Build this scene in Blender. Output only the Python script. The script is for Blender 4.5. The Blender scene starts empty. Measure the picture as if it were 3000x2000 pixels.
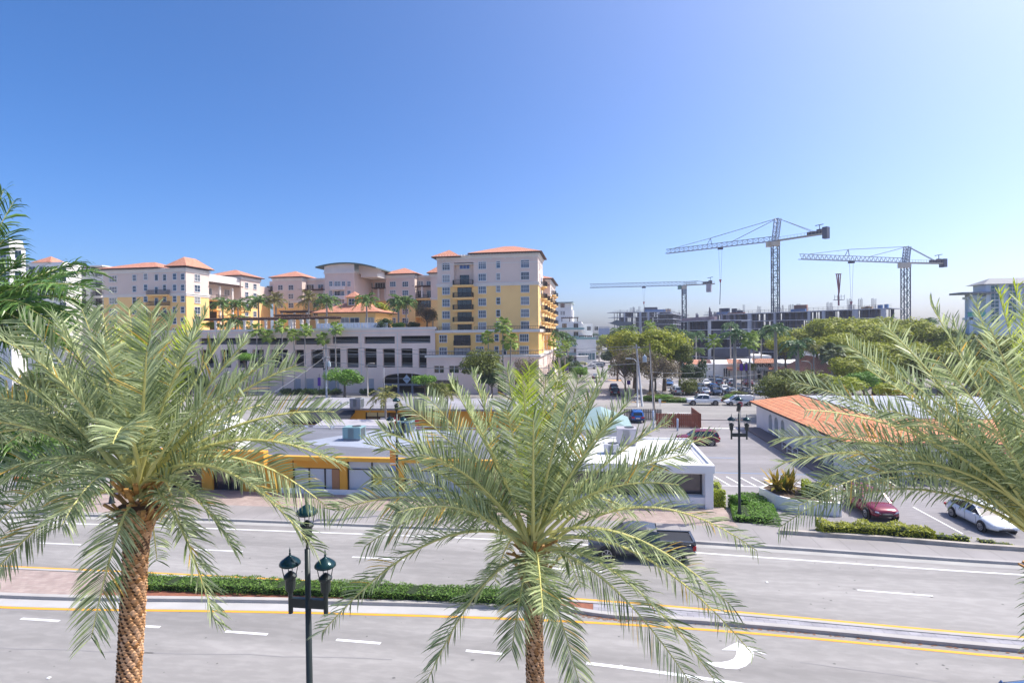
import bpy, math, random
from math import sin, cos, pi, radians as R, sqrt, atan2
from mathutils import Vector as V
random.seed(7)
# ------------------------------------------------------------ camera, sky, sun, exposure
SC = bpy.context.scene
CH, FPX = 13.0, 1600.0
YAW, PIT, ROL = R(8.2), R(-.8), R(.65)
cf = V((-sin(YAW)*cos(PIT), cos(YAW)*cos(PIT), sin(PIT)))
cr0 = V((cos(YAW), sin(YAW), 0)); cu0 = cr0.cross(cf)
cr = cr0*cos(ROL) - cu0*sin(ROL); cu = cr0*sin(ROL) + cu0*cos(ROL)
cam = bpy.data.cameras.new("camera"); co = bpy.data.objects.new("camera", cam); SC.collection.objects.link(co)
cam.sensor_width = 36; cam.lens = 36*FPX/3000; cam.clip_end = 6000; cam.clip_start = .2
from mathutils import Matrix
co.matrix_world = Matrix(((cr.x, cu.x, -cf.x, 0), (cr.y, cu.y, -cf.y, 0), (cr.z, cu.z, -cf.z, CH), (0, 0, 0, 1)))
SC.camera = co
SUN_EL, SUN_AZ = R(54), R(69)      # azimuth clockwise from +Y (into the picture) towards +X (right)
W = bpy.data.worlds.new("World"); SC.world = W; W.use_nodes = True
nt = W.node_tree; sky = nt.nodes.new('ShaderNodeTexSky'); sky.sky_type = 'NISHITA'; sky.sun_disc = False
sky.sun_elevation = SUN_EL; sky.sun_rotation = SUN_AZ; sky.air_density = .6; sky.dust_density = 2.7; sky.ozone_density = 4.0
bg = nt.nodes['Background']; bg.inputs[1].default_value = .12
hs = nt.nodes.new('ShaderNodeHueSaturation'); hs.inputs['Saturation'].default_value = 1.3; hs.inputs['Hue'].default_value = .503; nt.links.new(sky.outputs[0], hs.inputs['Color']); nt.links.new(hs.outputs[0], bg.inputs[0])
sl = bpy.data.lights.new("sun", 'SUN'); so = bpy.data.objects.new("sun", sl); SC.collection.objects.link(so)
sl.energy = 2.45; sl.angle = R(.5); sl.color = (1, .95, .86)
sd = V((sin(SUN_AZ)*cos(SUN_EL), cos(SUN_AZ)*cos(SUN_EL), sin(SUN_EL)))
so.rotation_euler = sd.to_track_quat('Z', 'Y').to_euler()
SC.view_settings.view_transform = 'Standard'; SC.view_settings.look = 'None'
SC.view_settings.exposure = 1.17; SC.view_settings.gamma = 1
# ------------------------------------------------------------ pixel helpers (a pixel of the photo to a point on a real plane)
def ray(x, y): return cf + cr*((x-1500)/FPX) + cu*((1000-y)/FPX)
def G(x, y, z=0.): d = ray(x, y); t = (z-CH)/d.z; return V((d.x*t, d.y*t, z))
def PY(x, y, Y): d = ray(x, y); t = Y/d.y; return V((d.x*t, Y, CH+d.z*t))
def PX(x, y, X): d = ray(x, y); t = X/d.x; return V((X, d.y*t, CH+d.z*t))
def PD(x, y, D): d = ray(x, y); return V((d.x*D, d.y*D, CH+d.z*D))     # at depth D
def z1(a, b): return 250+a/3.136, 680+b/3.136
def z2(a, b): return 950+a/3.136, 680+b/3.136
# ------------------------------------------------------------ materials
MATS = {}
def mat(name, col, rough=.7, var=0., vs=.3, bump=0., bs=8., metal=0., island=0., col2=None, transl=0., spec=.5, hue=0., stretch=None):
    if name in MATS: return MATS[name]
    m = bpy.data.materials.new(name); m.use_nodes = True; n = m.node_tree; N = n.nodes; L = n.links
    b = N['Principled BSDF']; b.inputs['Base Color'].default_value = (*col, 1); b.inputs['Roughness'].default_value = rough
    b.inputs['Metallic'].default_value = metal; b.inputs['Specular IOR Level'].default_value = spec
    src = None
    if var or bump:
        tc = N.new('ShaderNodeTexCoord'); mp = N.new('ShaderNodeMapping'); L.new(tc.outputs['Object'], mp.inputs[0])
        if stretch: mp.inputs['Scale'].default_value = stretch
    if var or col2:
        if island: g = N.new('ShaderNodeNewGeometry'); fac = g.outputs['Random Per Island']
        else:
            no = N.new('ShaderNodeTexNoise'); no.inputs['Scale'].default_value = vs; no.inputs['Detail'].default_value = 6; L.new(mp.outputs[0], no.inputs[0]); fac = no.outputs[0]
            cr_ = N.new('ShaderNodeMapRange'); cr_.inputs[1].default_value = .3; cr_.inputs[2].default_value = .7; L.new(fac, cr_.inputs[0]); fac = cr_.outputs[0]
        mx = N.new('ShaderNodeMix'); mx.data_type = 'RGBA'; L.new(fac, mx.inputs[0])
        c2 = col2 or tuple(min(1, c*(1+var)) for c in col); c1 = col if col2 else tuple(c*(1-var) for c in col)
        mx.inputs[6].default_value = (*c1, 1); mx.inputs[7].default_value = (*c2, 1); src = mx.outputs[2]; L.new(src, b.inputs['Base Color'])
    if bump:
        nb = N.new('ShaderNodeTexNoise'); nb.inputs['Scale'].default_value = bs; nb.inputs['Detail'].default_value = 4; L.new(mp.outputs[0], nb.inputs[0])
        bp = N.new('ShaderNodeBump'); bp.inputs['Strength'].default_value = bump; bp.inputs['Distance'].default_value = .05
        L.new(nb.outputs[0], bp.inputs['Height']); L.new(bp.outputs[0], b.inputs['Normal'])
    if transl:
        t = N.new('ShaderNodeBsdfTranslucent'); ms = N.new('ShaderNodeMixShader'); ms.inputs[0].default_value = transl
        if src: L.new(src, t.inputs[0])
        else: t.inputs[0].default_value = (*col, 1)
        L.new(b.outputs[0], ms.inputs[1]); L.new(t.outputs[0], ms.inputs[2]); L.new(ms.outputs[0], N['Material Output'].inputs[0])
    MATS[name] = m; return m
def tilemat(name, c1, c2, sx, sy, mortar=(.12, .06, .04), msize=.03, axis='XY', rough=.8, bump=.5):
    if name in MATS: return MATS[name]
    m = bpy.data.materials.new(name); m.use_nodes = True; n = m.node_tree; N = n.nodes; L = n.links; b = N['Principled BSDF']; b.inputs['Roughness'].default_value = rough
    tc = N.new('ShaderNodeTexCoord'); mp = N.new('ShaderNodeMapping'); L.new(tc.outputs['Object'], mp.inputs[0])
    if axis == 'XZ': mp.inputs['Rotation'].default_value = (R(90), 0, 0)
    if axis == 'YX': mp.inputs['Rotation'].default_value = (0, 0, R(90))
    br = N.new('ShaderNodeTexBrick'); br.inputs['Scale'].default_value = 1; br.inputs['Brick Width'].default_value = sx; br.inputs['Row Height'].default_value = sy
    br.inputs['Mortar Size'].default_value = msize; br.inputs['Color1'].default_value = (*c1, 1); br.inputs['Color2'].default_value = (*c2, 1); br.inputs['Mortar'].default_value = (*mortar, 1)
    L.new(mp.outputs[0], br.inputs[0])
    no = N.new('ShaderNodeTexNoise'); no.inputs['Scale'].default_value = 1.3; no.inputs['Detail'].default_value = 5; L.new(mp.outputs[0], no.inputs[0])
    mx = N.new('ShaderNodeMix'); mx.data_type = 'RGBA'; mx.blend_type = 'OVERLAY'; mx.inputs[0].default_value = .35; L.new(br.outputs[0], mx.inputs[6]); L.new(no.outputs[0], mx.inputs[7])
    L.new(mx.outputs[2], b.inputs['Base Color'])
    bp = N.new('ShaderNodeBump'); bp.inputs['Strength'].default_value = bump; bp.inputs['Distance'].default_value = .04; bp.invert = True
    L.new(br.outputs['Fac'], bp.inputs['Height']); L.new(bp.outputs[0], b.inputs['Normal'])
    MATS[name] = m; return m
yellow = mat('yellow_stucco', (.98, .62, .25), .85, .06, .25); yellow2 = mat('orange_stucco', (.95, .57, .19), .85, .06, .25)
ochre = mat('ochre_paint', (.70, .34, .035), .7, .1, .4)
beige = mat('lavender_beige_stucco', (.74, .60, .52), .85, .06, .2)
cream = mat('cream_trim', (.74, .69, .64), .8, .05, .5)
garagec = mat('garage_concrete', (.88, .68, .58), .85, .07, .3, stretch=(1, 1, .3))
white = mat('white_paint', (.80, .79, .77), .7, .04, .5); whiteroof = mat('white_roof_membrane', (.82, .81, .79), .7, .05, .3)
frame_w = mat('window_frame_white', (.72, .72, .72), .5)
glass = mat('window_glass', (.045, .075, .12), .08, .5, .6, spec=1.0); glassd = mat('dark_glass', (.018, .02, .03), .07, spec=1.0)
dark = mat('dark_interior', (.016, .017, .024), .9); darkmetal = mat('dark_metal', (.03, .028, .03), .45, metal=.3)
rooft = tilemat('terracotta_roof', (.54, .23, .14), (.61, .30, .20), .35, .45, (.35, .12, .07), .03, 'YX')
orooft = tilemat('orange_clay_tiles', (.66, .22, .085), (.74, .34, .17), .30, .62, (.20, .07, .04), .035, 'YX')
brownwood = mat('brown_timber', (.075, .04, .032), .8)
lampgreen = mat('lamp_green_black', (.022, .03, .028), .38, metal=.2); lampcap = mat('lamp_cap_green', (.008, .04, .045), .16, metal=.35)
def roadmat(name, base, lane=.16):
    """asphalt: long tyre-worn streaks, blotchy patches and aggregate grain"""
    m = bpy.data.materials.new(name); m.use_nodes = True; N = m.node_tree.nodes; L = m.node_tree.links; b = N['Principled BSDF']; b.inputs['Roughness'].default_value = .88
    tc = N.new('ShaderNodeTexCoord'); f = None
    for sc, vs, amp, lo, hi in (((.02, .75, 1), 1., lane, .3, .7), ((.10, .4, 1), .5, .16, .35, .65), ((1, 1, 1), 45, .10, .2, .8), ((.5, 1.5, 1), 2.2, .07, .45, .62)):
        mp = N.new('ShaderNodeMapping'); mp.inputs['Scale'].default_value = sc; L.new(tc.outputs['Object'], mp.inputs[0]); no = N.new('ShaderNodeTexNoise'); no.inputs['Scale'].default_value = vs; no.inputs['Detail'].default_value = 5; L.new(mp.outputs[0], no.inputs[0])
        mr = N.new('ShaderNodeMapRange'); mr.inputs[1].default_value = lo; mr.inputs[2].default_value = hi; mr.inputs[3].default_value = 1-amp; mr.inputs[4].default_value = 1+amp*.6; L.new(no.outputs[0], mr.inputs[0])
        if f is None: f = mr.outputs[0]
        else: mu = N.new('ShaderNodeMath'); mu.operation = 'MULTIPLY'; L.new(f, mu.inputs[0]); L.new(mr.outputs[0], mu.inputs[1]); f = mu.outputs[0]
    vm = N.new('ShaderNodeVectorMath'); vm.operation = 'SCALE'; vm.inputs[0].default_value = base; L.new(f, vm.inputs['Scale']); L.new(vm.outputs[0], b.inputs['Base Color'])
    nb = N.new('ShaderNodeTexNoise'); nb.inputs['Scale'].default_value = 60; L.new(tc.outputs['Object'], nb.inputs[0]); bp = N.new('ShaderNodeBump'); bp.inputs['Strength'].default_value = .3; bp.inputs['Distance'].default_value = .02; L.new(nb.outputs[0], bp.inputs['Height']); L.new(bp.outputs[0], b.inputs['Normal'])
    return m
asphalt = roadmat('pale_asphalt', (.315, .30, .285))
asph2 = roadmat('lot_asphalt', (.28, .265, .27), .08); conc = mat('concrete_pavement', (.28, .262, .255), .9, .14, .4, .1, 20)
kerbm = mat('kerb_concrete', (.40, .38, .36), .9, .1, .8); linew = mat('white_line_paint', (.78, .78, .78), .7); liney = mat('yellow_line_paint', (.80, .37, .03), .7)
lineb = mat('blue_line_paint', (.15, .3, .55), .7)
pavers = tilemat('pink_pavers', (.34, .26, .23), (.40, .32, .28), .4, .2, (.3, .24, .23), .012, 'XY', .9, .2)
graypav = tilemat('grey_pavers', (.30, .29, .32), (.36, .35, .38), .5, .25, (.2, .2, .2), .012, 'XY', .9, .2)
groundm = mat('ground_soil', (.28, .265, .25), .95, .15, .05)
grass = mat('grass_green', (.05, .11, .018), .9, .3, 1.2, .6, 10)
steel = mat('galvanised_steel', (.45, .47, .48), .5, metal=.4)
polec = mat('utility_pole_concrete', (.42, .44, .48), .8, .1, 1.); polew = mat('utility_pole_wood', (.23, .20, .17), .9, .2, 1.)
def leafm(name, c1, c2, tr=.25, rough=.55, dead=None):
    m = mat(name, c1, rough, 0, col2=c2, island=1, transl=tr, spec=.4)
    if dead and 'dead' not in m:
        m['dead'] = 1; N = m.node_tree.nodes; L = m.node_tree.links; g = [n for n in N if n.type == 'NEW_GEOMETRY'][0]; mx = [n for n in N if n.type == 'MIX'][0]
        fr = N.new('ShaderNodeMath'); fr.operation = 'MULTIPLY'; fr.inputs[1].default_value = 37.; L.new(g.outputs['Random Per Island'], fr.inputs[0]); f2 = N.new('ShaderNodeMath'); f2.operation = 'FRACT'; L.new(fr.outputs[0], f2.inputs[0]); lt = N.new('ShaderNodeMath'); lt.operation = 'LESS_THAN'; lt.inputs[1].default_value = dead[0]; L.new(f2.outputs[0], lt.inputs[0])
        m2 = N.new('ShaderNodeMix'); m2.data_type = 'RGBA'; m2.inputs[7].default_value = (*dead[1], 1); L.new(lt.outputs[0], m2.inputs[0]); tg = [l.to_socket for l in mx.outputs[2].links]; L.new(mx.outputs[2], m2.inputs[6])
        for t_ in tg: L.new(m2.outputs[2], t_)
    return m
frondm = leafm('date_frond', (.135, .19, .07), (.70, .77, .42), .42, .36, dead=(.022, (.70, .46, .10))); frondy = leafm('young_frond', (.34, .44, .03), (.66, .72, .12), .4)
frondd = leafm('dark_frond', (.035, .09, .015), (.17, .30, .06), .25, .35)
frondr = leafm('royal_frond', (.03, .085, .025), (.13, .25, .08), .25, .4); frondf = leafm('fan_frond', (.14, .25, .03), (.42, .55, .10), .35)
frondg = leafm('grey_fan_frond', (.10, .14, .06), (.20, .25, .12), .2)
rachism = mat('rachis', (.62, .58, .20), .6); petm = mat('petiole_base', (.42, .22, .06), .7, .4, 8)
olive = leafm('olive_leaf', (.14, .19, .015), (.48, .50, .05), .4); greenl = leafm('bright_leaf', (.07, .19, .015), (.22, .40, .05), .3)
darkl = leafm('dark_leaf', (.018, .05, .012), (.06, .12, .03), .2); barel = leafm('bare_leaf', (.12, .09, .05), (.26, .21, .12), .2)
yell = leafm('yellow_green_leaf', (.22, .30, .015), (.46, .50, .04), .35); hedgel = leafm('hedge_leaf', (.05, .13, .015), (.19, .32, .05), .25)
crot = leafm('croton_leaf', (.12, .16, .015), (.48, .30, .04), .3)
trunkb = mat('palm_trunk_scales', (.38, .18, .06), .85, col2=(.72, .44, .25), island=1, var=.1); trunkd = mat('trunk_gap', (.12, .06, .03), .95)
trunkg = mat('smooth_palm_trunk', (.36, .33, .31), .85, .15, 2.); bark = mat('bark', (.14, .105, .08), .9, .25, 3.)
# ------------------------------------------------------------ mesh helpers
class MB:
    def __init__(s): s.v = []; s.f = []
    def box(s, x0, x1, y0, y1, z0, z1):
        n = len(s.v); s.v += [(x0, y0, z0), (x1, y0, z0), (x1, y1, z0), (x0, y1, z0), (x0, y0, z1), (x1, y0, z1), (x1, y1, z1), (x0, y1, z1)]
        s.f += [tuple(n+i for i in q) for q in ((3, 2, 1, 0), (4, 5, 6, 7), (0, 1, 5, 4), (1, 2, 6, 5), (2, 3, 7, 6), (3, 0, 4, 7))]; return s
    def poly(s, pts): n = len(s.v); s.v += [tuple(p) for p in pts]; s.f.append(tuple(range(n, n+len(pts)))); return s
    def quad(s, a, b, c, d): return s.poly((a, b, c, d))
    def prism(s, pts, h):          # pts ccw in xy with z; extrude vector h
        n = len(s.v); k = len(pts); h = V(h); s.v += [tuple(p) for p in pts] + [tuple(V(p)+h) for p in pts]
        s.f.append(tuple(n+i for i in range(k-1, -1, -1))); s.f.append(tuple(n+k+i for i in range(k)))
        for i in range(k): j = (i+1) % k; s.f.append((n+i, n+j, n+k+j, n+k+i))
        return s
    def bar(s, a, b, w, h=None):   # square bar between points
        a = V(a); b = V(b); t = b-a
        if t.length < 1e-6: return s
        t.normalize(); up = V((0, 0, 1)) if abs(t.z) < .95 else V((0, 1, 0)); sd_ = t.cross(up).normalized()*w/2; u_ = sd_.cross(t).normalized()*(h or w)/2
        n = len(s.v)
        for p in (a, b):
            for q in (-sd_-u_, sd_-u_, sd_+u_, -sd_+u_): s.v.append(tuple(p+q))
        s.f += [(n, n+1, n+5, n+4), (n+1, n+2, n+6, n+5), (n+2, n+3, n+7, n+6), (n+3, n, n+4, n+7), (n+3, n+2, n+1, n), (n+4, n+5, n+6, n+7)]; return s
    def tube(s, pts, rad, k=8, cap=True):
        pts = [V(p) for p in pts]; n0 = len(s.v); rs = rad if isinstance(rad, (list, tuple)) else [rad]*len(pts)
        for i, p in enumerate(pts):
            t = (pts[min(i+1, len(pts)-1)]-pts[max(i-1, 0)]).normalized(); up = V((0, 0, 1)) if abs(t.z) < .9 else V((0, 1, 0))
            a = t.cross(up).normalized(); b = a.cross(t)
            for j in range(k): an = 2*pi*j/k; s.v.append(tuple(p+a*cos(an)*rs[i]+b*sin(an)*rs[i]))
        for i in range(len(pts)-1):
            for j in range(k): q = n0+i*k; s.f.append((q+j, q+(j+1) % k, q+k+(j+1) % k, q+k+j))
        if cap: s.f.append(tuple(n0+j for j in range(k))); s.f.append(tuple(n0+(len(pts)-1)*k+j for j in range(k-1, -1, -1)))
        return s
    def lathe(s, c, prof, k=16):   # prof: list of (r,z)
        return s.tube([V(c)+V((0, 0, z)) for r, z in prof], [max(r, .001) for r, z in prof], k) if 0 else s._lathe(c, prof, k)
    def _lathe(s, c, prof, k):
        n0 = len(s.v); c = V(c)
        for r, z in prof:
            for j in range(k): an = 2*pi*j/k; s.v.append((c.x+cos(an)*r, c.y+sin(an)*r, c.z+z))
        for i in range(len(prof)-1):
            for j in range(k): q = n0+i*k; s.f.append((q+j, q+(j+1) % k, q+k+(j+1) % k, q+k+j))
        s.f.append(tuple(n0+j for j in range(k-1, -1, -1))); s.f.append(tuple(n0+(len(prof)-1)*k+j for j in range(k))); return s
    def hip(s, x0, x1, y0, y1, z, h, t=.25):
        w, d = x1-x0, y1-y0; m = min(w, d)/2
        if w >= d: a, b = (x0+m, (y0+y1)/2, z+h), (x1-m, (y0+y1)/2, z+h)
        else: a, b = ((x0+x1)/2, y0+m, z+h), ((x0+x1)/2, y1-m, z+h)
        c = [(x0, y0, z), (x1, y0, z), (x1, y1, z), (x0, y1, z)]
        if w >= d: s.quad(c[0], c[1], b, a); s.poly((c[1], c[2], b)); s.quad(c[2], c[3], a, b); s.poly((c[3], c[0], a))
        else: s.poly((c[0], c[1], a)); s.quad(c[1], c[2], b, a); s.poly((c[2], c[3], b)); s.quad(c[3], c[0], a, b)
        s.poly(c[::-1]); return s
    def mesh(s, name, m, o=V((0, 0, 0)), smooth=False):
        me = bpy.data.meshes.new(name); me.from_pydata([(a-o.x, b-o.y, c-o.z) for a, b, c in s.v], [], s.f)
        me.materials.append(m)
        if smooth: me.polygons.foreach_set('use_smooth', [True]*len(s.f))
        me.update(); return me
    def build(s, name, m, parent=None, smooth=False, bevel=0, loc=None, local=False):
        o0 = V((0, 0, 0)) if (parent is None or local) else origin(parent)
        me = s.mesh(name, m, o0 if loc is None else (V(loc) if not local else V((0, 0, 0))), smooth)
        o = bpy.data.objects.new(name, me); SC.collection.objects.link(o)
        if loc is not None: o.location = V(loc)-(o0 if parent is not None else V((0, 0, 0)))
        if parent is not None: o.parent = parent
        if bevel: b = o.modifiers.new('b', 'BEVEL'); b.width = bevel; b.segments = 2; b.limit_method = 'ANGLE'
        return o
def origin(o):
    p = V((0, 0, 0))
    while o is not None: p = p+o.location; o = o.parent
    return p
def tag(o, label=None, cat=None, group=None, kind=None):
    for k, v in (('label', label), ('category', cat), ('group', group), ('kind', kind)):
        if v: o[k] = v
    return o
def thing(name, label, cat, loc=(0, 0, 0), rz=0, group=None, kind=None):
    o = bpy.data.objects.new(name, None); SC.collection.objects.link(o); o.location = loc; o.rotation_euler = (0, 0, rz); o.empty_display_size = .3
    return tag(o, label, cat, group, kind)
def struct(name, mb, m): o = mb.build(name, m); o['kind'] = 'structure'; return o
def link_mesh(name, me, parent, loc=(0, 0, 0), rz=0, sc=None):
    o = bpy.data.objects.new(name, me); SC.collection.objects.link(o); o.parent = parent; o.location = loc; o.rotation_euler = (0, 0, rz)
    if sc: o.scale = sc
    return o
KIDS = {}
def copy_tree(o, parent=None):
    c = o.copy(); SC.collection.objects.link(c); c.parent = parent
    for ch in [x for x in o.children]: copy_tree(ch, c)
    return c
def place(proto, label, loc, rz=0, sc=None, group=None):
    if not proto.get('used'): o = proto; o['used'] = 1
    else: o = copy_tree(proto)
    o.location = loc; o.rotation_euler = (0, 0, rz); o['label'] = label
    if sc: o.scale = (sc,)*3 if isinstance(sc, (int, float)) else sc
    if group: o['group'] = group
    return o
def text(s, size, parent, loc, rot, m, ext=.02, name='lettering'):
    c = bpy.data.curves.new(name, 'FONT'); c.body = s; c.size = size; c.extrude = ext; c.align_x = 'CENTER'; c.align_y = 'CENTER'; c.resolution_u = 3; c.materials.append(m)
    o = bpy.data.objects.new(name, c); SC.collection.objects.link(o); bpy.context.view_layer.update()
    me = bpy.data.meshes.new_from_object(o.evaluated_get(bpy.context.evaluated_depsgraph_get())); bpy.data.objects.remove(o); bpy.data.curves.remove(c)
    me.name = name; o = bpy.data.objects.new(name, me); SC.collection.objects.link(o); o.location = V(loc)-origin(parent); o.rotation_euler = rot; o.parent = parent; return o
def interp(pts):
    def f(x):
        if x <= pts[0][0]: return pts[0][1]
        for (a, b), (c, d) in zip(pts, pts[1:]):
            if x <= c: t = (x-a)/(c-a); return b+(d-b)*t
        return pts[-1][1]
    return f
def smoothf(pts):
    g = interp(pts); return lambda x: sum(g(x+k*1.2) for k in range(-4, 5))/9
def xs_(a, b, st=2.): n = max(1, int((b-a)/st)); return [a+(b-a)*i/n for i in range(n+1)]
def strip(mb, f0, f1, a, b, z, z0=None, st=2.):
    X = xs_(a, b, st)
    for p, q in zip(X, X[1:]):
        A, B, C, D = (p, f0(p), z), (q, f0(q), z), (q, f1(q), z), (p, f1(p), z); mb.quad(A, B, C, D)
        if z0 is not None:
            mb.quad((p, f0(p), z0), (q, f0(q), z0), B, A); mb.quad((q, f1(q), z0), (p, f1(p), z0), D, C)
    if z0 is not None:
        mb.quad((a, f1(a), z0), (a, f0(a), z0), (a, f0(a), z), (a, f1(a), z)); mb.quad((b, f0(b), z0), (b, f1(b), z0), (b, f1(b), z), (b, f0(b), z))
    return mb
def holes_wall(mb, x0, x1, z0, z1, y, t, holes, axis='y'):
    """a wall sheet at plane y (outer) with rectangular openings and jambs of depth t"""
    def P(x, z, d): return (x, y+d, z) if axis == 'y' else (y-d, x, z)
    X = sorted(set([x0, x1]+[v for h in holes for v in h[:2] if x0 < v < x1])); Z = sorted(set([z0, z1]+[v for h in holes for v in h[2:4] if z0 < v < z1]))
    for a, b in zip(X, X[1:]):
        run = None
        for c, d in zip(Z, Z[1:]):
            mx, mz = (a+b)/2, (c+d)/2
            if any(h[0] < mx < h[1] and h[2] < mz < h[3] for h in holes): continue
            mb.quad(P(a, c, 0), P(b, c, 0), P(b, d, 0), P(a, d, 0))
    for h in holes:
        a, b, c, d = h[:4]
        mb.quad(P(a, c, 0), P(a, d, 0), P(a, d, t), P(a, c, t)); mb.quad(P(b, d, 0), P(b, c, 0), P(b, c, t), P(b, d, t))
        mb.quad(P(a, d, 0), P(b, d, 0), P(b, d, t), P(a, d, t)); mb.quad(P(b, c, 0), P(a, c, 0), P(a, c, t), P(b, c, t))
# windows -------------------------------------------------
WC = {}
def window(parent, c, w, h, nx=2, nz=2, rz=0., sill=True, gm=None, fm=None, name='window'):
    if gm is None or gm is glassd: gm = random.choice([gm or glass, gm or glass, glassd, mat('blinds_glass', (.16, .18, .21), .15, spec=1.), mat('curtain_glass', (.28, .28, .28), .25, .1, 3., spec=.8)] if random.random() < .6 else [gm or glass])
    key = (round(w, 1), round(h, 1), nx, nz, sill, gm, fm); fm = fm or frame_w
    if key not in WC:
        w, h = key[:2]; f = MB(); fw = .11; d = .09
        f.box(-w/2-fw, w/2+fw, -d, 0, h/2, h/2+fw); f.box(-w/2-fw, w/2+fw, -d-(.08 if sill else 0), 0, -h/2-fw*(1.3 if sill else 1), -h/2)
        f.box(-w/2-fw, -w/2, -d, 0, -h/2, h/2); f.box(w/2, w/2+fw, -d, 0, -h/2, h/2)
        for i in range(1, nx): x = -w/2+w*i/nx; f.box(x-.035, x+.035, -.075, 0, -h/2, h/2)
        for i in range(1, nz): z = -h/2+h*i/nz; f.box(-w/2, w/2, -.07, 0, z-.03, z+.03)
        p = MB().quad((-w/2, -.05, -h/2), (w/2, -.05, -h/2), (w/2, -.05, h/2), (-w/2, -.05, h/2))
        WC[key] = (f.mesh('window', fm), p.mesh('pane', gm))
    a, b = WC[key]; o = link_mesh(name, a, parent, V(c)-origin(parent), rz); link_mesh('pane', b, o); return o
def balcony(parent, x0, x1, y, d, z, rail=1.05, slab=yellow, rz=0, solid=False):
    """slab and railing, projecting to -Y from plane y (or to +X from plane x=y when rz)"""
    m = MB(); q = MB(); m.box(x0, x1, -d, 0, -.3, 0); m.box(x0+.25, x1-.25, -d+.25, 0, -.5, -.3)
    for a, b in (((x0+.05, -d+.05), (x1-.05, -d+.05)), ((x0+.05, -d+.05), (x0+.05, 0)), ((x1-.05, -d+.05), (x1-.05, 0))):
        q.bar((*a, rail), (*b, rail), .08); q.bar((*a, .1), (*b, .1), .06); L = sqrt((a[0]-b[0])**2+(a[1]-b[1])**2); n = max(1, int(L/.22))
        for i in range(n+1): t = i/n; x, yy = a[0]+(b[0]-a[0])*t, a[1]+(b[1]-a[1])*t; q.bar((x, yy, .0), (x, yy, rail), .05)
    o = bpy.data.objects.new('balcony', m.mesh('balcony', slab)); SC.collection.objects.link(o); o.parent = parent
    o.location = (V((0, y, z)) if not rz else V((y, 0, z)))-origin(parent); o.rotation_euler = (0, 0, rz)
    link_mesh('railing', q.mesh('railing', darkmetal), o); return o
# ------------------------------------------------------------ ground, roads, pavements
def line(*px, z=0.): return [(G(x, y, z).x, G(x, y, z).y) for x, y in px]
ny = smoothf(line((0, 1782), (400, 1787), (750, 1790), (1500, 1810), (1850, 1828), (2250, 1855), (2600, 1889), (3000, 1933)))      # yellow line this side of the median
fy = smoothf(line((40, 1660), (400, 1675), (750, 1692), (1100, 1712), (1620, 1748), (2000, 1777), (2250, 1800), (2600, 1832), (3000, 1870)))
fe = smoothf(line((130, 1530), (750, 1552), (1500, 1580), (2250, 1633), (3000, 1685)))
fk = smoothf(line((250, 1512), (750, 1529), (1500, 1560), (2250, 1605), (2600, 1630), (3000, 1658)))
bw = smoothf(line((2250, 1540), (2600, 1570), (3000, 1603)))
XA, XB = -150, 150
struct('ground', MB().quad((-3000, -300, -.03), (3000, -300, -.03), (3000, 5000, -.03), (-3000, 5000, -.03)), groundm)
m = MB(); strip(m, lambda x: 11., fk, XA, XB, 0); struct('road', m, asphalt)
m = MB(); strip(m, lambda x: 3., lambda x: 11., XA, XB, .15, -.03); struct('pavement', m, conc)
# far side kerb, gutter and pavement
m = MB(); strip(m, lambda x: fk(x)-.55, fk, XA, XB, .004); struct('gutter', m, mat('gutter_concrete', (.38, .37, .35), .9, .1, .8))
m = MB(); strip(m, fk, lambda x: fk(x)+.22, XA, XB, .15, -.02); struct('kerb', m, kerbm)
m = MB(); strip(m, lambda x: fk(x)+.22, lambda x: fk(x)+3.0, -30.5, 9.5, .146, -.02); strip(m, lambda x: fk(x)+.22, lambda x: fk(x)+3.9, 9.5, XB, .146, -.02)
m2 = MB()
for k in range(60):
    x = -30+k*1.55; 
    m2.quad((x, fk(x)+.24, .1495), (x+.03, fk(x)+.24, .1495), (x+.03, fk(x)+2.9, .1495), (x, fk(x)+2.9, .1495))
struct('pavement', m, conc); struct('pavement_joints', m2, mat('joint', (.2, .19, .18), .9))
m = MB(); strip(m, lambda x: fk(x)+3.0, lambda x: 42.2, -30.5, 9.5, .142, -.02); struct('paved_forecourt', m, pavers)
m = MB(); m.prism([(-44.5+.0, 0, 0), (0, 0, 0)], (0, 0, 1)) if 0 else None
# brick corner plaza on the left
c = []
for i in range(15): a = pi+pi/2*i/14; c.append((-37+5.5*cos(a), 40.6+5.3*sin(a), -.02))
m = MB().prism(c+[(-30.5, 35.4, -.02), (-30.5, 41.9, -.02), (-42.5, 60, -.02)], (0, 0, .166)); struct('corner_plaza', m, pavers)
m = MB()
for (x0, y0), (x1, y1) in zip([(p[0], p[1]) for p in c], [(p[0], p[1]) for p in c[1:]]+[(-30.5, 35.4)]): m.bar((x0, y0, .075), (x1, y1, .075), .22, .18)
struct('plaza_kerb', m, kerbm)
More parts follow.
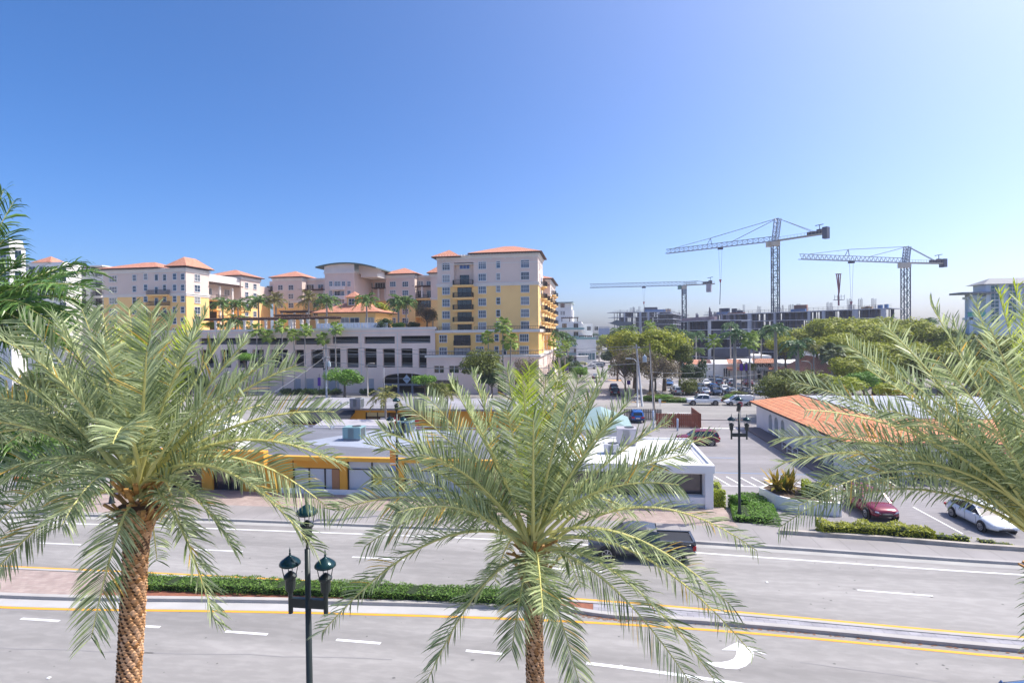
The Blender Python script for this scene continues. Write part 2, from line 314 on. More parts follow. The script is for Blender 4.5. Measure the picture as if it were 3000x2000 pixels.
# cross streets and car parks
struct('side_street', MB().quad((-66, 36, -.006), (-42.6, 36, -.006), (-42.6, 400, -.006), (-66, 400, -.006)), asphalt)
struct('car_park', MB().quad((9.5, 37.4, .002), (80, 37.4, .002), (80, 83.2, .002), (9.5, 83.2, .002)), asph2)
struct('service_yard', MB().quad((-42.5, 54, -.002), (9.5, 54, -.002), (9.5, 83.2, -.002), (-42.5, 83.2, -.002)), asph2)
struct('back_pavement', MB().box(-42, 21, 83.2, 85.4, -.02, .1), conc)
struct('back_street', MB().quad((-66, 85.4, .001), (90, 85.4, .001), (90, 103.2, .001), (-66, 103.2, .001)), asphalt)
struct('avenue', MB().quad((-8.6, 103.2, .003), (8.2, 103.2, .003), (8.2, 900, .003), (-8.6, 900, .003)), mat('avenue_asphalt', (.32, .295, .29), .9, .1, .1, stretch=(1, .15, 1)))
struct('avenue_pavement', MB().box(-12.5, -8.6, 103.2, 330, -.02, .14), conc); struct('garage_pavement', MB().box(-110, -12.5, 103.2, 116.2, -.02, .14), conc)
struct('avenue_pavement', MB().box(8.2, 12.2, 103.2, 200, -.02, .14), conc)
struct('lawn', MB().box(12.2, 16.2, 103.2, 114, -.02, .12), grass)
struct('far_car_park', MB().quad((12.2, 110, .006), (60, 110, .006), (60, 152, .006), (12.2, 152, .006)), asph2)
struct('far_lawn', MB().box(8.3, 20, 205, 232, -.02, .12), grass); struct('far_lawn', MB().box(-30, -9, 168, 205, -.02, .12), grass)
struct('junction', MB().quad((-80, 170, .0075), (90, 170, .0075), (90, 200, .0075), (-80, 200, .0075)), asphalt)
# markings
def dash(mb, x0, x1, f, w=.13, z=.008): strip(mb, lambda x: f(x)-w/2, lambda x: f(x)+w/2, x0, x1, z, st=1)
m = MB(); dash(m, XA, XB, ny, .17, .009); dash(m, XA, XB, fy, .17, .009); struct('road_line_yellow', m, liney)
m = MB(); dash(m, XA, XB, fe, .15)
dn = smoothf([(-26.4, 21.71), (-16, 21.95), (-9, 21.85), (-3.7, 21.79), (5.26, 21.3)])
for a, b in ((-26.4, -24.4), (-21.2, -19.3), (-16.1, -14.1), (-10.9, -8.9), (-5.2, -3.6), (-31.5, -29.5)): dash(m, a, b, dn, .16)
dash(m, -.3, 30, smoothf([(-.3, 21.68), (2.2, 21.45), (5.3, 20.95), (9, 20.4), (16, 19.6)]), .18)
df = smoothf([(-35, 30.02), (-20.6, 30.29), (-5, 30.2), (13, 29.37), (16.4, 29.08), (25, 28.5)])
for a, b in ((-43, -39.8), (-35, -32), (-24.3, -21), (-14, -10.8), (-2.5, .5), (13.1, 16.4), (23, 26)): dash(m, a, b, df, .13)
# left-turn arrow, traced from its outline on the road
A = [(2112, 1903), (2160, 1868), (2180, 1880), (2232, 1916), (2247, 1918), (2200, 1905)]
def rp(zx, zy): p = G(1500+zx/3.136, 1500+zy/3.136, .008); return (p.x, p.y, .0085)
out = [(2065, 1190), (1925, 1262), (2062, 1266), (2062, 1300), (2040, 1340), (1990, 1362), (1920, 1374), (1775, 1372), (1860, 1412), (1960, 1432), (2070, 1438), (2150, 1410), (2205, 1360), (2222, 1305), (2222, 1275), (2352, 1310), (2352, 1300)]
poly = [rp(*p) for p in out]
for tri in ((0, 1, 2), (0, 2, 14), (0, 14, 15)): m.poly([poly[i] for i in tri])
inner = [2, 3, 4, 5, 6, 7]; outer = [14, 13, 12, 11, 10, 8]
for i in range(5): m.poly([poly[inner[i]], poly[inner[i+1]], poly[outer[i+1]], poly[outer[i]]])
m.poly([poly[10], poly[9], poly[8]])
for k in range(14): x = 23.2+k*2.9; m.quad((x, 38.2, .009), (x+.12, 38.2, .009), (x+.12, 43.6, .009), (x, 43.6, .009))
for k in range(9): x = 9.7; y = 52.2-k*.0; 
m.quad((9.7, 47.9, .009), (21, 47.9, .009), (21, 48.02, .009), (9.7, 48.02, .009)); m.quad((10.0, 42.2, .009), (14, 42.2, .009), (14, 42.32, .009), (10, 42.32, .009)); m.quad((10.0, 45.1, .009), (13.5, 45.1, .009), (13.5, 45.22, .009), (10, 45.22, .009))
for k in range(11): x = 10.4+k*1.05; m.quad((x, 48.1, .009), (x+.14, 48.1, .009), (x-.5, 51, .009), (x-.64, 51, .009))
m.quad((14.5, 76.2, .009), (20.4, 76.2, .009), (20.4, 76.75, .009), (14.5, 76.75, .009))
for k in range(10): x = 14.6+k*2.62; m.quad((x, 115.4, .013), (x+.12, 115.4, .013), (x+.12, 126.8, .013), (x, 126.8, .013)); m.quad((x, 132, .013), (x+.12, 132, .013), (x+.12, 144, .013), (x, 144, .013))
m.quad((-.4, 104, .012), (-.2, 104, .012), (2.6, 170, .012), (2.4, 170, .012))
for x0, x1, y0, y1 in ((-8.3, -6.2, 60, 60.2),): pass
struct('road_marking', m, linew)
m = MB(); m.quad((9.7, 52.3, .009), (21, 52.3, .009), (21, 52.42, .009), (9.7, 52.42, .009)); m.quad((9.6, 58.5, .009), (14.5, 58.5, .009), (14.5, 58.62, .009), (9.6, 58.62, .009)); struct('blue_marking', m, lineb)
m = MB(); m.quad((15.1, 48.15, .0095), (17.0, 48.15, .0095), (16.6, 50.3, .0095), (14.9, 50.3, .0095)); struct('ramp_marking', m, mat('tactile_yellow', (.62, .40, .12), .8))
m = MB()
for k in range(3): m.quad((-8.2+16*k/9, 184+k*2, .012), (-6+16*k/9, 184+k*2, .012), (-6+16*k/9, 184.6+k*2, .012), (-8.2+16*k/9, 184.6+k*2, .012))
m.box(20.9, 22.4, 83.15, 83.4, .1, .13); m.box(12.1, 13.6, 103.1, 103.3, .12, .16); m.box(7.2, 8.2, 103.1, 103.3, .12, .16); m.quad((6.0, 150, .012), (8.1, 150, .012), (8.1, 152.5, .012), (4.4, 152.5, .012))
struct('kerb_paint_yellow', m, liney)
# oil stains and crack seams in the asphalt, drains, studs
m = MB()
for (x0, y0, x1, y1) in ((-30, 19.2, -18, 20.0), (-14, 18.4, 2, 18.0), (8, 22.6, 22, 20.6), (-20, 19.9, -8, 20.8), (2, 18.9, 14, 17.2)):
    px, py = x0, y0
    for i in range(1, 9): qx = x0+(x1-x0)*i/8; qy = y0+(y1-y0)*i/8+random.uniform(-.08, .08); m.quad((px, py, .005), (qx, qy, .005), (qx, qy+.05, .005), (px, py+.05, .005)); px, py = qx, qy
struct('crack_seams', m, mat('seam', (.25, .24, .24), .95))
m = MB()
for _ in range(240):
    x, y = random.uniform(-32, 22), random.uniform(14, 33); r = random.uniform(.015, .07); a = random.uniform(0, 3)
    if abs(y-25.5) < 1.6: continue
    m.poly([(x+r*cos(a+k*1.3)*random.uniform(.6, 1.6), y+r*sin(a+k*1.3), .0062) for k in range(5)])
struct('road_specks', m, mat('speck', (.15, .145, .14), .95))
# ------------------------------------------------------------ median
mn = lambda x: ny(x)+interp([(-30, .85), (-1.2, .85), (.6, .45), (20, .42)])(x)
mf = lambda x: fy(x)-.38
m = MB(); strip(m, lambda x: ny(x)+.12, mn, XA, -.9, .006, st=1); struct('gutter', m, mat('pale_gutter', (.42, .41, .40), .9, .1, .6))
m = MB(); strip(m, mn, lambda x: mn(x)+.28, XA, XB, .16, -.02, 1); strip(m, lambda x: mf(x)-.2, mf, XA, XB, .16, -.02, 1); struct('median_kerb', m, kerbm)
m = MB(); strip(m, lambda x: mn(x)+.28, lambda x: mf(x)-.2, 0, XB, .13, -.02, 1); struct('median_paving', m, graypav)
m = MB(); strip(m, lambda x: mn(x)+.28, lambda x: mf(x)-.2, XA, -24.6, .13, -.02, 1); struct('median_paving', m, pavers)
m = MB(); strip(m, lambda x: mn(x)+.28, lambda x: mf(x)-.2, -24.6, 0, .12, -.02, 1); struct('planting_bed', m, mat('red_mulch', (.26, .10, .06), .95, .2, 6))
m = MB()
for _ in range(260):
    x = random.choice([random.uniform(-1.2, 3), random.uniform(4, 20)]); y = mn(x)-random.uniform(.0, .13)-(.1 if x < 3 and random.random() < .4 else 0); r = random.uniform(.02, .06)
    m.poly([(x+r*cos(k*1.6+y)*1.6, y+r*sin(k*1.6+y)*.6, .009+random.random()*.02) for k in range(4)])
tag(m.build('leaf_litter', mat('dry_leaves', (.33, .15, .07), .95, .3, 9)), 'brown dry leaves lying in the gutter along the median kerb', 'leaf litter', kind='stuff')
# hedges: leafy boxes --------------------------------------------------------
def leafbox(name, label, path, w, h, m_, dens=260, ls=.07, cat='hedge', kind=None, z=0., taper=True, group=None):
    """a clipped hedge along a polyline path [(x,y)...]: dark core plus leaf faces over its top and sides"""
    core = MB(); lf = MB(); root = thing(name, label, cat, (path[0][0], path[0][1], z), group=group, kind=kind)
    for (ax, ay), (bx, by) in zip(path, path[1:]):
        L = sqrt((bx-ax)**2+(by-ay)**2); tx, ty = (bx-ax)/L, (by-ay)/L; nx_, ny_ = -ty, tx
        w2 = w/2*.86
        i0 = .12*min(L, w) if (ax, ay) == tuple(path[0]) else 0; i1 = .12*min(L, w) if (bx, by) == tuple(path[-1]) else 0
        A_, B_ = (ax+tx*i0, ay+ty*i0), (bx-tx*i1, by-ty*i1); w3 = w2*.88
        core.prism([(A_[0]-nx_*w3, A_[1]-ny_*w3, z), (B_[0]-nx_*w3, B_[1]-ny_*w3, z), (B_[0]+nx_*w3, B_[1]+ny_*w3, z), (A_[0]+nx_*w3, A_[1]+ny_*w3, z)], (0, 0, h*.86))
        for (ex, ey), sg_ in (((ax, ay), -1), ((bx, by), 1)):
            if (ex, ey) not in (tuple(path[0]), tuple(path[-1])): continue
            for _ in range(int(dens*w*h*1.3)):
                s = random.uniform(-w/2, w/2); p = V((ex+nx_*s+tx*sg_*random.uniform(-.08, .06), ey+ny_*s+ty*sg_*random.uniform(-.08, .06), z+random.random()*h)); r = ls*random.uniform(.6, 1.4); n = V((tx*sg_+random.gauss(0, .5), ty*sg_+random.gauss(0, .5), random.gauss(.2, .5))).normalized(); e1 = n.orthogonal().normalized(); e2 = n.cross(e1); a = random.uniform(0, 6.28); d = e1*cos(a)+e2*sin(a); q = n.cross(d); lf.poly([p-d*r, p-q*r*.45, p+d*r, p+q*r*.45])
        for _ in range(int(L*dens*(w+2*h)/2)):
            u = random.random()*L; s = random.uniform(-w/2-h, w/2+h)
            bump = 1+.13*sin(u*2.1+ax)+.08*sin(u*5.3)+random.uniform(-.06, .05)
            if abs(s) < w/2: p = V((ax+tx*u+nx_*s, ay+ty*u+ny_*s, z+h*bump))
            else: sg = 1 if s > 0 else -1; p = V((ax+tx*u+nx_*sg*w/2*bump, ay+ty*u+ny_*sg*w/2*bump, z+random.random()*h*bump))
            r = ls*random.uniform(.6, 1.4); a = random.uniform(0, 6.28); n = V((random.gauss(0, .6), random.gauss(0, .6), 1)).normalized(); e1 = n.orthogonal().normalized(); e2 = n.cross(e1)
            d = e1*cos(a)+e2*sin(a); q = n.cross(d); lf.poly([p-d*r, p-q*r*.45, p+d*r, p+q*r*.45])
    core.build('stems', mat('hedge_core', (.02, .035, .01), .95), root); lf.build('foliage', m_, root); return root
X = [(-24.6+i*1.15) for i in range(21)]
leafbox('median_hedge', 'long low clipped green hedge on the median between the yellow lines', [(x, (mn(x)+.28+mf(x)-.2)/2) for x in X if x < -.9], 1.15, .38, hedgel, 900, .05, z=.12)
pa = G(2400, 1566); pb = G(2725, 1585)
leafbox('low_hedge', 'yellow green hedge between the near car park and the pavement, ending in sparse shrubs', [(pa.x, pa.y), ((pa.x+pb.x)/2, (pa.y+pb.y)/2+.15), (pb.x, pb.y)], 1.1, .8, leafm('golden_hedge', (.22, .26, .02), (.5, .5, .05)), 500, .075)
for i, (x, y, r) in enumerate(((2765, 1588, .5), (2815, 1590, .35), (2890, 1595, .4), (2935, 1604, .45))):
    p = G(x, y); leafbox('small_shrub', ['sparse yellow green shrub just beyond the end of the low hedge', 'tiny shrub second beyond the low hedge', 'dry shrub with few leaves before the white sedan', 'dry low shrub farthest right before the white sedan'][i], [(p.x-r, p.y), (p.x+r, p.y-.1)], .5, .32 if i > 1 else .5, olive if i > 1 else yell, 90, .07, 'shrub')
m = MB()
wl = [G(x, y) for x, y in ((2285, 1570), (2600, 1591), (2850, 1612), (3000, 1622))]
wl.append(wl[-1]+(wl[-1]-wl[-2])*8)
for a, b in zip(wl, wl[1:]): m.prism([(a.x, a.y, 0), (b.x, b.y, 0), (b.x, b.y+.28, 0), (a.x, a.y+.28, 0)], (0, 0, .38))
tag(m.build('low_wall', mat('weathered_concrete', (.40, .36, .31), .95, .25, 1.2)), 'low weathered concrete edging wall before the near car park', 'wall')
# planter with croton, shrubs and clipped ground cover beside the white building
m = MB(); pc = [G(x, y) for x, y in ((2193, 1490), (2215, 1515), (2262, 1528), (2345, 1530), (2360, 1500), (2200, 1470))]
ppts = [(12.75, 44.3, 0), (13.3, 42.2, 0), (14.4, 41.2, 0), (17.2, 40.7, 0), (17.4, 43.4, 0), (14.6, 46.2, 0)]
m.prism(ppts, (0, 0, .95)); pl = thing('planter', 'white rendered corner planter holding croton and yellow shrub', 'planter', (15, 43, 0)); m.build('wall', white, pl, bevel=.04)
m = MB(); m.poly([(x+(15-x)*.1, y+(43.3-y)*.1, .953) for x, y, z in ppts]); m.build('soil', mat('soil', (.09, .06, .04), .95, .2, 5), pl)
m = MB()
cc = V((14.2, 43.4, .95))
for i in range(95):
    a = random.uniform(0, 6.28); el = random.uniform(.15, 1.4); L = random.uniform(1.0, 1.9); b0 = cc+V((random.uniform(-.55, .75), random.uniform(-.4, .4), random.uniform(0, .35))); d = V((cos(a)*cos(el), sin(a)*cos(el), sin(el)))
    s = d.cross(V((0, 0, 1))).normalized()*.12; mid = b0+d*L*.6; tip = b0+d*L-V((0, 0, .25*cos(el)))
    n = len(m.v); m.v += [tuple(b0-s*.5), tuple(b0+s*.5), tuple(mid+s), tuple(mid-s), tuple(tip)]; m.f += [(n, n+1, n+2, n+3), (n+3, n+2, n+4)]
tag(m.build('croton_plant', crot), 'bronze and green strap leaved plant rising from the white planter', 'plant')
leafbox('yellow_shrub', 'rounded yellow green shrub right of the bronze plant in the planter', [(15.4, 42.9), (17.0, 42.4)], 1.7, .95, yell, 260, .09, 'shrub', z=.9)
leafbox('clipped_ground_cover', 'bright green clipped ground cover left of the white planter by the lamp', [(9.8, 40.3), (12.6, 39.8)], 3.6, .42, greenl, 420, .07, z=.1)
leafbox('clipped_ground_cover', 'green clipped bed running back beside the white planter', [(12.0, 42.0), (12.2, 44.6)], 1.5, .4, greenl, 380, .07, z=.05)
leafbox('lime_shrub', 'narrow lime green hedge standing against the right corner of the white building', [(9.25, 41.6), (9.25, 44.0)], .8, 1.35, yell, 300, .08, 'shrub')
leafbox('round_shrub', 'dark green ball shrub beside the lime hedge at the white building', [(10.2, 41.6), (10.9, 41.9)], 1.2, .95, greenl, 300, .08, 'shrub')
# ------------------------------------------------------------ lamp posts
def lantern(parent, c, s=1.0):
    c = V(c); r = bpy.data.objects.new('lantern', MB()._lathe((0, 0, 0), [(.05, -.95), (.05, -.55), (.1, -.5), (.1, -.42), (.17, -.40), (.19, 0), (.24, .05), (.24, .12), (.16, .2), (.03, .3)], 12).mesh('lantern', lampgreen, smooth=False)); SC.collection.objects.link(r); r.parent = parent; r.location = c-origin(parent)
    q = MB()
    for k in range(4): a = pi/4+k*pi/2; q.bar((.21*cos(a), .21*sin(a), .08), (.31*cos(a), .31*sin(a), .58), .022)
    q._lathe((0, 0, 0), [(.20, .04), (.235, .05), (.235, .09), (.20, .1)], 12)
    link_mesh('bracket', q.mesh('bracket', lampgreen), r)
    cap = MB()._lathe((0, 0, 0), [(.34, .50), (.385, .54), (.385, .60), (.33, .68), (.17, .80), (.07, .86), (.03, .90), (.045, .94), (.018, .99), (.03, 1.03), (.003, 1.18)], 20)
    link_mesh('cap', cap.mesh('cap', lampcap, smooth=True), r)
def lamp_post(label, x, y, top=8.55, banner=None, rz=0, s=.72):
    t = thing('lamp_post', label, 'lamp post', (x, y, 0), group='ornamental lamp posts with lanterns')
    MB()._lathe((x, y, 0), [(.3, 0), (.3, .1), (.2, .25), (.15, .6), (.095, .9), (.07, top-1.2)], 14).build('pole', lampgreen, t, smooth=True)
    zc = top-2.62; m = MB(); m.box(x-.5, x+.5, y-.06, y+.06, zc-.14, zc+.1); m.build('crossarm', lampgreen, t)
    for sx in (-.5, .5):
        m = MB()._lathe((x+sx, y, zc-.32), [(.06, 0), (.06, .6)], 10); m.build('arm_post', lampgreen, t)
        L0 = len(SC.objects); lantern(t, (x+sx, y, zc+.60), s)
    lantern(t, (x, y, top-.64))
    for ch in [c for c in t.children if c.name.startswith('lantern')]: ch.scale = (s, s, s)
    if banner:
        m = MB(); m.box(x-.12-.42, x-.1, y-.012, y+.012, banner-1.5, banner); b = m.build('banner', mat('banner_orange', (.85, .28, .04), .7), t)
        m = MB(); m.box(x-.53, x-.11, y-.018, y+.018, banner-1.5, banner-1.1); m.build('banner_foot', mat('banner_blue', (.03, .12, .5), .7), b)
        m = MB(); m.box(x-.53, x-.11, y-.0165, y+.0165, banner-1.0, banner-.9); m.build('banner_stripe', white, b)
        m = MB(); m.bar((x-.6, y, banner+.03), (x, y, banner+.03), .03); m.bar((x-.6, y, banner-1.53), (x, y, banner-1.53), .03); m.build('banner_arm', lampgreen, t)
    return t
p = PD(898, 1475, 14.5); lamp_post('nearest tall lamp post with three green capped lanterns between the two big palms', p.x, p.y)
lamp_post('lamp post with three lanterns on the clipped bed beside the white planter', 10.0, 39.13)
lamp_post('lamp post with orange and blue banner before the ochre shopfront', -13.81, 37.45, banner=4.75)
lamp_post('green lamp post on the pink corner plaza, half hidden by the left palm', -37.18, 37.6)
p = G(935, 1165); lamp_post('small lamp post with purple banner before the parking garage', p.x, p.y+3)
m = MB()
for i, (x, y) in enumerate(((1820, 1950), (2745, 1706),)): pass
# drain grate and reflectors
for i, (x, y, l) in enumerate(((1820, 1951, 'white road stud on the solid white lane line'), (2247, 1705, 'white road stud right of the moving pickup'), (143, 1985, 'white road stud at the bottom left of the road'))):
    p = G(x, y); m = MB().box(p.x-.06, p.x+.06, p.y-.06, p.y+.06, .003, .03); tag(m.build('road_stud', linew, bevel=.01), l, 'road stud', 'road studs')
# ------------------------------------------------------------ low buildings in the foreground
def ac_unit(label, x, y, z, w=1.5, d=1.2, h=1.15, c=(.22, .36, .37)):
    t = thing('air_conditioner', label, 'air conditioner', (x, y, z), group='roof air conditioners'); cm = mat('ac_%s' % round(c[0]*100), c, .6, .05, 2.)
    m = MB(); m.box(x-w/2, x+w/2, y-d/2, y+d/2, z+.18, z+h); m.build('cabinet', cm, t, bevel=.03)
    m = MB(); m.box(x-w/2+.08, x+w/2-.08, y-d/2+.05, y+d/2-.05, z, z+.18); m.build('base', mat('ac_base', (.25, .26, .28), .8), t)
    m = MB()
    for k in range(9): xx = x-w*.18+k*.055*w/1.5; m.box(xx, xx+.025, y-d/2-.02, y-d/2-.002, z+.25, z+h-.12)
    for k in range(12): yy = y-d/2+.1+k*(d-.2)/12; m.box(x+w/2+.002, x+w/2+.02, yy, yy+.04, z+.25, z+h-.12)
    m.build('grille', mat('ac_grille', (.18, .2, .2), .7), t)
    m = MB()._lathe((x+w*.15, y, z+h), [(.42, 0), (.42, .05), (.36, .05), (.34, .02)], 18); m.build('fan_guard', mat('fan_dark', (.05, .06, .07), .6), t); return t
# --- ochre shop building
b = thing('shop_building', 'long ochre shop building with flat grey roof behind the palms', 'building', (-20, 42, 0))
x0, x1, y0, y1, zt = -38, -5.6, 41.7, 54.6, 3.25
roofg = mat('patched_flat_roof', (.15, .155, .18), .9, .45, .18, .1, 5, stretch=(.5, 1, 1))
m = MB(); m.box(x0, x1, y0+.02, y1, 3.0, zt-.02); m.build('roof', roofg, b)
m = MB(); m.quad((-27, 46.4, zt-.014), (-16.5, 44.6, zt-.014), (-13, 54, zt-.014), (-22, 54, zt-.014)); m.build('roof_patch', mat('pale_roof_coating', (.30, .33, .40), .85, .1, .3), b)
H = []
def hp(a, c_, d, e): p = PY(a, c_, y0); q = PY(d, e, y0); return (p.x, q.x, q.z, p.z)
doors = [(-30.5, -29.2, .0, 2.35), (-27.4, -26.2, 0, 2.35)]
w1 = hp(855, 1362, 963, 1450); w2 = hp(968, 1362, 996, 1452); w3 = hp(1015, 1363, 1160, 1452); w4 = hp(1182, 1366, 1360, 1452)
fr = [(w1[0], w2[1], .25, 2.85), (w3[0], w3[1], .2, 2.85), (w4[0], w4[1]+.5, .2, 2.85), (-35.6, -32.6, .15, 2.3), (-31.6, -28.8, .1, 2.4)]
m = MB(); holes_wall(m, x0, x1, 0, 3.0, y0, .35, fr); m.quad((x1, y0, 0), (x1, y1, 0), (x1, y1, 3), (x1, y0, 3)); m.quad((x0, y1, 0), (x0, y0, 0), (x0, y0, 3), (x0, y1, 3)); m.quad((x1, y1, 0), (x0, y1, 0), (x0, y1, 3), (x1, y1, 3)); m.build('wall', ochre, b)
m = MB(); m.box(x0-.3, x1+.1, y0-.45, y0-.01, 2.93, zt); m.build('fascia', mat('ochre_fascia', (.74, .38, .05), .7, .05, 1.), b)
m = MB(); m.box(x0-.6, -26.2, y0-1.1, y0-.46, 2.45, 3.72); m.build('sign_band', mat('orange_band', (.76, .36, .05), .7, .05, .5), b)
m = MB(); m.box(-25.5, -7, y0-.07, y0-.005, 0, .55); m.build('plinth', white, b)
pan = mat('pale_blue_board', (.50, .56, .62), .35, .05, .5)
for i, (a, c, d, e) in enumerate(fr):
    m = MB(); m.quad((a, y0+.3, d), (c, y0+.3, d), (c, y0+.3, e), (a, y0+.3, e)); f = m.build('shopfront', pan if i < 3 else glassd, b)
    m = MB(); m.box(a, c, y0+.2, y0+.29, e-.08, e); m.box(a, c, y0+.2, y0+.29, d, d+.08); m.box(a, c, y0+.2, y0+.29, e-.72, e-.66)
    for k in range(3 if i else 4): x = a+(c-a)*k/(2 if i else 3); x = min(max(x, a+.04), c-.04); m.box(x-.04, x+.04, y0+.19, y0+.285, d, e)
    m.build('frame', darkmetal, f)
m = MB(); m.quad((w1[0]+.05, y0+.17, 2.2), (w2[1]-.05, y0+.17, 2.2), (w2[1]-.05, y0+.17, 2.8), (w1[0]+.05, y0+.17, 2.8)); m.build('transom_panel', ochre, b)
m = MB(); m.box(w2[0]+.05, w2[1]-.08, y0+.12, y0+.18, .15, 2.15); m.build('door', mat('brown_door', (.33, .17, .08), .6), b)
m = MB(); m.quad((-9.8, y0-.012, .56), (-5.9, y0-.012, .56), (-5.9, y0-.012, 2.3), (-9.8, y0-.012, 2.3)); m.build('timber_panel', mat('timber_cladding', (.36, .19, .09), .7, .15, 3., stretch=(1, 1, .2)), b)
p = PY(1105, 1404, y0); sg = thing('sign', 'yellow notice with dark lettering in the shopfront window', 'sign', (p.x, y0+.1, p.z))
m = MB(); m.box(p.x-.36, p.x+.36, y0+.05, y0+.09, p.z-.42, p.z+.42); m.build('board', mat('sign_yellow', (.85, .66, .02), .5), sg)
text('AVAILABLE', .13, sg, (p.x, y0+.035, p.z+.24), (R(90), 0, 0), darkmetal, .004); text('NOW', .2, sg, (p.x, y0+.035, p.z), (R(90), 0, 0), darkmetal, .004); text('CALL', .13, sg, (p.x, y0+.035, p.z-.24), (R(90), 0, 0), darkmetal, .004)
ac_unit('green air conditioner on the pale roof patch of the ochre building', *G(1038, 1285, 3.3).xy, 3.24, 1.75, 1.3, 1.25)
ac_unit('green air conditioner at the back edge behind the centre palm', *G(1188, 1262, 3.3).xy, 3.24, 1.6, 1.2, 1.1, (.16, .25, .28))
ac_unit('small tan air conditioner on the left part of the ochre roof', *G(700, 1300, 3.3).xy, 3.24, 1.2, 1.0, .9, (.45, .44, .42))
t = thing('roof_duct', 'pair of large white ducts on the left end of the ochre building roof', 'duct', (-33, 44, 3.25))
for x in (-34.2, -32.2):
    m = MB(); m.tube([(x, 43.2, 3.3), (x, 43.2, 4.2), (x+.1, 43.7, 4.9), (x+.2, 45.5, 5.2), (x+.2, 46.5, 4.6), (x+.2, 46.6, 3.3)], .62, 10); m.build('duct', white, t, smooth=True)
m = MB(); m.box(-33.2, -30, 42.6, 44.6, 3.25, 4.9); m.build('housing', whiteroof, t, bevel=.15)
for i, (x, y) in enumerate(((765, 1263), (707, 1278), (812, 1262))):
    p = G(x, y+12, 3.25); t = thing('satellite_dish', ['white satellite dish on a pole on the ochre roof', 'white satellite dish leaning left on the ochre roof', 'small white dish beside the roof pipes'][i], 'satellite dish', p)
    MB().tube([p, p+V((0, 0, .6))], .04).build('pole', steel, t)
    m = MB(); ax = V((.35 if i else -.3, -.75, .5)).normalized(); e1 = ax.orthogonal().normalized(); e2 = ax.cross(e1); r = .42 if i < 2 else .3; n0 = len(m.v); c = p+V((0, 0, .8))
    m.v.append(tuple(c-ax*.1)); m.v += [tuple(c+e1*r*cos(2*pi*k/16)+e2*r*sin(2*pi*k/16)) for k in range(16)]; m.f += [(0, 1+k, 1+(k+1) % 16) for k in range(16)]; m.build('dish', white, t)
t = thing('roof_pipes', 'run of thin grey pipes along the back edge of the ochre roof', 'pipes', (-25, 54, 3.25)); m = MB()
m.tube([(-37, 54.2, 3.5), (-15, 54.4, 3.5), (-9, 54.4, 3.4)], .05); m.tube([(-34, 53.8, 3.4), (-17, 54.0, 3.4)], .04)
m.build('pipe', mat('grey_pipe', (.32, .36, .44), .5), t); m = MB()
for x in range(-36, -12, 3): m.box(x-.05, x+.05, 53.7, 54.5, 3.24, 3.5)
m.build('support', mat('grey_pipe', (0, 0, 0)), t)
# --- yellow building behind with dark awning
b = thing('yard_building', 'low ochre building with pale flat roof behind the shop yard', 'building', (-20, 68, 0)); y0, y1 = 68, 79
m = MB(); m.box(-40, -5, y0-.6, y1, 3.3, 3.55); m.build('roof', mat('grey_white_roof', (.27, .265, .285), .9, .3, .2), b)
dz = PY(1070, 1205, y0); dq = PY(1140, 1252, y0); dz2 = PY(1180, 1205, y0)
m = MB(); holes_wall(m, -40, -5, 0, 3.3, y0, .3, [(dz.x, dz2.x+1.2, .1, 2.95)]); m.quad((-5, y0, 0), (-5, y1, 0), (-5, y1, 3.3), (-5, y0, 3.3)); m.quad((-40, y1, 0), (-40, y0, 0), (-40, y0, 3.3), (-40, y1, 3.3)); m.build('wall', ochre, b)
m = MB(); m.quad((dz.x, y0+.28, .1), (dz2.x+1.2, y0+.28, .1), (dz2.x+1.2, y0+.28, 2.95), (dz.x, y0+.28, 2.95)); f = m.build('shopfront', glassd, b)
m = MB(); m.box(dz.x, dz2.x+1.2, y0+.18, y0+.27, 2.3, 2.36)
for k in range(5): x = dz.x+.05+k*(dz2.x+1.1-dz.x)/4; m.box(x-.05, x+.05, y0+.17, y0+.265, .1, 2.95)
m.build('frame', darkmetal, f); m = MB(); m.quad((dz.x+.1, y0+.24, 2.38), (dz.x+2.9, y0+.24, 2.38), (dz.x+2.9, y0+.24, 2.9), (dz.x+.1, y0+.24, 2.9)); m.build('transom', mat('cream_transom', (.6, .5, .25), .6), f)
m = MB()
for k in range(26):
    a = dz.x+2.0+k*.08; m.quad((a, y0+.2+.05*sin(k*1.7), .7), (a+.08, y0+.2+.05*sin(k*1.7+1.7), .7), (a+.08, y0+.2+.05*sin(k*1.7+1.7), 2.25), (a, y0+.2+.05*sin(k*1.7), 2.25))
m.build('curtain', white, f)
m = MB(); m.box(-40, -5, y0-.05, y0-.005, 0, .8); m.build('plinth', white, b)
a1 = PY(880, 1200, y0-.1); a2 = PY(1045, 1200, y0-.1)
m = MB(); m.prism([(a1.x, y0-.61, 3.3), (a1.x, y0-3.6, 2.25), (a1.x, y0-3.6, 1.95), (a1.x, y0-.61, 3.0)], (a2.x-a1.x, 0, 0))
aw = thing('awning', 'long black cloth awning on the yard building', 'awning', (a1.x, y0-.6, 2.2)); m.build('canopy', mat('black_awning', (.025, .027, .035), .85), aw)
m = MB(); [m.bar((x, y0-3.4, 0), (x, y0-3.4, 2.0), .08) for x in (a1.x+.3, (a1.x+a2.x)/2, a2.x-.3)]; m.build('post', steel, aw)
ac_unit('grey air conditioner on the yard building roof', *G(1046, 1195, 3.6).xy, 3.56, 1.5, 1.2, 1.35, (.27, .28, .31))
ac_unit('second grey air conditioner, right part of the yard building roof', *G(1232, 1195, 3.6).xy, 3.56, 1.5, 1.2, 1.35, (.25, .27, .30))
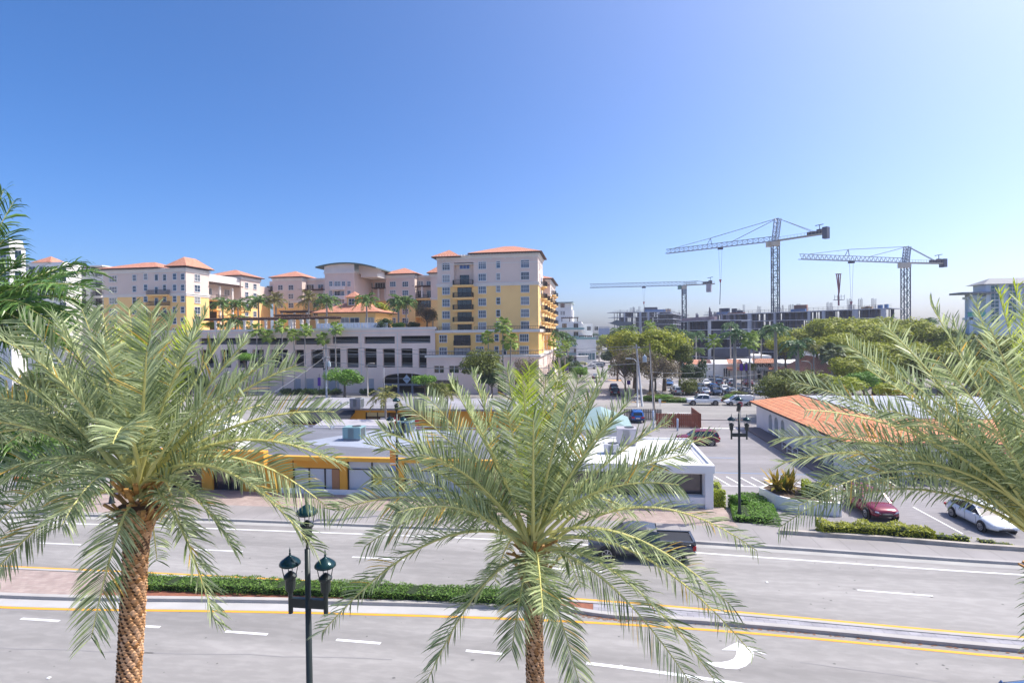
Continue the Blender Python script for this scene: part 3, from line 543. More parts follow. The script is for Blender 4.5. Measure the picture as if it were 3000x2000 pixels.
for i, (x, y) in enumerate(((1000, 1188), (1020, 1184), (1052, 1188), (1270, 1180))):
    p = G(x, y, 3.56); m = MB(); m._lathe(p, [(.25, 0), (.12, .06), (.1, .35), (.18, .36), (.16, .45)], 10); tag(m.build('roof_vent', steel), ['small roof vent left of the grey air conditioner', 'small roof vent between two others on the yard roof', 'small roof vent under the grey air conditioner', 'roof vent right of the second air conditioner'][i], 'vent', 'vents on the yard roof')
p = G(1278, 1178, 3.56); m = MB()._lathe((p.x, p.y, 3.56), [(.9, 0), (.85, .1), (.5, .55), (.02, .7)], 16); tag(m.build('roof_dome', white, smooth=True), 'white dome skylight on the yard building roof', 'skylight')
m = MB(); p = G(860, 1262); 
t = thing('patio_roof', 'sloping grey corrugated lean-to roof in the yard behind the ochre building', 'canopy', (-26, 57, 0)); m.quad((-31.5, 56, 2.3), (-23.5, 57, 2.2), (-22.6, 61.5, 3.1), (-31.5, 61, 3.1)); m.quad((-31.5, 61, 3.04), (-22.6, 61.5, 3.04), (-23.5, 57, 2.14), (-31.5, 56, 2.24)); m.build('roof', mat('corrugated', (.42, .40, .42), .6, .2, .6), t)
m = MB(); [m.bar((x, y, 0), (x, y, 2.3 if y < 59 else 3.0), .09) for x, y in ((-31.2, 56.3), (-24, 57.3), (-23, 61.2), (-31.2, 60.8))]; m.build('post', steel, t)
m = MB(); p = PY(1208, 1245, 66); m.box(p.x-1.0, p.x+.2, 65.6, 65.75, .5, 2.6); m2 = m
for i, (px, h) in enumerate(((1155, 2.3), (1213, 2.5))):
    p = PY(px, 1240, 66.5); t = thing('flag_banner', ['red feather banner left of the yard lamp', 'red feather banner right of the yard air conditioner'][i], 'banner', (p.x, 66.5, 0), group='red banners in the yard')
    MB().tube([(p.x, 66.5, 0), (p.x, 66.5, h+.3)], .03).build('pole', darkmetal, t); m = MB(); m.prism([(p.x, 66.49, .5), (p.x+.8, 66.49, .7), (p.x+.6, 66.49, h), (p.x, 66.49, h+.3)], (0, .02, 0)); m.build('cloth', mat('red_cloth', (.6, .02, .04), .7), t)
# --- white office building with parapet
b = thing('office_building', 'white flat roofed office building with black glass front in the centre foreground', 'building', (2, 41, 0)); x0, x1, y0, y1 = -5.4, 8.55, 41.35, 51.3
fz = 3.25; q = lambda a, c: PY(a, c, y0)
wx0, wx1, wz0, wz1 = q(1915, 1386).x, q(2061, 1386).x, q(2000, 1452).z, q(2000, 1387).z
H = [(-4.6, 3.4, .75, 2.62), (wx0, wx1, wz0, wz1)]
m = MB(); holes_wall(m, x0, x1, 0, 2.75, y0, .8, H)
m.quad((x1, y0, 0), (x1, y1, 0), (x1, y1, 2.75), (x1, y0, 2.75)); m.quad((x1, y1, 0), (x0, y1, 0), (x0, y1, 2.75), (x1, y1, 2.75)); m.quad((x0, y1, 0), (x0, y0, 0), (x0, y0, 2.75), (x0, y1, 2.75)); m.build('wall', white, b)
m = MB(); m.box(x0-.05, x1+.25, y0-.35, y0+.2, 2.72, fz+.06); m.box(x1, x1+.25, y0+.2, y1+.1, 2.72, fz+.06); m.box(x0-.05, x1+.25, y1+.1, y1+.3, 2.72, fz+.06); m.build('parapet', white, b, bevel=.02)
m = MB(); m.quad((x0, y0+.2, fz-.1), (x1, y0+.2, fz-.1), (x1, y1+.1, fz-.1), (x0, y1+.1, fz-.1)); m.build('roof', whiteroof, b)
m = MB(); m.box(x1-.35, x1-.12, y0+.3, y1, fz-.095, fz-.06); m.build('gutter_strip', mat('grey_gutter', (.45, .45, .48), .8), b)
m = MB(); m.box(wx1+.05, x1+.15, y0-.3, y0-.01, 0, 2.72); m.box(wx0-.95, wx0-.05, y0-.3, y0-.01, 0, 2.72); m.build('pillar', white, b, bevel=.02)
m = MB(); m.box(wx0-.05, wx1+.05, y0-.2, y0-.01, wz0-.5, wz0-.02); m.build('sill', white, b)
for a, c, d, e in H:
    m = MB(); m.quad((a, y0+.7, d), (c, y0+.7, d), (c, y0+.7, e), (a, y0+.7, e)); f = m.build('window', mat('brown_glass', (.085, .07, .075), .12, spec=.9), b)
    m = MB(); n = 2 if a > 3 else 4
    for k in range(n+1): x = a+(c-a)*k/n; x = min(max(x, a+.04), c-.04); m.box(x-.035, x+.035, y0+.6, y0+.69, d, e)
    m.box(a, c, y0+.6, y0+.695, e-.08, e); m.box(a, c, y0+.6, y0+.695, d, d+.07); m.build('frame', darkmetal, f)
text('contractors', .46, b, (PY(1908, 1370, y0-.37).x-1.35, y0-.37, 3.0), (R(90), 0, 0), mat('black_letters', (.02, .02, .02), .5), .03)
ac_unit('beige air conditioner on the back of the white office roof', *G(1835, 1300, 3.2).xy, 3.16, 1.7, 1.4, 1.5, (.42, .40, .43))
ac_unit('low grey air conditioner in front of the beige one on the office roof', *G(1790, 1325, 3.2).xy, 3.16, 1.2, 1.0, .8, (.5, .5, .52))
# flag
t = thing('flag', 'united states flag hanging limp from a short pole on the white office front', 'flag', (2.5, y0-.4, 3)); p = PY(1919, 1345, 40.6)
MB().tube([(p.x, y0-.36, 2.9), (p.x, 40.3, 3.8)], .025).build('pole', steel, t)
flr = mat('flag_red', (.6, .03, .05), .7); flb = mat('flag_blue', (.03, .05, .25), .7)
for j in range(9):
    m = MB()
    for k in range(7):
        x = p.x-.3+k*.09; d = .05*sin(k*2.1); w = .6+.4*(j/8)
        if j < 4: w *= .45
        m.quad((p.x+(x-p.x)*w, 40.32+d, 3.62-j*.13), (p.x+(x+.09-p.x)*w, 40.32+.05*sin((k+1)*2.1), 3.62-j*.13), (p.x+(x+.09-p.x)*w, 40.32+.05*sin((k+1)*2.1), 3.75-j*.13), (p.x+(x-p.x)*w, 40.32+d, 3.75-j*.13))
    m.build('canton' if j < 4 else 'stripe', flb if j < 4 else (flr if j % 2 else white), t)
# --- green gabled building, fence enclosure, utility stub
b = thing('green_roof_shed', 'small building with pale green metal gable roof behind the office', 'building', (3, 60, 0))
ga = G(1851, 1192, 4.2); 
m = MB(); X0, X1, Y0, Y1, ze, zr = -4.6, 4.4, 58.5, 68, 2.7, 4.2; xm = (X0+X1)/2+1.2
m.quad((X1, Y0, ze), (X1, Y1, ze), (xm, Y1-1.8, zr), (xm, Y0+1.8, zr)); m.quad((X0, Y1, ze), (X0, Y0, ze), (xm, Y0+1.8, zr), (xm, Y1-1.8, zr)); m.poly(((X0, Y0, ze), (X1, Y0, ze), (xm, Y0+1.8, zr))); m.poly(((X1, Y1, ze), (X0, Y1, ze), (xm, Y1-1.8, zr)))
m.build('roof', mat('mint_metal', (.27, .38, .36), .45, .05, .5), b); m = MB(); m.box(X0+.3, X1-.3, Y0+.3, Y1-.3, 0, ze-.02); m.build('wall', white, b)
m = MB(); m.box(X0+.8, X0+2.0, Y0+.22, Y0+.29, .9, 2.1); m.build('window', glassd, b)
f0 = G(1918, 1245); f1 = G(2043, 1246)
t = thing('fence', 'red brown board fence enclosure beside the back street', 'fence', (f0.x, f0.y, 0)); fm = mat('red_fence_boards', (.30, .085, .045), .8, .25, 3., stretch=(4, 1, .2))
yf = 76.4; m = MB()
X = f0.x
while X < f1.x: m.box(X, X+.24, yf, yf+.04, .05, 1.95); X += .27
m.build('boards', fm, t); m = MB(); Y = yf
while Y < 83: m.box(f1.x, f1.x+.04, Y, Y+.22, .05, 1.95); Y += .26
m.build('side_boards', fm, t); m = MB()
for z in (.4, 1.0, 1.6): m.box(f0.x, f1.x, yf+.041, yf+.1, z, z+.1)
for x in (f0.x, (f0.x+f1.x)/2, f1.x-.1): m.box(x, x+.1, yf+.101, yf+.2, 0, 1.98)
m.build('rails', brownwood, t)
t = thing('fence', 'weathered grey picket fence behind the red brown enclosure', 'fence', (f0.x-6, 82.5, 0)); m = MB(); X = f0.x-4
while X < f0.x+1.5: m.box(X, X+.2, 82.4, 82.45, .05, 1.7); X += .25
m.build('boards', polew, t); m = MB(); m.box(f0.x-4, f0.x+1.5, 82.46, 82.52, 1.2, 1.3); m.build('rails', polew, t)
t = thing('dumpster', 'pale covered bin inside the fence enclosure', 'bin', ((f0.x+f1.x)/2, 80, 0)); xx = (f0.x+f1.x)/2
m = MB(); m.box(xx-.8, xx+2.2, 79, 80.8, .1, 1.3); m.build('body', mat('bin_body', (.3, .32, .3), .6), t); m = MB(); m.box(xx-.9, xx+.65, 78.9, 80.9, 1.31, 1.4); m.box(xx+.7, xx+2.3, 78.9, 80.9, 1.31, 1.4); m.build('lid', mat('bin_lid', (.55, .54, .52), .6), t)
for i, (x, y, h) in enumerate(((1914, 1260, 2.6), (1985, 1262, 1.6))):
    p = G(x, y); m = MB()._lathe((p.x, p.y, 0), [(.12, 0), (.12, h), (.1, h+.03), (.02, h+.06)], 10); tag(m.build('bollard', mat('pale_blue_pipe', (.45, .55, .68), .5), smooth=True), ['tall pale blue vent pipe before the brown fence', 'short white pipe before the middle of the brown fence'][i], 'pipe')
# --- mission style building with clay tile roof
b = thing('arched_building', 'white building with arched windows and orange clay tile roof at the car park', 'building', (23, 60, 0))
X0, X1, Y0, Y1, ze = 22.2, 47, 51.0, 78.0, 3.45
rt, rh = 3.6, 1.25
m = MB()   # tile skirts: left, front, back
m.quad((X0-.75, Y1+.6, ze), (X0-.75, Y0-.7, ze), (X0+rt+1.2, Y0+rt+1, ze+rh), (X0+rt+1.2, Y1-2.5, ze+rh)); m.build('roof', orooft, b)
m = MB(); m.quad((X0-.75, Y0-.7, ze), (X1, Y0-.7, ze), (X1, Y0+rt+1, ze+rh), (X0+rt+1.2, Y0+rt+1, ze+rh)); m.build('roof', tilemat('orange_clay_tiles_front', (.66, .22, .085), (.74, .34, .17), .62, .30, (.20, .07, .04), .035, 'XY'), b)
m = MB(); m.poly(((X0-.75, Y1+.6, ze), (X0+rt+1.2, Y1-2.5, ze+rh), (X1, Y1-2.5, ze+rh), (X1, Y1+.6, ze))); m.build('roof', orooft, b)
m = MB(); m.box(X0+rt+1.2, X1, Y0+rt+1, Y1-2.5, ze+.3, ze+rh-.1); m.build('flat_roof', mat('bluish_white_roof', (.36, .38, .44), .85, .15, .3), b)
m = MB(); m.box(X0+rt+1.05, X0+rt+1.3, Y0+rt+.9, Y1-2.4, ze+rh-.25, ze+rh+.06); m.box(X0+rt+1.3, X1, Y0+rt+.85, Y0+rt+1.1, ze+rh-.25, ze+rh+.06); m.build('ridge_cap', mat('grey_ridge', (.35, .32, .33), .8), b)
m = MB(); m.box(X0-.78, X0-.7, Y0-.73, Y1+.6, ze-.22, ze-.01); m.box(X0-.7, X1, Y0-.78, Y0-.7, ze-.22, ze-.01); m.box(X0-.7, X0-.02, Y0-.7, Y1+.5, ze-.1, ze-.04); m.box(X0-.02, X1, Y0-.7, Y0-.01, ze-.1, ze-.04); m.build('fascia', brownwood, b)
def arch_wall(mb, axis, c0, a0, a1, z1, arches, t=.5):
    def P(u, z, d=0): return (c0+d, u, z) if axis == 'x' else (u, c0+d, z)
    def Q(pts): mb.poly(pts if axis == 'y' else pts[::-1])
    u = a0
    for (s, e, zs) in sorted(arches):
        Q([P(u, 0), P(s, 0), P(s, z1), P(u, z1)]); r = (e-s)/2; c = (s+e)/2; n = 10
        for k in range(n):
            p0 = pi-pi*k/n; p1 = pi-pi*(k+1)/n; A = (c+r*cos(p0), zs+r*sin(p0)); B = (c+r*cos(p1), zs+r*sin(p1))
            Q([P(A[0], A[1]), P(B[0], B[1]), P(B[0], z1), P(A[0], z1)]); Q([P(A[0], A[1], 0), P(A[0], A[1], t), P(B[0], B[1], t), P(B[0], B[1], 0)])
        Q([P(s, 0), P(s, zs), P(s, zs, t), P(s, 0, t)]); Q([P(e, zs), P(e, 0), P(e, 0, t), P(e, zs, t)]); u = e
    Q([P(u, 0), P(a1, 0), P(a1, z1), P(u, z1)])
m = MB(); al = [(71.6, 72.9, 1.9), (69.4, 70.7, 1.9), (67.2, 68.5, 1.9), (61.6, 62.9, 1.9), (59.4, 60.7, 1.9), (54.2, 55.6, 2.0), (56.6, 58.0, 2.0)]
arch_wall(m, 'x', X0, Y0, Y1, ze-.1, al, .5); af = [(24.6, 26.2, 1.95), (27.3, 28.9, 1.95), (30, 31.6, 1.95)]
arch_wall(m, 'y', Y0, X0, X1, ze-.1, af, .5); m.quad((X1, Y1, 0), (X0, Y1, 0), (X0, Y1, ze-.1), (X1, Y1, ze-.1)); m.build('wall', white, b)
for s, e, z in al:
    m = MB(); m.quad((X0+.45, e, 0), (X0+.45, s, 0), (X0+.45, s, 2.7), (X0+.45, e, 2.7)); w = m.build('arched_window', glassd, b)
    m = MB(); [m.box(X0+.36, X0+.44, s+(e-s)*k/3-.03, s+(e-s)*k/3+.03, .0, 2.6) for k in (1, 2)]; [m.box(X0+.37, X0+.43, s, e, z_, z_+.06) for z_ in (.7, 1.3, 1.9)]; m.build('muntin', frame_w, w)
for s, e, z in af: m = MB(); m.quad((s, Y0+.45, 0), (e, Y0+.45, 0), (e, Y0+.45, 2.75), (s, Y0+.45, 2.75)); m.build('arched_window', glassd, b)
a0 = G(2650, 1320, 2.7); m = MB(); ax0, ax1 = 33.2, 40.6; m.prism([(ax0, Y0-.75, 3.2), (ax0, Y0-2.6, 2.35), (ax0, Y0-2.6, 2.05), (ax0, Y0-.75, 2.9)], (ax1-ax0, 0, 0))
aw = thing('awning', 'dark red cloth awning on the front of the arched building', 'awning', (ax0, Y0-.7, 2.5)); m.build('canopy', mat('maroon_awning', (.20, .012, .03), .85), aw); m = MB(); [m.bar((x, Y0-2.5, 0), (x, Y0-2.5, 2.1), .07) for x in (ax0+.2, ax1-.2)]; m.build('post', steel, aw)
m = MB(); m.box(X0-2.0, X0-.02, Y0-1, Y1-1.5, 0, .16); struct('raised_walkway', m, mat('walk_dark', (.22, .17, .16), .9))
t = thing('handrail', 'white ramp handrails along the left wall of the arched building', 'railing', (X0-1.8, 58, 0)); m = MB()
for y in (58, 59.5, 61, 62.5): m.bar((X0-1.8, y, .16), (X0-1.8, y, 1.1), .05)
m.bar((X0-1.8, 58, 1.1), (X0-1.8, 62.5, 1.1), .05); m.bar((X0-1.8, 58, .65), (X0-1.8, 62.5, .65), .04); m.build('rail', frame_w, t)
m = MB(); m.box(X0+.9, X0+2, Y0-4, Y0-3, 0, .01)
# ------------------------------------------------------------ yellow apartment complex over its garage
YF = 119.0
def stucco_block(b, x0, x1, y0, y1, zs, roof=None, rh=2.2, ov=.9, corn=True, sides='lrb', skip_low=False):
    """zs = (bottom, yellow top, beige top); front on y0. Yellow, band, beige, cornice boxes"""
    z0, z1, z2 = zs
    if z1 > z0: MB().box(x0, x1, y0, y1, z0, z1).build('wall', yellow, b)
    MB().box(x0, x1, y0, y1, z1+.7 if z1 > z0 else z0, z2).build('upper_wall', beige, b)
    m = MB()
    if z1 > z0: m.box(x0-.12, x1+.12, y0-.12, y1+.12, z1, z1+.7); m.box(x0-.25, x1+.25, y0-.25, y1+.25, z1+.45, z1+.62)
    m.box(x0-.15, x1+.15, y0-.15, y1+.15, z2-1.0, z2-.001); m.box(x0-.35, x1+.35, y0-.35, y1+.35, z2-.45, z2-.15)
    m.build('cornice', cream, b)
    if roof: m = MB().hip(x0-ov, x1+ov, y0-ov, y1+ov, z2+.2, rh); m.build('roof', rooft, b); m = MB().box(x0-ov+.03, x1+ov-.03, y0-ov+.03, y1+ov-.03, z2+.0, z2+.19); m.build('eaves', brownwood, b)
def zc(y_, x_=1400, Y=YF): return PY(x_, y_, Y).z
# tower
T = thing('apartment_tower', 'tall yellow and beige apartment tower with red tile roofs at the street corner', 'building', (-22, 125, 0))
tx0, tx1 = PY(1282, 900, YF).x, PY(1577, 900, YF).x; tt = PY(1500, 742, YF).z; ty = PY(1500, 836, YF).z; tl = PY(1400, 970, YF).z
ybk = 131.
MB().box(tx0, tx1, YF, ybk, tl, ty).build('wall', yellow, T); 
bx0, bx1 = PY(z2(1190, 0)[0], 800, YF).x, PY(z2(1372, 0)[0], 800, YF).x
m = MB(); m.box(tx0, bx0, YF, ybk, ty+.7, tt); m.box(bx1, tx1, YF, ybk, ty+.7, tt); m.box(bx0, bx1, YF+1.4, ybk, ty+.7, tt); m.box(bx0, bx1, YF, YF+1.4, tt-1.7, tt); m.build('upper_wall', beige, T)
m = MB(); 
for a, c in ((tx0-.15, bx0), (bx1, tx1+.15)): m.box(a, c, YF-.15, ybk, ty, ty+.7); m.box(a-.1, c+(.1 if c > tx1 else 0), YF-.3, ybk+.1, ty+.4, ty+.62)
m.box(tx0-.15, tx1+.15, YF-.15, ybk+.1, tt-.9, tt-.002); m.box(tx0-.4, tx1+.4, YF-.4, ybk+.3, tt-.4, tt-.1); m.box(tx0-.05, tx1+.05, YF-.06, ybk, tt-2.1, tt-1.95)
for x in (tx0+.0, tx1-1.5): pass
m.build('cornice', cream, T)
m = MB()
for k in range(34): x = tx0+.3+k*(tx1-tx0-.6)/33; m.box(x-.09, x+.09, YF-.75, YF-.4, tt-.35, tt-.05)
m.build('brackets', cream, T)
r0 = PY(1372, 740, YF).x
def tile_roof(b, x0, x1, y0, y1, z, h, ov=1.0):
    MB().hip(x0-ov, x1+ov, y0-ov, y1+ov, z+.22, h).build('roof', rooft, b); MB().box(x0-ov+.04, x1+ov-.04, y0-ov+.04, y1+ov-.04, z+.02, z+.2).build('eaves', brownwood, b)
tile_roof(T, r0+1, tx1, YF, ybk, tt, 2.3); tile_roof(T, tx0-.1, tx0+4.6, YF, YF+5, tt-.55, 1.9)
FR = [318, 427, 540, 650, 760, 868]
def wcol(par, cx, rows, w, h, Y, zf=z2, nx=2, nz=2, **k):
    for r in rows:
        if isinstance(r, tuple): c, r = r
        else: c = cx
        p = PY(*zf(c, r), Y); window(par, (p.x, Y, p.z), w, h, nx, nz, **k)
wcol(T, 1120, FR, 1.65, 1.5, YF, nx=4); wcol(T, 1452, [307, 415, 530, 642, 752, 862], 1.65, 1.5, YF, nx=4); wcol(T, 1599, [300, 410, 520, 632, 745, 855], .75, 1.4, YF, nx=1); wcol(T, 1845, [292, 402, 517, 630, 743, 855], 1.7, 1.55, YF, nx=4)
p = PY(*z2(1290, 315), YF+1.4); window(T, (p.x, YF+1.4, p.z), 2.2, 1.15, 3, 1, gm=mat('blue_glass', (.03, .07, .28), .1, spec=1.))
m = MB()   # arches moulding over top windows
for cx, wd in ((1102, .5), (1138, .5), (1434, .5), (1470, .5), (1597, .5), (1825, .5), (1863, .5)):
    p = PY(*z2(cx, 268), YF)
    for k in range(8): a, c = pi*k/8, pi*(k+1)/8; m.bar((p.x+.5*cos(a), YF-.05, p.z+.42*sin(a)), (p.x+.5*cos(c), YF-.05, p.z+.42*sin(c)), .1)
for cx, cy in ((1530, 243), (1663, 238), (1750, 235), (1925, 228)): p = PY(*z2(cx, cy), YF); m.prism([(p.x+.2*cos(k*pi/3), YF-.08, p.z+.2*sin(k*pi/3)) for k in range(6)], (0, .07, 0))
m.build('moulding', cream, T)
for r in (440, 552, 662, 772, 872):
    p = PY(*z2(1285, r), YF); Yd = YF+1.4 if r == 440 else YF; w = 1.9 if r == 440 else 3.0
    p = PY(*z2(1290, r), Yd); window(T, (p.x, Yd-.02, p.z), w, 2.0, 3, 1, sill=False, gm=glassd, fm=darkmetal, name='balcony_door')
for r in (488, 602, 713, 825): p = PY(*z2(1282, r), YF); balcony(T, p.x-2.25, p.x+2.25, YF-.02, 1.3, p.z)
# terrace parapet band and lower storeys
lx0, lx1 = PY(1273, 1000, YF-1.5).x, PY(1578, 1000, YF-1.5).x; Yl = YF-1.5; lb, lt = PY(1400, 1046, Yl).z, PY(1400, 974, Yl).z
MB().box(lx0, lx1, Yl, ybk, lb, lt).build('wall', yellow2, T)
m = MB(); m.box(lx0-.2, lx1+.35, Yl-.25, ybk+3, lt, lt+.62); m.build('terrace_band', cream, T)
def rail(par, x0, x1, y, z, h=.9, ax='x'):
    m = MB(); n = int(abs(x1-x0)/.35)
    P = (lambda u, w: (u, y, w)) if ax == 'x' else (lambda u, w: (y, u, w))
    m.bar(P(x0, z+h), P(x1, z+h), .07); m.bar(P(x0, z+.12), P(x1, z+.12), .05)
    for k in range(n+1): u = x0+(x1-x0)*k/n; m.bar(P(u, z), P(u, z+h), .05)
    m.build('railing', darkmetal, par)
rail(T, lx0, bx0-.4, Yl-.05, lt+.62, .7); rail(T, bx1+.4, lx1+.1, Yl-.05, lt+.62, .7); rail(T, Yl, ybk+2, lx1+.2, lt+.62, .7, 'y')
for r1, r2, r3 in ((978, 975, 970), (1092, 1085, 1080)):
    wcol(T, 1093, [r1], 1.65, 1.5, Yl, nx=4); wcol(T, 1430, [r2], 1.6, 1.5, Yl, nx=4); wcol(T, 1584, [r3], .85, 1.4, Yl, nx=1); wcol(T, 1837, [r3], 1.75, 1.5, Yl, nx=4)
    p = PY(*z2(1268, r1+15), Yl); window(T, (p.x, Yl, p.z), 3.5, 2.1, 4, 1, sill=False, gm=glassd, fm=darkmetal); 
    if r1 == 978: balcony(T, p.x-1.9, p.x+1.9, Yl-.03, .5, p.z-1.15)
p = PY(*z2(1655, 1110), Yl); window(T, (p.x, Yl, p.z), .8, 1.7, 1, 1, sill=False)
# base storey
Yb = YF-3.3; gx0, gx1 = PY(1250, 1080, Yb).x, PY(1572, 1080, Yb).x+.5; bt = PY(1400, 1045, Yb).z
H = []
for a, c, d, e in ((1010, 1228, 1098, 1292), (1147, 1228, 1237, 1292)): p, q = PY(*z2(a, d-0 if 0 else c), Yb), PY(*z2(d if d > a else d, e), Yb); H.append((PY(*z2(a, e), Yb).x, PY(*z2(d, e), Yb).x, PY(*z2(a, e), Yb).z, PY(*z2(a, c), Yb).z))
dk = (PY(*z2(1010, 1400), Yb).x, PY(*z2(1235, 1400), Yb).x, 0.1, PY(*z2(1010, 1358), Yb).z)
m = MB(); holes_wall(m, gx0, gx1, 0, bt, Yb, .4, H+[dk]+[(gx1-5.2, gx1-3.4, .3, 3.4), (gx1-9, gx1-7.2, .3, 3.4)]); m.quad((gx1, Yb, 0), (gx1, 178, 0), (gx1, 178, bt), (gx1, Yb, bt)); m.quad((gx0, ybk, 0), (gx0, Yb, 0), (gx0, Yb, bt), (gx0, ybk, bt)); m.build('base_wall', garagec, T)
m = MB(); m.quad((gx0, Yb+.39, 0), (gx1, Yb+.39, 0), (gx1, Yb+.39, bt), (gx0, Yb+.39, bt)); m.build('base_window', glassd, T)
m = MB(); m.box(gx0-.3, gx1+.4, Yb-.3, 178, bt-.1, bt+.35); m.build('base_ledge', cream, T); rail(T, gx0, gx1, Yb-.1, bt+.35, .8)
m = MB(); 
for a, c, d, e in H: m.box((a+c)/2-.06, (a+c)/2+.06, Yb+.25, Yb+.35, d, e); m.box(a, c, Yb+.25, Yb+.34, e-.65, e-.57)
m.build('base_frame', frame_w, T)
# street side of the tower, with curved balconies
xr = tx1
for Y in (123.2,):
    for r in (292, 402, 517, 630, 743, 855): z = PY(*z2(1845, r), YF).z; window(T, (xr, Y, z), .8, 1.5, 1, 2, R(90))
MB().box(tx1-8, tx1-1.6, ybk, 150, bt, tt-2.2).build('upper_wall', beige, T); MB().box(tx1-8, tx1-1.55, ybk+.01, 150, bt, ty-.8).build('wall', yellow, T)
MB().box(tx1-2.4, tx1-1.4, ybk, 150, tt-2.9, tt-2.2).build('cornice', cream, T)
bx3 = tx1+.35; zt3 = PX(1600, 803, bx3).z
MB().box(bx3-9, bx3, 150, 172, bt, ty-.4).build('wall', yellow, T); MB().box(bx3-9, bx3, 150, 172, ty+.3, zt3).build('upper_wall', beige, T); m = MB(); m.box(bx3-9.1, bx3+.15, 149.85, 172.1, ty-.4, ty+.3); m.build('cornice', cream, T); m = MB(); m.box(bx3-9.1, bx3+.2, 149.8, 172.1, zt3-.9, zt3-.001); m.build('cornice', cream, T); tile_roof(T, bx3-9, bx3, 150, 172, zt3, 1.7)
MB().box(tx1-3, tx1+.05, 128, 150, lt, ty-2.6).build('side_wall', yellow, T)
FZ = [PY(*z2(1282, r), YF).z for r in (488, 602, 713, 825, 930)]
def round_balc(Y, z, x=xr, r=1.35):
    m = MB(); q = MB(); n = 8; c = [(x+r*sin(pi*k/n), Y-r*cos(pi*k/n)*1.25) for k in range(n+1)]
    m.prism([(a, b_, z-.3) for a, b_ in c][::1], (0, 0, .3)); m.prism([(x+(a-x)*.6, Y+(b_-Y)*.6, z-.75) for a, b_ in c], (0, 0, .45))
    for (a, b_), (d, e) in zip(c, c[1:]): q.bar((a, b_, z+1.05), (d, e, z+1.05), .08)
    for k in range(25): an = pi*k/24; q.bar((x+r*sin(an), Y-r*cos(an)*1.25, z), (x+r*sin(an), Y-r*cos(an)*1.25, z+1.05), .06)
    o = m.build('balcony', yellow, T); q.build('railing', darkmetal, o)
for j, Y in enumerate((127.5, 136, 145, 155.5, 164)):
    for i, z in enumerate(FZ):
        if j in (1, 2) and i == 0: continue
        round_balc(Y, z, xr if j < 3 else bx3)
        q_ = MB(); xq = (xr if j != 0 else xr)+.06 if j < 3 else bx3+.03; q_.quad((xq, Y-.9, z), (xq, Y+.9, z), (xq, Y+.9, z+2.1), (xq, Y-.9, z+2.1)); q_.build('balcony_door', glassd, T)
for Y in (124.5, 132, 140.5, 150.5, 160):
    for z in (9.9, 12.6-.4): window(T, (xr+.08 if Y > 128 else xr, Y, z), .9, 1.4, 1, 2, R(90))
for Y in (160, 168):
    for z in (FZ[0]+1.2, FZ[0]+4): window(T, (bx3, Y, z), 1.0, 1.5, 2, 2, R(90))
m = MB(); [m.bar((tx1-1.5, y, ty+2.6), (tx1+.2, y, ty+2.6), .12) for y in (132, 134, 136, 138, 140, 142, 144, 146, 148)]; m.bar((tx1+.1, 131, ty+2.5), (tx1+.1, 149.9, ty+2.5), .2); m.build('pergola', brownwood, T)
m = MB(); m.box(gx1-.01, gx1+1.2, 124, 126, 3.2, 3.3); [m.box(gx1-.01, gx1+1.3, y, y+3, 2.9, 3.1) for y in (130, 138, 146, 154)]; m.build('canopy', mat('black_awning', (0, 0, 0)), T)
m = MB(); [m.quad((gx1+.02, y, .2), (gx1+.02, y+2.6, .2), (gx1+.02, y+2.6, 5), (gx1+.02, y, 5)) for y in (119, 124.5, 130, 135.5, 141, 146.5, 152, 157.5, 163)]; m.build('base_opening', glassd, T)
# ---------------- left wing and back bar round the courtyard
Wg = thing('apartment_building', 'long U shaped yellow and beige apartment block with red hipped roofs on the left', 'building', (-110, 125, 0))
XW = PY(545, 850, YF).x; XL = PY(303, 850, YF).x; tw = PY(430, 787, YF).z; tyw = PY(500, 863, YF).z
stucco_block(Wg, XL, XW, YF, 127, (0, tyw-.35, tw), None)
tile_roof(Wg, XL, PY(462, 780, YF).x, YF, 131, tw, 2.2); tile_roof(Wg, PY(500, 780, YF).x, XW, YF, 127, tw+.15, 2.5)
rows1 = [429, 527, 630, 730, 830]
for cx, w, n in ((257, 2.0, 3), (452, .9, 1), (555, .95, 1), (822, .95, 1), (896, .95, 1)):
    for i, r in enumerate([409, 510, 612, 714, 815, 912]): p = PY(*z1(cx, r+(20 if cx == 257 else 12 if cx < 500 else 0)), YF); window(Wg, (p.x, YF, p.z), w, 1.45, n, 2)
for r in (417, 512, 610, 712): p = PY(*z1(730, r), YF); window(Wg, (p.x, YF, p.z), .8, 1.4, 1, 2)
for r in (417, 540, 640, 740): p = PY(*z1(655, r), YF); window(Wg, (p.x, YF, p.z), .75, 1.4 if r == 417 else 1.9, 1, 1, sill=r == 417, fm=frame_w)
for r in (575, 677, 778): p = PY(*z1(687, r), YF); balcony(Wg, p.x-2.7, p.x+2.7, YF-.02, 1.3, p.z)
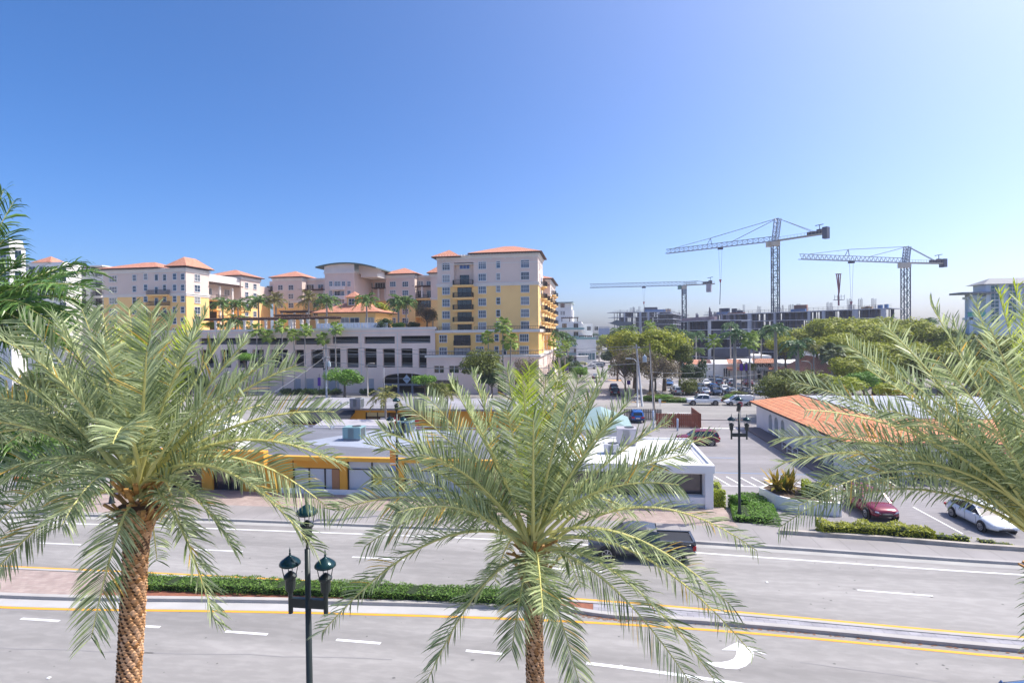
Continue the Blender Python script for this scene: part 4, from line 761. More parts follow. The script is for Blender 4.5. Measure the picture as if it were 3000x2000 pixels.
# courtyard (right) face of the wing
def ZX(x_, y_, X=XW): return PX(x_, y_, X)
for a in (1028,):
    for r in (420, 518, 620, 718, 800): p = ZX(*z1(a, r)); window(Wg, (XW, p.y, p.z), 1.8, 1.55, 2, 2, R(90))
Y1_, Y2_ = ZX(612, 850).y, ZX(706, 850).y; Y3_ = ZX(762, 850).y; Xi = XW-2.6
MB().box(XL+4, Xi, 127, 158, 10, tyw-.35).build('wall', yellow, Wg); MB().box(XL+4, Xi, 127, 158, tyw-.35, tw-1.6).build('upper_wall', beige, Wg); MB().box(Xi-1, XW-.3, 127, Y2_, tw-2.5, tw-.6).build('parapet', cream, Wg)
MB().box(Xi-8, XW, Y2_, Y3_, 10, tyw-.35).build('wall', yellow, Wg); MB().box(Xi-8, XW, Y2_, Y3_, tyw+.35, tw+.1).build('upper_wall', beige, Wg); m = MB(); m.box(Xi-8, XW+.15, Y2_-.15, Y3_+.15, tyw-.35, tyw+.35); m.box(Xi-8, XW+.25, Y2_-.25, Y3_+.25, tw-.8, tw+.05); m.build('cornice', cream, Wg); tile_roof(Wg, XW-9.5, XW, Y2_, Y3_, tw+.1, 2.1)
for a, rs in ((1481, (488, 574, 662, 745)), (1557, (500, 585, 668, 752))):
    for r in rs: p = ZX(*z1(a, r)); window(Wg, (XW, p.y, p.z), 1.45, 1.4, 2, 2, R(90))
for a, r, w in ((1145, 450, .9), (1220, 462, 1.5), (1290, 468, 1.6), (1330, 475, 1.6), (1145, 545, 1.1), (1300, 555, 2.0), (1295, 640, 1.4)): p = PX(*z1(a, r), Xi); window(Wg, (Xi, p.y, p.z), w, 1.5, 2, 1, R(90), sill=False, gm=glassd)
zb = [tyw-.4-2.66*k for k in range(4)]
for k in range(4):
    for a in (1165, 1390):
        p = PX(*z1(a, 600), Xi); q = MB(); 
        m = MB(); yy = p.y; m.box(Xi, XW+.3, yy-2.2, yy+2.2, zb[k]-.3, zb[k]); o = m.build('balcony', yellow if k else cream, Wg); q.bar((XW+.2, yy-2.2, zb[k]+1), (XW+.2, yy+2.2, zb[k]+1), .1)
        for t_ in range(18): q.bar((XW+.2, yy-2.2+t_*.26, zb[k]), (XW+.2, yy-2.2+t_*.26, zb[k]+1), .05)
        q.build('railing', darkmetal, o)
        if k: p2 = MB(); p2.quad((Xi+.03, yy-1.6, zb[k]), (Xi+.03, yy+1.6, zb[k]), (Xi+.03, yy+1.6, zb[k]+2.1), (Xi+.03, yy-1.6, zb[k]+2.1)); p2.build('balcony_door', glassd, Wg)
m = MB(); [m.box(XW-.6, XW-.1, y, y+.5, zb[0]-7.5, tw-3.6) for y in (Y1_+4.2, Y2_-3.6)]; m.build('pillar', cream, Wg)
m = MB(); zp = PX(*z1(1280, 487), XW).z; [m.bar((Xi, y, zp+.2), (XW+.9, y, zp+.2), .14) for y in [127.4+.8*k for k in range(int((Y2_-128)/.8))]]; m.bar((XW+.6, 127, zp), (XW+.6, Y2_, zp), .25); m.bar((XW-.4, 127, zp), (XW-.4, Y2_, zp), .25); m.build('pergola', brownwood, Wg)
# back bar
YB = 157.0; PB = lambda a, c, Y=YB: PY(a, c, Y)
zb2 = PB(850, 815).z; yb2 = PB(840, 884).z
def xs2(a, c, Y=YB): return PB(a, 850, Y).x, PB(c, 850, Y).x
MB().box(XW, tx0+2, YB+3, YB+14, 10, yb2-.1).build('wall', yellow, Wg); MB().box(XW-4, tx0+2, YB+3, YB+14, yb2-.1, zb2-.5).build('upper_wall', beige, Wg); MB().box(XW-2, tx0+2, YB+2.7, YB+14, zb2-.5, zb2+.1).build('cornice', cream, Wg)
for a, c in ((800, 885), (1130, 1215), (1262, 1300)):
    p, q = xs2(a, c); stucco_block(Wg, p, q, YB, YB+10, (10, yb2-.35, zb2+.2)); tile_roof(Wg, p, q, YB, YB+10, zb2+.2, 2.3)
for a in (1793, 1890):
    for r in (510, 590, 673): p = PB(*z1(a, r)); window(Wg, (p.x, YB, p.z), 1.5, 1.45, 2, 2)
for a in (630, 745):
    for r in (478, 558, 645, 730, 812): p = PB(*z2(a, r)); window(Wg, (p.x, YB, p.z), 1.7, 1.45, 3, 2)
for zf, a, r, w, n in ((z1, 2055, 505, 3.2, 4), (z1, 2163, 505, 1.6, 2), (z1, 2055, 583, 2.6, 3), (z1, 2165, 583, 1.5, 2), (z1, 1695, 518, 2.0, 2), (z1, 1640, 590, 1.4, 1), (z1, 2120, 665, 1.6, 2), (z1, 2120, 745, 1.6, 2), (z2, 420, 490, 1.6, 3), (z2, 515, 488, 3.2, 4), (z2, 420, 555, 1.6, 3), (z2, 875, 475, 2.2, 3), (z2, 970, 475, 1.9, 3), (z2, 918, 660, 4.6, 5), (z2, 875, 570, 2.4, 2), (z2, 965, 570, 1.4, 2)):
    p = PB(*zf(a, r), YB+3); window(Wg, (p.x, YB+3, p.z), w, 1.5 if r not in (570, 660) else 2.0, n, 1, sill=False, gm=glassd)
for a, r, w in ((905, 605, 5.2), (905, 692, 5.6), (905, 770, 5.6)): p = PB(*z2(a, r)); balcony(Wg, p.x-w/2, p.x+w/2, YB+3, 2.4, p.z)
for zf, a, c, r in ((z1, 1965, 2202, 534), (z2, 815, 995, 500), (z2, 440, 565, 517), (z1, 1610, 1725, 545)):
    p, q = PB(*zf(a, r), YB+.5), PB(*zf(c, r), YB+.5); m = MB(); m.bar(p, (q.x, q.y, p.z), .25); m.bar((p.x, YB+2, p.z), (q.x, YB+2, p.z), .2); n = int((q.x-p.x)/.5); [m.bar((p.x+k*.5, YB-.3, p.z+.2), (p.x+k*.5, YB+2.9, p.z+.2), .12) for k in range(n)]; m.build('pergola', brownwood, Wg)
    for u in (p.x+(q.x-p.x)*.45, q.x-.3): MB().box(u-.2, u+.2, YB+.4, YB+.8, p.z-3.3, p.z-.13).build('pillar', cream, Wg)
# rotunda with curved roof
YR = 147.5; p, q = xs2(952, 1038, YR); ztr = PY(995, 800, YR).z; zm = PY(995, 785, YR).z
MB().box(p, q, YR, YB+6, 10, ztr).build('rotunda_wall', beige, Wg); m = MB(); m.box(p-.2, q+.2, YR-.2, YB+4, ztr-.1, ztr+.5); m.build('cornice', cream, Wg)
ax0, ax1 = PY(925, 787, YR-.6).x, PY(1125, 800, YR-.6).x-2.2; za = PY(925, 786, YR).z; zap = PY(1003, 770, YR).z
m = MB(); me_ = MB(); n = 16; w = ax1-ax0
def arc(k): u = k/n; return ax0+w*u, za-.6*u+(zap-za)*4*u*(1-u)*.98
for k in range(n):
    (xa, za_), (xb, zb_) = arc(k), arc(k+1); m.prism([(xa, YR-.9, za_), (xb, YR-.9, zb_), (xb, YR-.9, zb_+.35), (xa, YR-.9, za_+.35)], (0, 20, 0))
    if xa > p-.5: me_.quad((xa, YR+(0 if xb < q+.6 else 3.), ztr), (xb, YR+(0 if xb < q+.6 else 3.), ztr), (xb, YR+(0 if xb < q+.6 else 3.), zb_), (xa, YR+(0 if xb < q+.6 else 3.), za_))
m.build('curved_roof', mat('green_roof_edge', (.10, .15, .14), .5), Wg)
for z_i, fz_ in enumerate([[f for f in me_.f if abs(me_.v[f[0]][1]-YR) < 1], [f for f in me_.f if abs(me_.v[f[0]][1]-YR) >= 1]]):
    if fz_: g2 = MB(); [g2.poly([me_.v[i] for i in f]) for f in fz_]; g2.build('gable_wall', cream, Wg)
MB().box(q+.7, ax1-1.2, YR+3.05, YB+5, zb2-1, arc(15)[1]-.1).build('gable_wall', cream, Wg)
for r in (475, 560): 
    for a, w_ in ((60, .8), (122, 1.7), (178, .8), (228, .9)):
        if r == 560 and a == 178: continue
        pp = PY(*z2(a, r), YR); window(Wg, (pp.x, YR, pp.z), w_, 1.3, 2, 2, sill=False)
for r in (575, 650, 700): pp = PY(*z2(138, r-12), YR); window(Wg, (pp.x, YR, pp.z), 3.0, 1.3, 4, 1, sill=False, gm=glassd)
for r in (530, 618): pp = PY(*z2(132, r), YR); m = MB(); m.box(pp.x-2.1, pp.x+2.1, YR-1.2, YR-.01, pp.z-.1, pp.z+1.0); m.build('balcony', cream, Wg, bevel=.05)
# ---------------- garage podium
Ga = thing('parking_garage', 'long beige parking garage with open decks and arched entrance', 'building', (-60, 117, 0)); YG = 117.0
gz = PY(1100, 966, YG).z; gxa, gxb = PY(440, 1000, YG).x, PY(1275, 1000, YG).x
H = []
def gh(zf, a, c, t, bt_): p, q = PY(*zf(a, t), YG), PY(*zf(c, bt_), YG); return (p.x, q.x, q.z, p.z)
for a, c in ((70, 313), (365, 648), (702, 975)): H.append(gh(z2, a, c, 960 if a < 500 else 953, 1022 if a < 500 else 1017))
for a, c in ((1490, 1860), (1925, 2160), (1050, 1430)): H.append(gh(z1, a, c, 975, 1030))
for a, c in ((40, 150), (203, 315), (367, 482), (536, 650), (704, 812), (865, 943)): H.append(gh(z2, a, c, 1068, 1242))
for a, c in ((1400, 1488), (1538, 1642), (1700, 1862), (1928, 2010), (2072, 2185), (1240, 1340), (1060, 1180)): H.append(gh(z1, a, c, 1080, 1245))
a0_, a1_, _, zs_ = gh(z2, 538, 943, 1345, 1480); zt_ = PY(*z2(740, 1296), YG).z
H2 = H+[(a0_, a1_, .02, zt_)]
small = [gh(z2, 410, 458, 1345, 1400)]
m = MB(); holes_wall(m, gxa, gxb, 0, gz, YG, .7, H2)
n = 14
for k in range(n):
    u, v = k/n, (k+1)/n; f_ = lambda t: (a0_+(a1_-a0_)*t, zs_+(zt_-zs_)*sqrt(max(0, 1-(2*t-1)**2)))
    (xa, z_a), (xb, z_b) = f_(u), f_(v); m.quad((xa, YG, z_a), (xb, YG, z_b), (xb, YG, zt_), (xa, YG, zt_)); m.quad((xa, YG, z_a), (xa, YG+.7, z_a), (xb, YG+.7, z_b), (xb, YG, z_b))
m.build('wall', garagec, Ga)
m = MB(); m.box(gxa, gxb+.2, YG-.2, YG+.4, gz, gz+.5); m.box(gxa, gxb, YG-.12, YG-.01, gz-.75, gz-.6)
for zf, a in ((z2, 340), (z2, 675)):
    p = PY(*zf(a, 1100), YG); m.box(p.x-.08, p.x+.08, YG-.1, YG-.01, 4, gz-.8)
m.build('trim', cream, Ga)
m = MB(); m.box(gxa, gxb, YG+.7, YG+26, gz-.4, gz+.3); m.build('podium_deck', mat('podium_paving', (.42, .38, .34), .9, .1, .5), Ga)
m = MB()
for z in (3.4, 6.2, 8.9, 11.5): m.box(gxa, gxb, YG+.75, YG+14, z-.25, z)
m.build('floor_slab', mat('garage_slab', (.20, .19, .19), .9), Ga)
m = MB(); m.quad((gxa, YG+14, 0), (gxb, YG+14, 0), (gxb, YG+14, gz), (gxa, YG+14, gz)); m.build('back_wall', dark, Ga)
m = MB()
for i, h in enumerate(H):
    for k in range(3): z = h[2]+.25+k*.32; m.bar((h[0], YG+.5, z), (h[1], YG+.5, z), .05)
    if h[3]-h[2] > 3:
        for k in range(3): z = h[2]+(h[3]-h[2])*.56+k*.3; m.bar((h[0], YG+.5, z), (h[1], YG+.5, z), .05)
m.build('cable_rail', steel, Ga)
m = MB(); zz = PY(*z2(740, 1400), YG).z; m.box(a0_, a1_, YG+.3, YG+.6, zz-.25, zz+.25); 
for t in (.34, .66): x = a0_+(a1_-a0_)*t; m.box(x-.2, x+.2, YG+.3, YG+.6, 0, zz-.251); m.box(x-.12, x+.12, YG+.3, YG+.6, zz+.251, zs_+2)
m.build('entrance_beam', mat('beam_grey', (.22, .23, .26), .7), Ga)
p = PY(*z2(757, 1350), YG-.1); m = MB(); m.prism([(p.x, YG-.1, p.z-1), (p.x+.9, YG-.1, p.z), (p.x, YG-.1, p.z+1), (p.x-.9, YG-.1, p.z)], (0, .1, 0)); m.bar((p.x, YG-.05, p.z+1), (p.x, YG-.05, zt_), .05)
e = thing('hanging_sign', 'pale diamond shaped sign hanging in the arched garage entrance', 'sign', p); m.build('board', mat('sign_pale', (.35, .45, .55), .5), e); text('PARK', .5, e, (p.x, YG-.125, p.z), (R(90), 0, 0), darkmetal, .01)
m = MB()
for a, c in ((1930, 1980), (2020, 2100), (2235, 2300), (2300, 2335)): p, q = PY(*z1(a, 1345), YG), PY(*z1(c, 1465), YG); m.box(p.x, q.x, YG-.07, YG-.01, q.z, p.z)
p, q = PY(*z2(410, 1345), YG), PY(*z2(458, 1440), YG); m.box(p.x, q.x, YG-.07, YG-.01, q.z, p.z); m.build('recessed_panel', mat('grey_panel', (.40, .40, .43), .8), Ga)
# garage lights
# ---------------- courtyard pavilion, pergola
Pv = thing('clubhouse', 'small yellow clubhouse with red roofs and cupola on the garage deck', 'building', (-60, 132, gz)); YP = 131.
p, q = PY(*z2(-60, 800), YP), PY(*z2(470, 800), YP); p0, q0 = p.x, q.x; ze = PY(*z2(200, 740), YP).z
MB().box(p0, q0, YP, YP+12, gz, ze).build('wall', yellow, Pv); MB().hip(p0-1.2, q0+1.6, YP-1.2, YP+13, ze+.1, 3.0).build('roof', rooft, Pv); MB().box(p0-1.1, q0+1.5, YP-1.1, YP+12.9, ze-.1, ze+.08).build('eaves', brownwood, Pv)
p, q = PY(*z2(208, 600), YP+3), PY(*z2(300, 600), YP+3); cz0, cz1 = ze+1, PY(*z2(260, 598), YP+3).z; MB().box(p.x, q.x, YP+3, YP+6.4, cz0, cz1).build('cupola', yellow, Pv); MB().hip(p.x-.6, q.x+.7, YP+2.4, YP+7, cz1+.05, 1.5).build('cupola_roof', rooft, Pv)
c = PY(*z2(252, 640), YP+3); window(Pv, (c.x, YP+3, c.z), 1.4, 1.5, 2, 2)
for a, w_ in ((190, 2.0), (280, 2.3), (405, 1.3), (440, .9)): c = PY(*z2(a, 820), YP); window(Pv, (c.x, YP, c.z-.3), w_, 2.4, 2, 2, sill=False, fm=frame_w)
Pg = thing('pergola', 'long dark timber pergola on white columns along the garage deck', 'pergola', (-85, 121, gz)); m = MB()
yp = 121; za, zb_ = PY(*z1(1100, 805), yp), PY(*z1(2330, 787), yp); zz = za.z-.1
for y in (yp-1.2, yp+1.2): m.bar((za.x, y, zz), (zb_.x, y, zz), .22, .4)
x = za.x
while x < zb_.x: m.bar((x, yp-2, zz+.3), (x, yp+2, zz+.3), .12, .25); x += .62
m.build('beams', brownwood, Pg)
for a in (1200, 1330, 1465, 1530, 1660, 1790, 1900, 1985, 2050, 2130, 2215): p = PY(*z1(a, 840), yp-1.1); m = MB(); m.box(p.x-.22, p.x+.22, yp-1.35, yp-.95, gz+.3, zz-.2); m.box(p.x-.32, p.x+.32, yp-1.45, yp-.85, zz-.45, zz-.201); m.build('column', cream, Pg)
for a, c, r, Y in ((1760, 2030, 772, 128), (1810, 2070, 737, 133)):
    t = thing('pergola', 'small timber pergola %s in the courtyard' % ('nearer' if Y == 128 else 'farther and higher'), 'pergola', (PY(*z1(a, r), Y).x, Y, gz)); p, q = PY(*z1(a, r), Y), PY(*z1(c, r), Y); m = MB()
    for y in (Y-1, Y+2): m.bar((p.x, y, p.z), (q.x, y, p.z), .2, .35)
    x = p.x
    while x < q.x: m.bar((x, Y-1.5, p.z+.3), (x, Y+2.5, p.z+.3), .12, .25); x += .6
    m.build('beams', brownwood, t); m = MB(); [m.box(x-.2, x+.2, Y-1.2, Y-.8, gz, p.z-.2) for x in (p.x+.5, (p.x+q.x)/2, q.x-.5)]; m.build('column', cream, t)
t = thing('parapet', 'pale panelled balustrade on the garage deck edge before the clubhouse', 'railing', (-65, 119, gz)); m = MB(); p, q = PY(*z1(2130, 860), 119), PY(*z2(560, 860), 119); x = p.x
while x < q.x: m.box(x, x+.7, 118.9, 118.98, gz+.5, gz+1.6); x += .82
m.build('panel', mat('frosted_panel', (.55, .62, .72), .3), t); m = MB(); m.bar((p.x, 118.94, gz+1.65), (q.x, 118.94, gz+1.65), .08); m.build('rail', frame_w, t)
# ------------------------------------------------------------ far buildings
def condo(name, label, x0, x1, y0, y1, z1_, floors, m_, roofm=None, z0=0, band=True, wins='fr', rail_=True):
    b = thing(name, label, 'building', ((x0+x1)/2, y0, 0)); MB().box(x0, x1, y0, y1, z0, z1_).build('wall', m_, b)
    if roofm: MB().hip(x0-1.2, x1+1.2, y0-1.2, y1+1.2, z1_+.02, 1.6).build('roof', roofm, b)
    fh = (z1_-z0)/floors
    for f in range(floors):
        z = z0+f*fh
        if band: MB().box(x0-.1, x1+1.1, y0-1.1, y1, z-.15, z+.15).build('floor_band', white, b)
        m = MB(); n = max(2, int((x1-x0)/4.2))
        for k in range(n):
            x = x0+(x1-x0)*(k+.5)/n; window(b, (x, y0, z+fh*.52), 1.9, fh*.52, 3, 1, sill=False, gm=glassd)
        if 'r' in wins:
            n = max(2, int((y1-y0)/5))
            for k in range(n): y = y0+(y1-y0)*(k+.5)/n; window(b, (x1, y, z+fh*.52), 1.8, fh*.52, 2, 1, R(90), sill=False, gm=glassd)
        if rail_ and f: m = MB(); m.box(x0, x1+1.0, y0-1.08, y0-1.02, z+.15, z+1.0); m.box(x1+.98, x1+1.04, y0-1, y1, z+.15, z+1.0); m.build('glass_rail', mat('teal_glass_rail', (.25, .42, .42), .15), b)
    return b
A = PY(1625, 950, 235); Bp = PY(1704, 950, 235); z_ = lambda y, x=1680, Y=235: PY(x, y, Y).z
b = condo('condominium', 'white modern condominium with glass balconies right of the yellow tower', A.x-8, Bp.x, 235, 262, z_(942), 5, white)
for f in range(1): pass
C = PY(1722, 950, 242); MB().box(Bp.x+.01, PY(1736, 950, 248).x, 248, 268, 0, z_(948, 1720, 248)).build('wall', white, b)
for f in range(4): z = z_(948, 1720, 248)*(f+.5)/4; [window(b, (x, 248, z), 1.6, 1.7, 3, 1, sill=False, gm=glassd) for x in (Bp.x+3, Bp.x+6.3)]
MB().box(A.x-9, PY(1674, 900, 240).x, 240, 258, z_(942), z_(886)).build('penthouse_wall', white, b); MB().box(PY(1674, 900, 240).x+.01, PY(1676, 900, 240).x+.3, 241, 257, z_(942), z_(905)).build('penthouse_wall', white, b)
q = PY(1670, 884, 240); MB().box(A.x-10, q.x+1.4, 238.6, 259, q.z-.5, q.z-.05).build('penthouse_roof', mat('teal_roof', (.30, .38, .38), .5), b)
for a, r in ((1648, 895), (1645, 917), (1652, 917)): p = PY(a, r, 240); window(b, (p.x, 240, p.z), 1.8 if r < 900 else .8, 1.8 if r < 900 else 1.6, 3, 1, sill=False, gm=glassd)
def pergola_on(b, x0, x1, y0, y1, z0, z1, name='pergola'):
    m = MB(); [m.bar((x0, y, z1), (x1, y, z1), .3) for y in (y0, y1)]; x = x0
    while x < x1: m.bar((x, y0-.5, z1+.25), (x, y1+.5, z1+.25), .15); x += .9
    [m.bar((x, y0, z0), (x, y0, z1), .3) for x in (x0+.3, (x0+x1)/2, x1-.3)]; m.build(name, brownwood, b)
pergola_on(b, PY(1644, 930, 236).x, PY(1694, 930, 236).x, 236, 240, z_(942), z_(930))
pergola_on(b, PY(1696, 983, 232).x, PY(1735, 983, 232).x, 232, 234.5, z_(993), z_(984)); p, q = PY(1688, 995, 231), PY(1746, 995, 231); MB().box(p.x, q.x, 231, 247, 0, PY(1700, 994, 231).z).build('wing_wall', white, b)
for k in range(4): x = p.x+2+k*(q.x-p.x-3)/3.4; window(b, (x, 231, 3.2), 2.2, 2.8, 2, 1, sill=False, gm=mat('teal_window', (.05, .14, .18), .1, spec=1.))
m = MB(); m.box(p.x, q.x, 230.9, 230.98, PY(1700, 994, 231).z, PY(1700, 988, 231).z); m.build('glass_rail', mat('teal_glass_rail', (0, 0, 0)), b)
p, q = PY(1754, 962, 620), PY(1786, 962, 620); b = thing('office_block', 'small distant blue grey office block on the horizon', 'building', (p.x, 620, 0)); MB().box(p.x, q.x, 620, 640, 0, PY(1770, 962, 620).z).build('wall', mat('far_blue_grey', (.30, .36, .48), .7), b); m = MB(); [m.box(p.x+.5+k*1.3, p.x+1.1+k*1.3, 619.9, 620, 1, 20) for k in range(9)]; m.build('window_strips', mat('far_glass', (.10, .16, .30), .3), b)
# left white condominiums behind the left palm
A, Bp = PY(210, 800, 128), PY(304, 800, 128)
b = thing('condominium', 'white modern condominium at far left behind the dark palm fronds', 'building', (A.x, 128, 0)); z = lambda y, x=280: PY(x, y, 128).z
MB().box(A.x-6, PY(268, 800, 128).x, 128, 150, 0, z(785)).build('wall', white, b); MB().box(PY(268, 800, 128).x+.01, Bp.x-.5, 129.2, 150, 0, z(783)).build('side_wall', white, b); MB().box(A.x-6.3, Bp.x, 127.5, 150, z(781), z(778)).build('roof_slab', white, b)
for r in (800, 832, 858, 884, 908):
    p = PY(288, r, 129.2); window(b, (p.x, 129.2, p.z), 2.4, 1.7, 2, 1, sill=False, gm=glassd); p = PY(247, r, 128); window(b, (p.x, 128, p.z), 1.2, 1.6, 1, 1, sill=False, gm=glassd)
    if r > 810: p = PY(294, r+10, 129.2); balcony(b, p.x-1.6, p.x+1.6, 129.2, 1.4, p.z, slab=white)
A, Bp = PY(-120, 720, 105), PY(74, 720, 105); b = thing('condominium', 'white and grey condominium at the left edge of the picture', 'building', (A.x, 105, 0)); zt = PY(50, 703, 105).z
MB().box(A.x, PY(34, 720, 105).x, 105, 108, 0, PY(0, 722, 105).z).build('wall', white, b); MB().box(A.x, PY(34, 720, 105).x-.4, 105.5, 108, PY(0, 722, 105).z, zt).build('wall', mat('grey_stucco', (.45, .46, .48), .8), b); MB().box(PY(34, 720, 105).x+.01, Bp.x-3, 104, 107, 0, zt+.1).build('wall', white, b)
for r in (745, 775, 805, 835, 865, 895):
    for a in (-20, 10, 54): p = PY(a, r, 105 if a < 34 else 104); window(b, (p.x, p.y, p.z), 1.5, 1.5, 2, 1, sill=False, gm=glassd)
A, Bp = PY(75, 800, 120), PY(215, 800, 120); b = thing('condominium', 'white balconied condominium between the two others at far left', 'building', (A.x, 120, 0)); MB().box(A.x, Bp.x-3, 120, 125, 0, PY(150, 768, 120).z).build('wall', white, b); MB().hip(A.x+2, Bp.x-6, 119.5, 125, PY(150, 768, 120).z+.01, 1.8).build('roof', rooft, b)
for r in (790, 815, 842, 868, 895):
    for a in (95, 125, 155, 185): p = PY(a, r, 120); window(b, (p.x, 120, p.z), 1.8, 1.5, 2, 1, sill=False, gm=glassd)
# right edge blue grey hotel
D = 118.; ptl = PD(2840, 820, D); b = thing('hotel', 'blue grey shaded apartment building with grey hipped roofs at the right edge', 'building', (ptl.x, ptl.y, 0)); hb = mat('blue_grey_wall', (.60, .68, .80), .85, .04, .2)
hx0, hy = ptl.x, ptl.y; hz = PY(2880, 833, hy).z; hx1 = hx0+42
m = MB(); m.box(hx0+3.2, hx1, hy, hy+4, 0, hz); m.build('wall', hb, b); m = MB()
for k in range(5): m.box(hx0-.4, hx0+3.2, hy, hy+1.6, hz-2.6-k*4.5-.5, hz-2.6-k*4.5)
m.box(hx0, hx0+.7, hy, hy+.7, 0, hz-2); m.box(hx0+.01, hx0+.69, hy+1.0, hy+1.5, 0, hz-2); m.build('corner_loggia', hb, b)
MB().box(hx0-2.5, hx0+4, hy-1.8, hy+2.5, hz-2.1, hz-1.7).build('eaves', mat('grey_roof', (.22, .23, .25), .7), b); MB().hip(hx0+2.2, hx0+17, hy-1, hy+5, hz, 1.4).build('roof', mat('grey_roof', (0, 0, 0)), b); MB().hip(hx0+18, hx1+4, hy-2, hy+6, hz+.7, 2.2).build('roof', mat('grey_roof', (0, 0, 0)), b)
MB().box(hx0+19, hx1, hy-1, hy, 0, hz+.7).build('wall', hb, b)
for r in (847, 868, 890, 912, 934):
    for a in (2914, 2965, 3010): p = PY(a, r-(a-2914)*.06, hy); window(b, (p.x, hy-(1. if p.x > hx0+19 else 0), p.z), 1.5, 1.6, 2, 2, sill=False, gm=mat('teal_window', (0, 0, 0)))
m = MB(); m.box(hx0-.4, hx0+3, hy-.12, hy-.05, hz-6.9, hz-5.9); m.build('glass_rail', mat('green_glass', (.10, .45, .35), .2), b)
# ------------------------------------------------------------ concrete frames under construction
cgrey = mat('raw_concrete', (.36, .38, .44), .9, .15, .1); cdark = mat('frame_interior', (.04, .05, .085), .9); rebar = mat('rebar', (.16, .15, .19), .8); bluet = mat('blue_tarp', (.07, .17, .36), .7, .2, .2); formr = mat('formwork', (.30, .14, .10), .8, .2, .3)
def frame_building(label, pa, pb, zt, fh, nf, dep, cols, wide=(), seed=1, over=1.5, partial=.5):
    rnd = random.Random(seed); pa = V((pa.x, pa.y, 0)); pb = V((pb.x, pb.y, 0)); t = (pb-pa); L = t.length; t.normalize(); n = V((-t.y, t.x, 0))
    b = thing('construction_frame', label, 'building', pa, group='unfinished concrete buildings')
    def P(u, v, z): q = pa+t*u+n*v; return (q.x, q.y, z)
    def bx(m, u0, u1, v0, v1, z0, z1): m.prism([P(u0, v0, z0), P(u1, v0, z0), P(u1, v1, z0), P(u0, v1, z0)], (0, 0, z1-z0))
    for f in range(nf):
        z = zt-f*fh; m = MB(); bx(m, -over if f else -over*1.3, L+(over if f == 0 else .3), -.8, dep, z-.28, z); m.build('floor_slab', cgrey, b)
        m = MB(); k = 0
        while k < cols:
            u = L*(k+.5)/cols; w = .28+.2*rnd.random(); bx(m, u-w, u+w, .1, .7, z-fh, z-.29)
            w2 = L/cols*rnd.uniform(.05, .33)
            if rnd.random() < .62: bx(m, u+.8, u+.8+w2, dep*.35, dep*.4, z-fh, z-.29)
            if rnd.random() < partial: bx(m, u+.6, u+.6+L/cols*rnd.uniform(.3, .8), dep*.5, dep*.55, z-fh, z-.29)
            if rnd.random() < partial: v = u+L/cols*rnd.random(); bx(m, v, v+.25, .5, dep*.9, z-fh, z-.29)
            k += 1
        for k in range(cols*2): u = L*(k+.5)/cols/2; bx(m, u-.13, u+.13, dep*.75, dep*.78, z-fh, z-.29)
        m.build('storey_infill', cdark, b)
        m = MB(); 
        if f: [m.bar(P(0, -.7, z+h), P(L, -.7, z+h), .07) for h in (.5, 1.05)]; m.build('guard_rail', rebar, b)
    for u, w in wide: m = MB(); bx(m, u*L, u*L+w, -.95, -.05, 0, zt-.3); m.build('column', cgrey, b)
    m = MB(); bx(m, -over, L+over, -.9, -.84, zt+.1, zt+1.0); 
    m = MB(); [m.bar(P(-over, -.75, zt+h), P(L+over, -.75, zt+h), .07) for h in (.5, 1.1)]; [m.bar(P(L*k/40, -.75, zt), P(L*k/40, -.75, zt+1.2), .07) for k in range(41)]; m.build('guard_rail', rebar, b)
    for k in range(13):
        u = rnd.uniform(.02, .95)*L; m = MB(); h = rnd.uniform(1.6, 4.6); v = rnd.uniform(1, dep-2)
        for j in range(rnd.choice((3, 5, 7))): m.bar(P(u+j*.32, v, zt), P(u+j*.32+rnd.uniform(-.1, .1), v, zt+h*rnd.uniform(.85, 1)), .1)
        m.build('rebar', rebar, b)
    return b, P, L, bx
b, P, L, bx = frame_building('long unfinished concrete frame under the tall centre crane', G(2076, 922, 20.2), G(2600, 902, 20.2), 20.2, 3.05, 6, 9, 30, ((.05, .4), (.095, .4), (.27, 1.6), (.43, .7), (.62, .9), (.695, 1.0), (.845, 1.8), (.975, 1.3)), 3, 1.5, .35)
for u0, u1, m_, h, nm in ((.055, .13, bluet, 1.0, 'tarpaulin'), (.13, .24, formr, .55, 'formwork'), (.055, .12, cdark, 2.6, 'core_wall'), (.14, .17, cdark, 2.3, 'core_wall'), (.175, .21, cdark, 1.4, 'core_wall'), (.52, .60, bluet, .9, 'tarpaulin'), (.525, .595, formr, 2.5, 'core_wall'), (.90, .915, formr, .9, 'formwork'), (.955, .975, bluet, 1.1, 'tarpaulin'), (.985, 1.0, bluet, 1.3, 'tarpaulin'), (.88, .93, mat('plywood', (.45, .30, .16), .8), .7, 'plywood_stack')):
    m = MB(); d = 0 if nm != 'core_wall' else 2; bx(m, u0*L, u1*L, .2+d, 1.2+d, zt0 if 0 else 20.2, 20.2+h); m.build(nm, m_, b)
b, P, L, bx = frame_building('unfinished concrete building with overhanging slabs under the low left crane', G(1808, 914, 26.5), G(1966, 913, 26.5), 26.5, 3.3, 7, 12, 9, ((.12, .7), (.40, 1.4), (.55, 1.3), (.75, .8), (.98, .8)), 5, 2.5, .6)
for u0, u1, m_, h, nm in ((.54, .78, cdark, 3.2, 'core_wall'), (.52, .90, bluet, 1.6, 'tarpaulin'), (.90, 1.0, mat('plywood', (0, 0, 0)), 1.9, 'formwork')):
    m = MB(); bx(m, u0*L, u1*L, (3 if nm == 'core_wall' else .3), (4 if nm == 'core_wall' else 1), 26.5, 26.5+h); m.build(nm, m_, b)
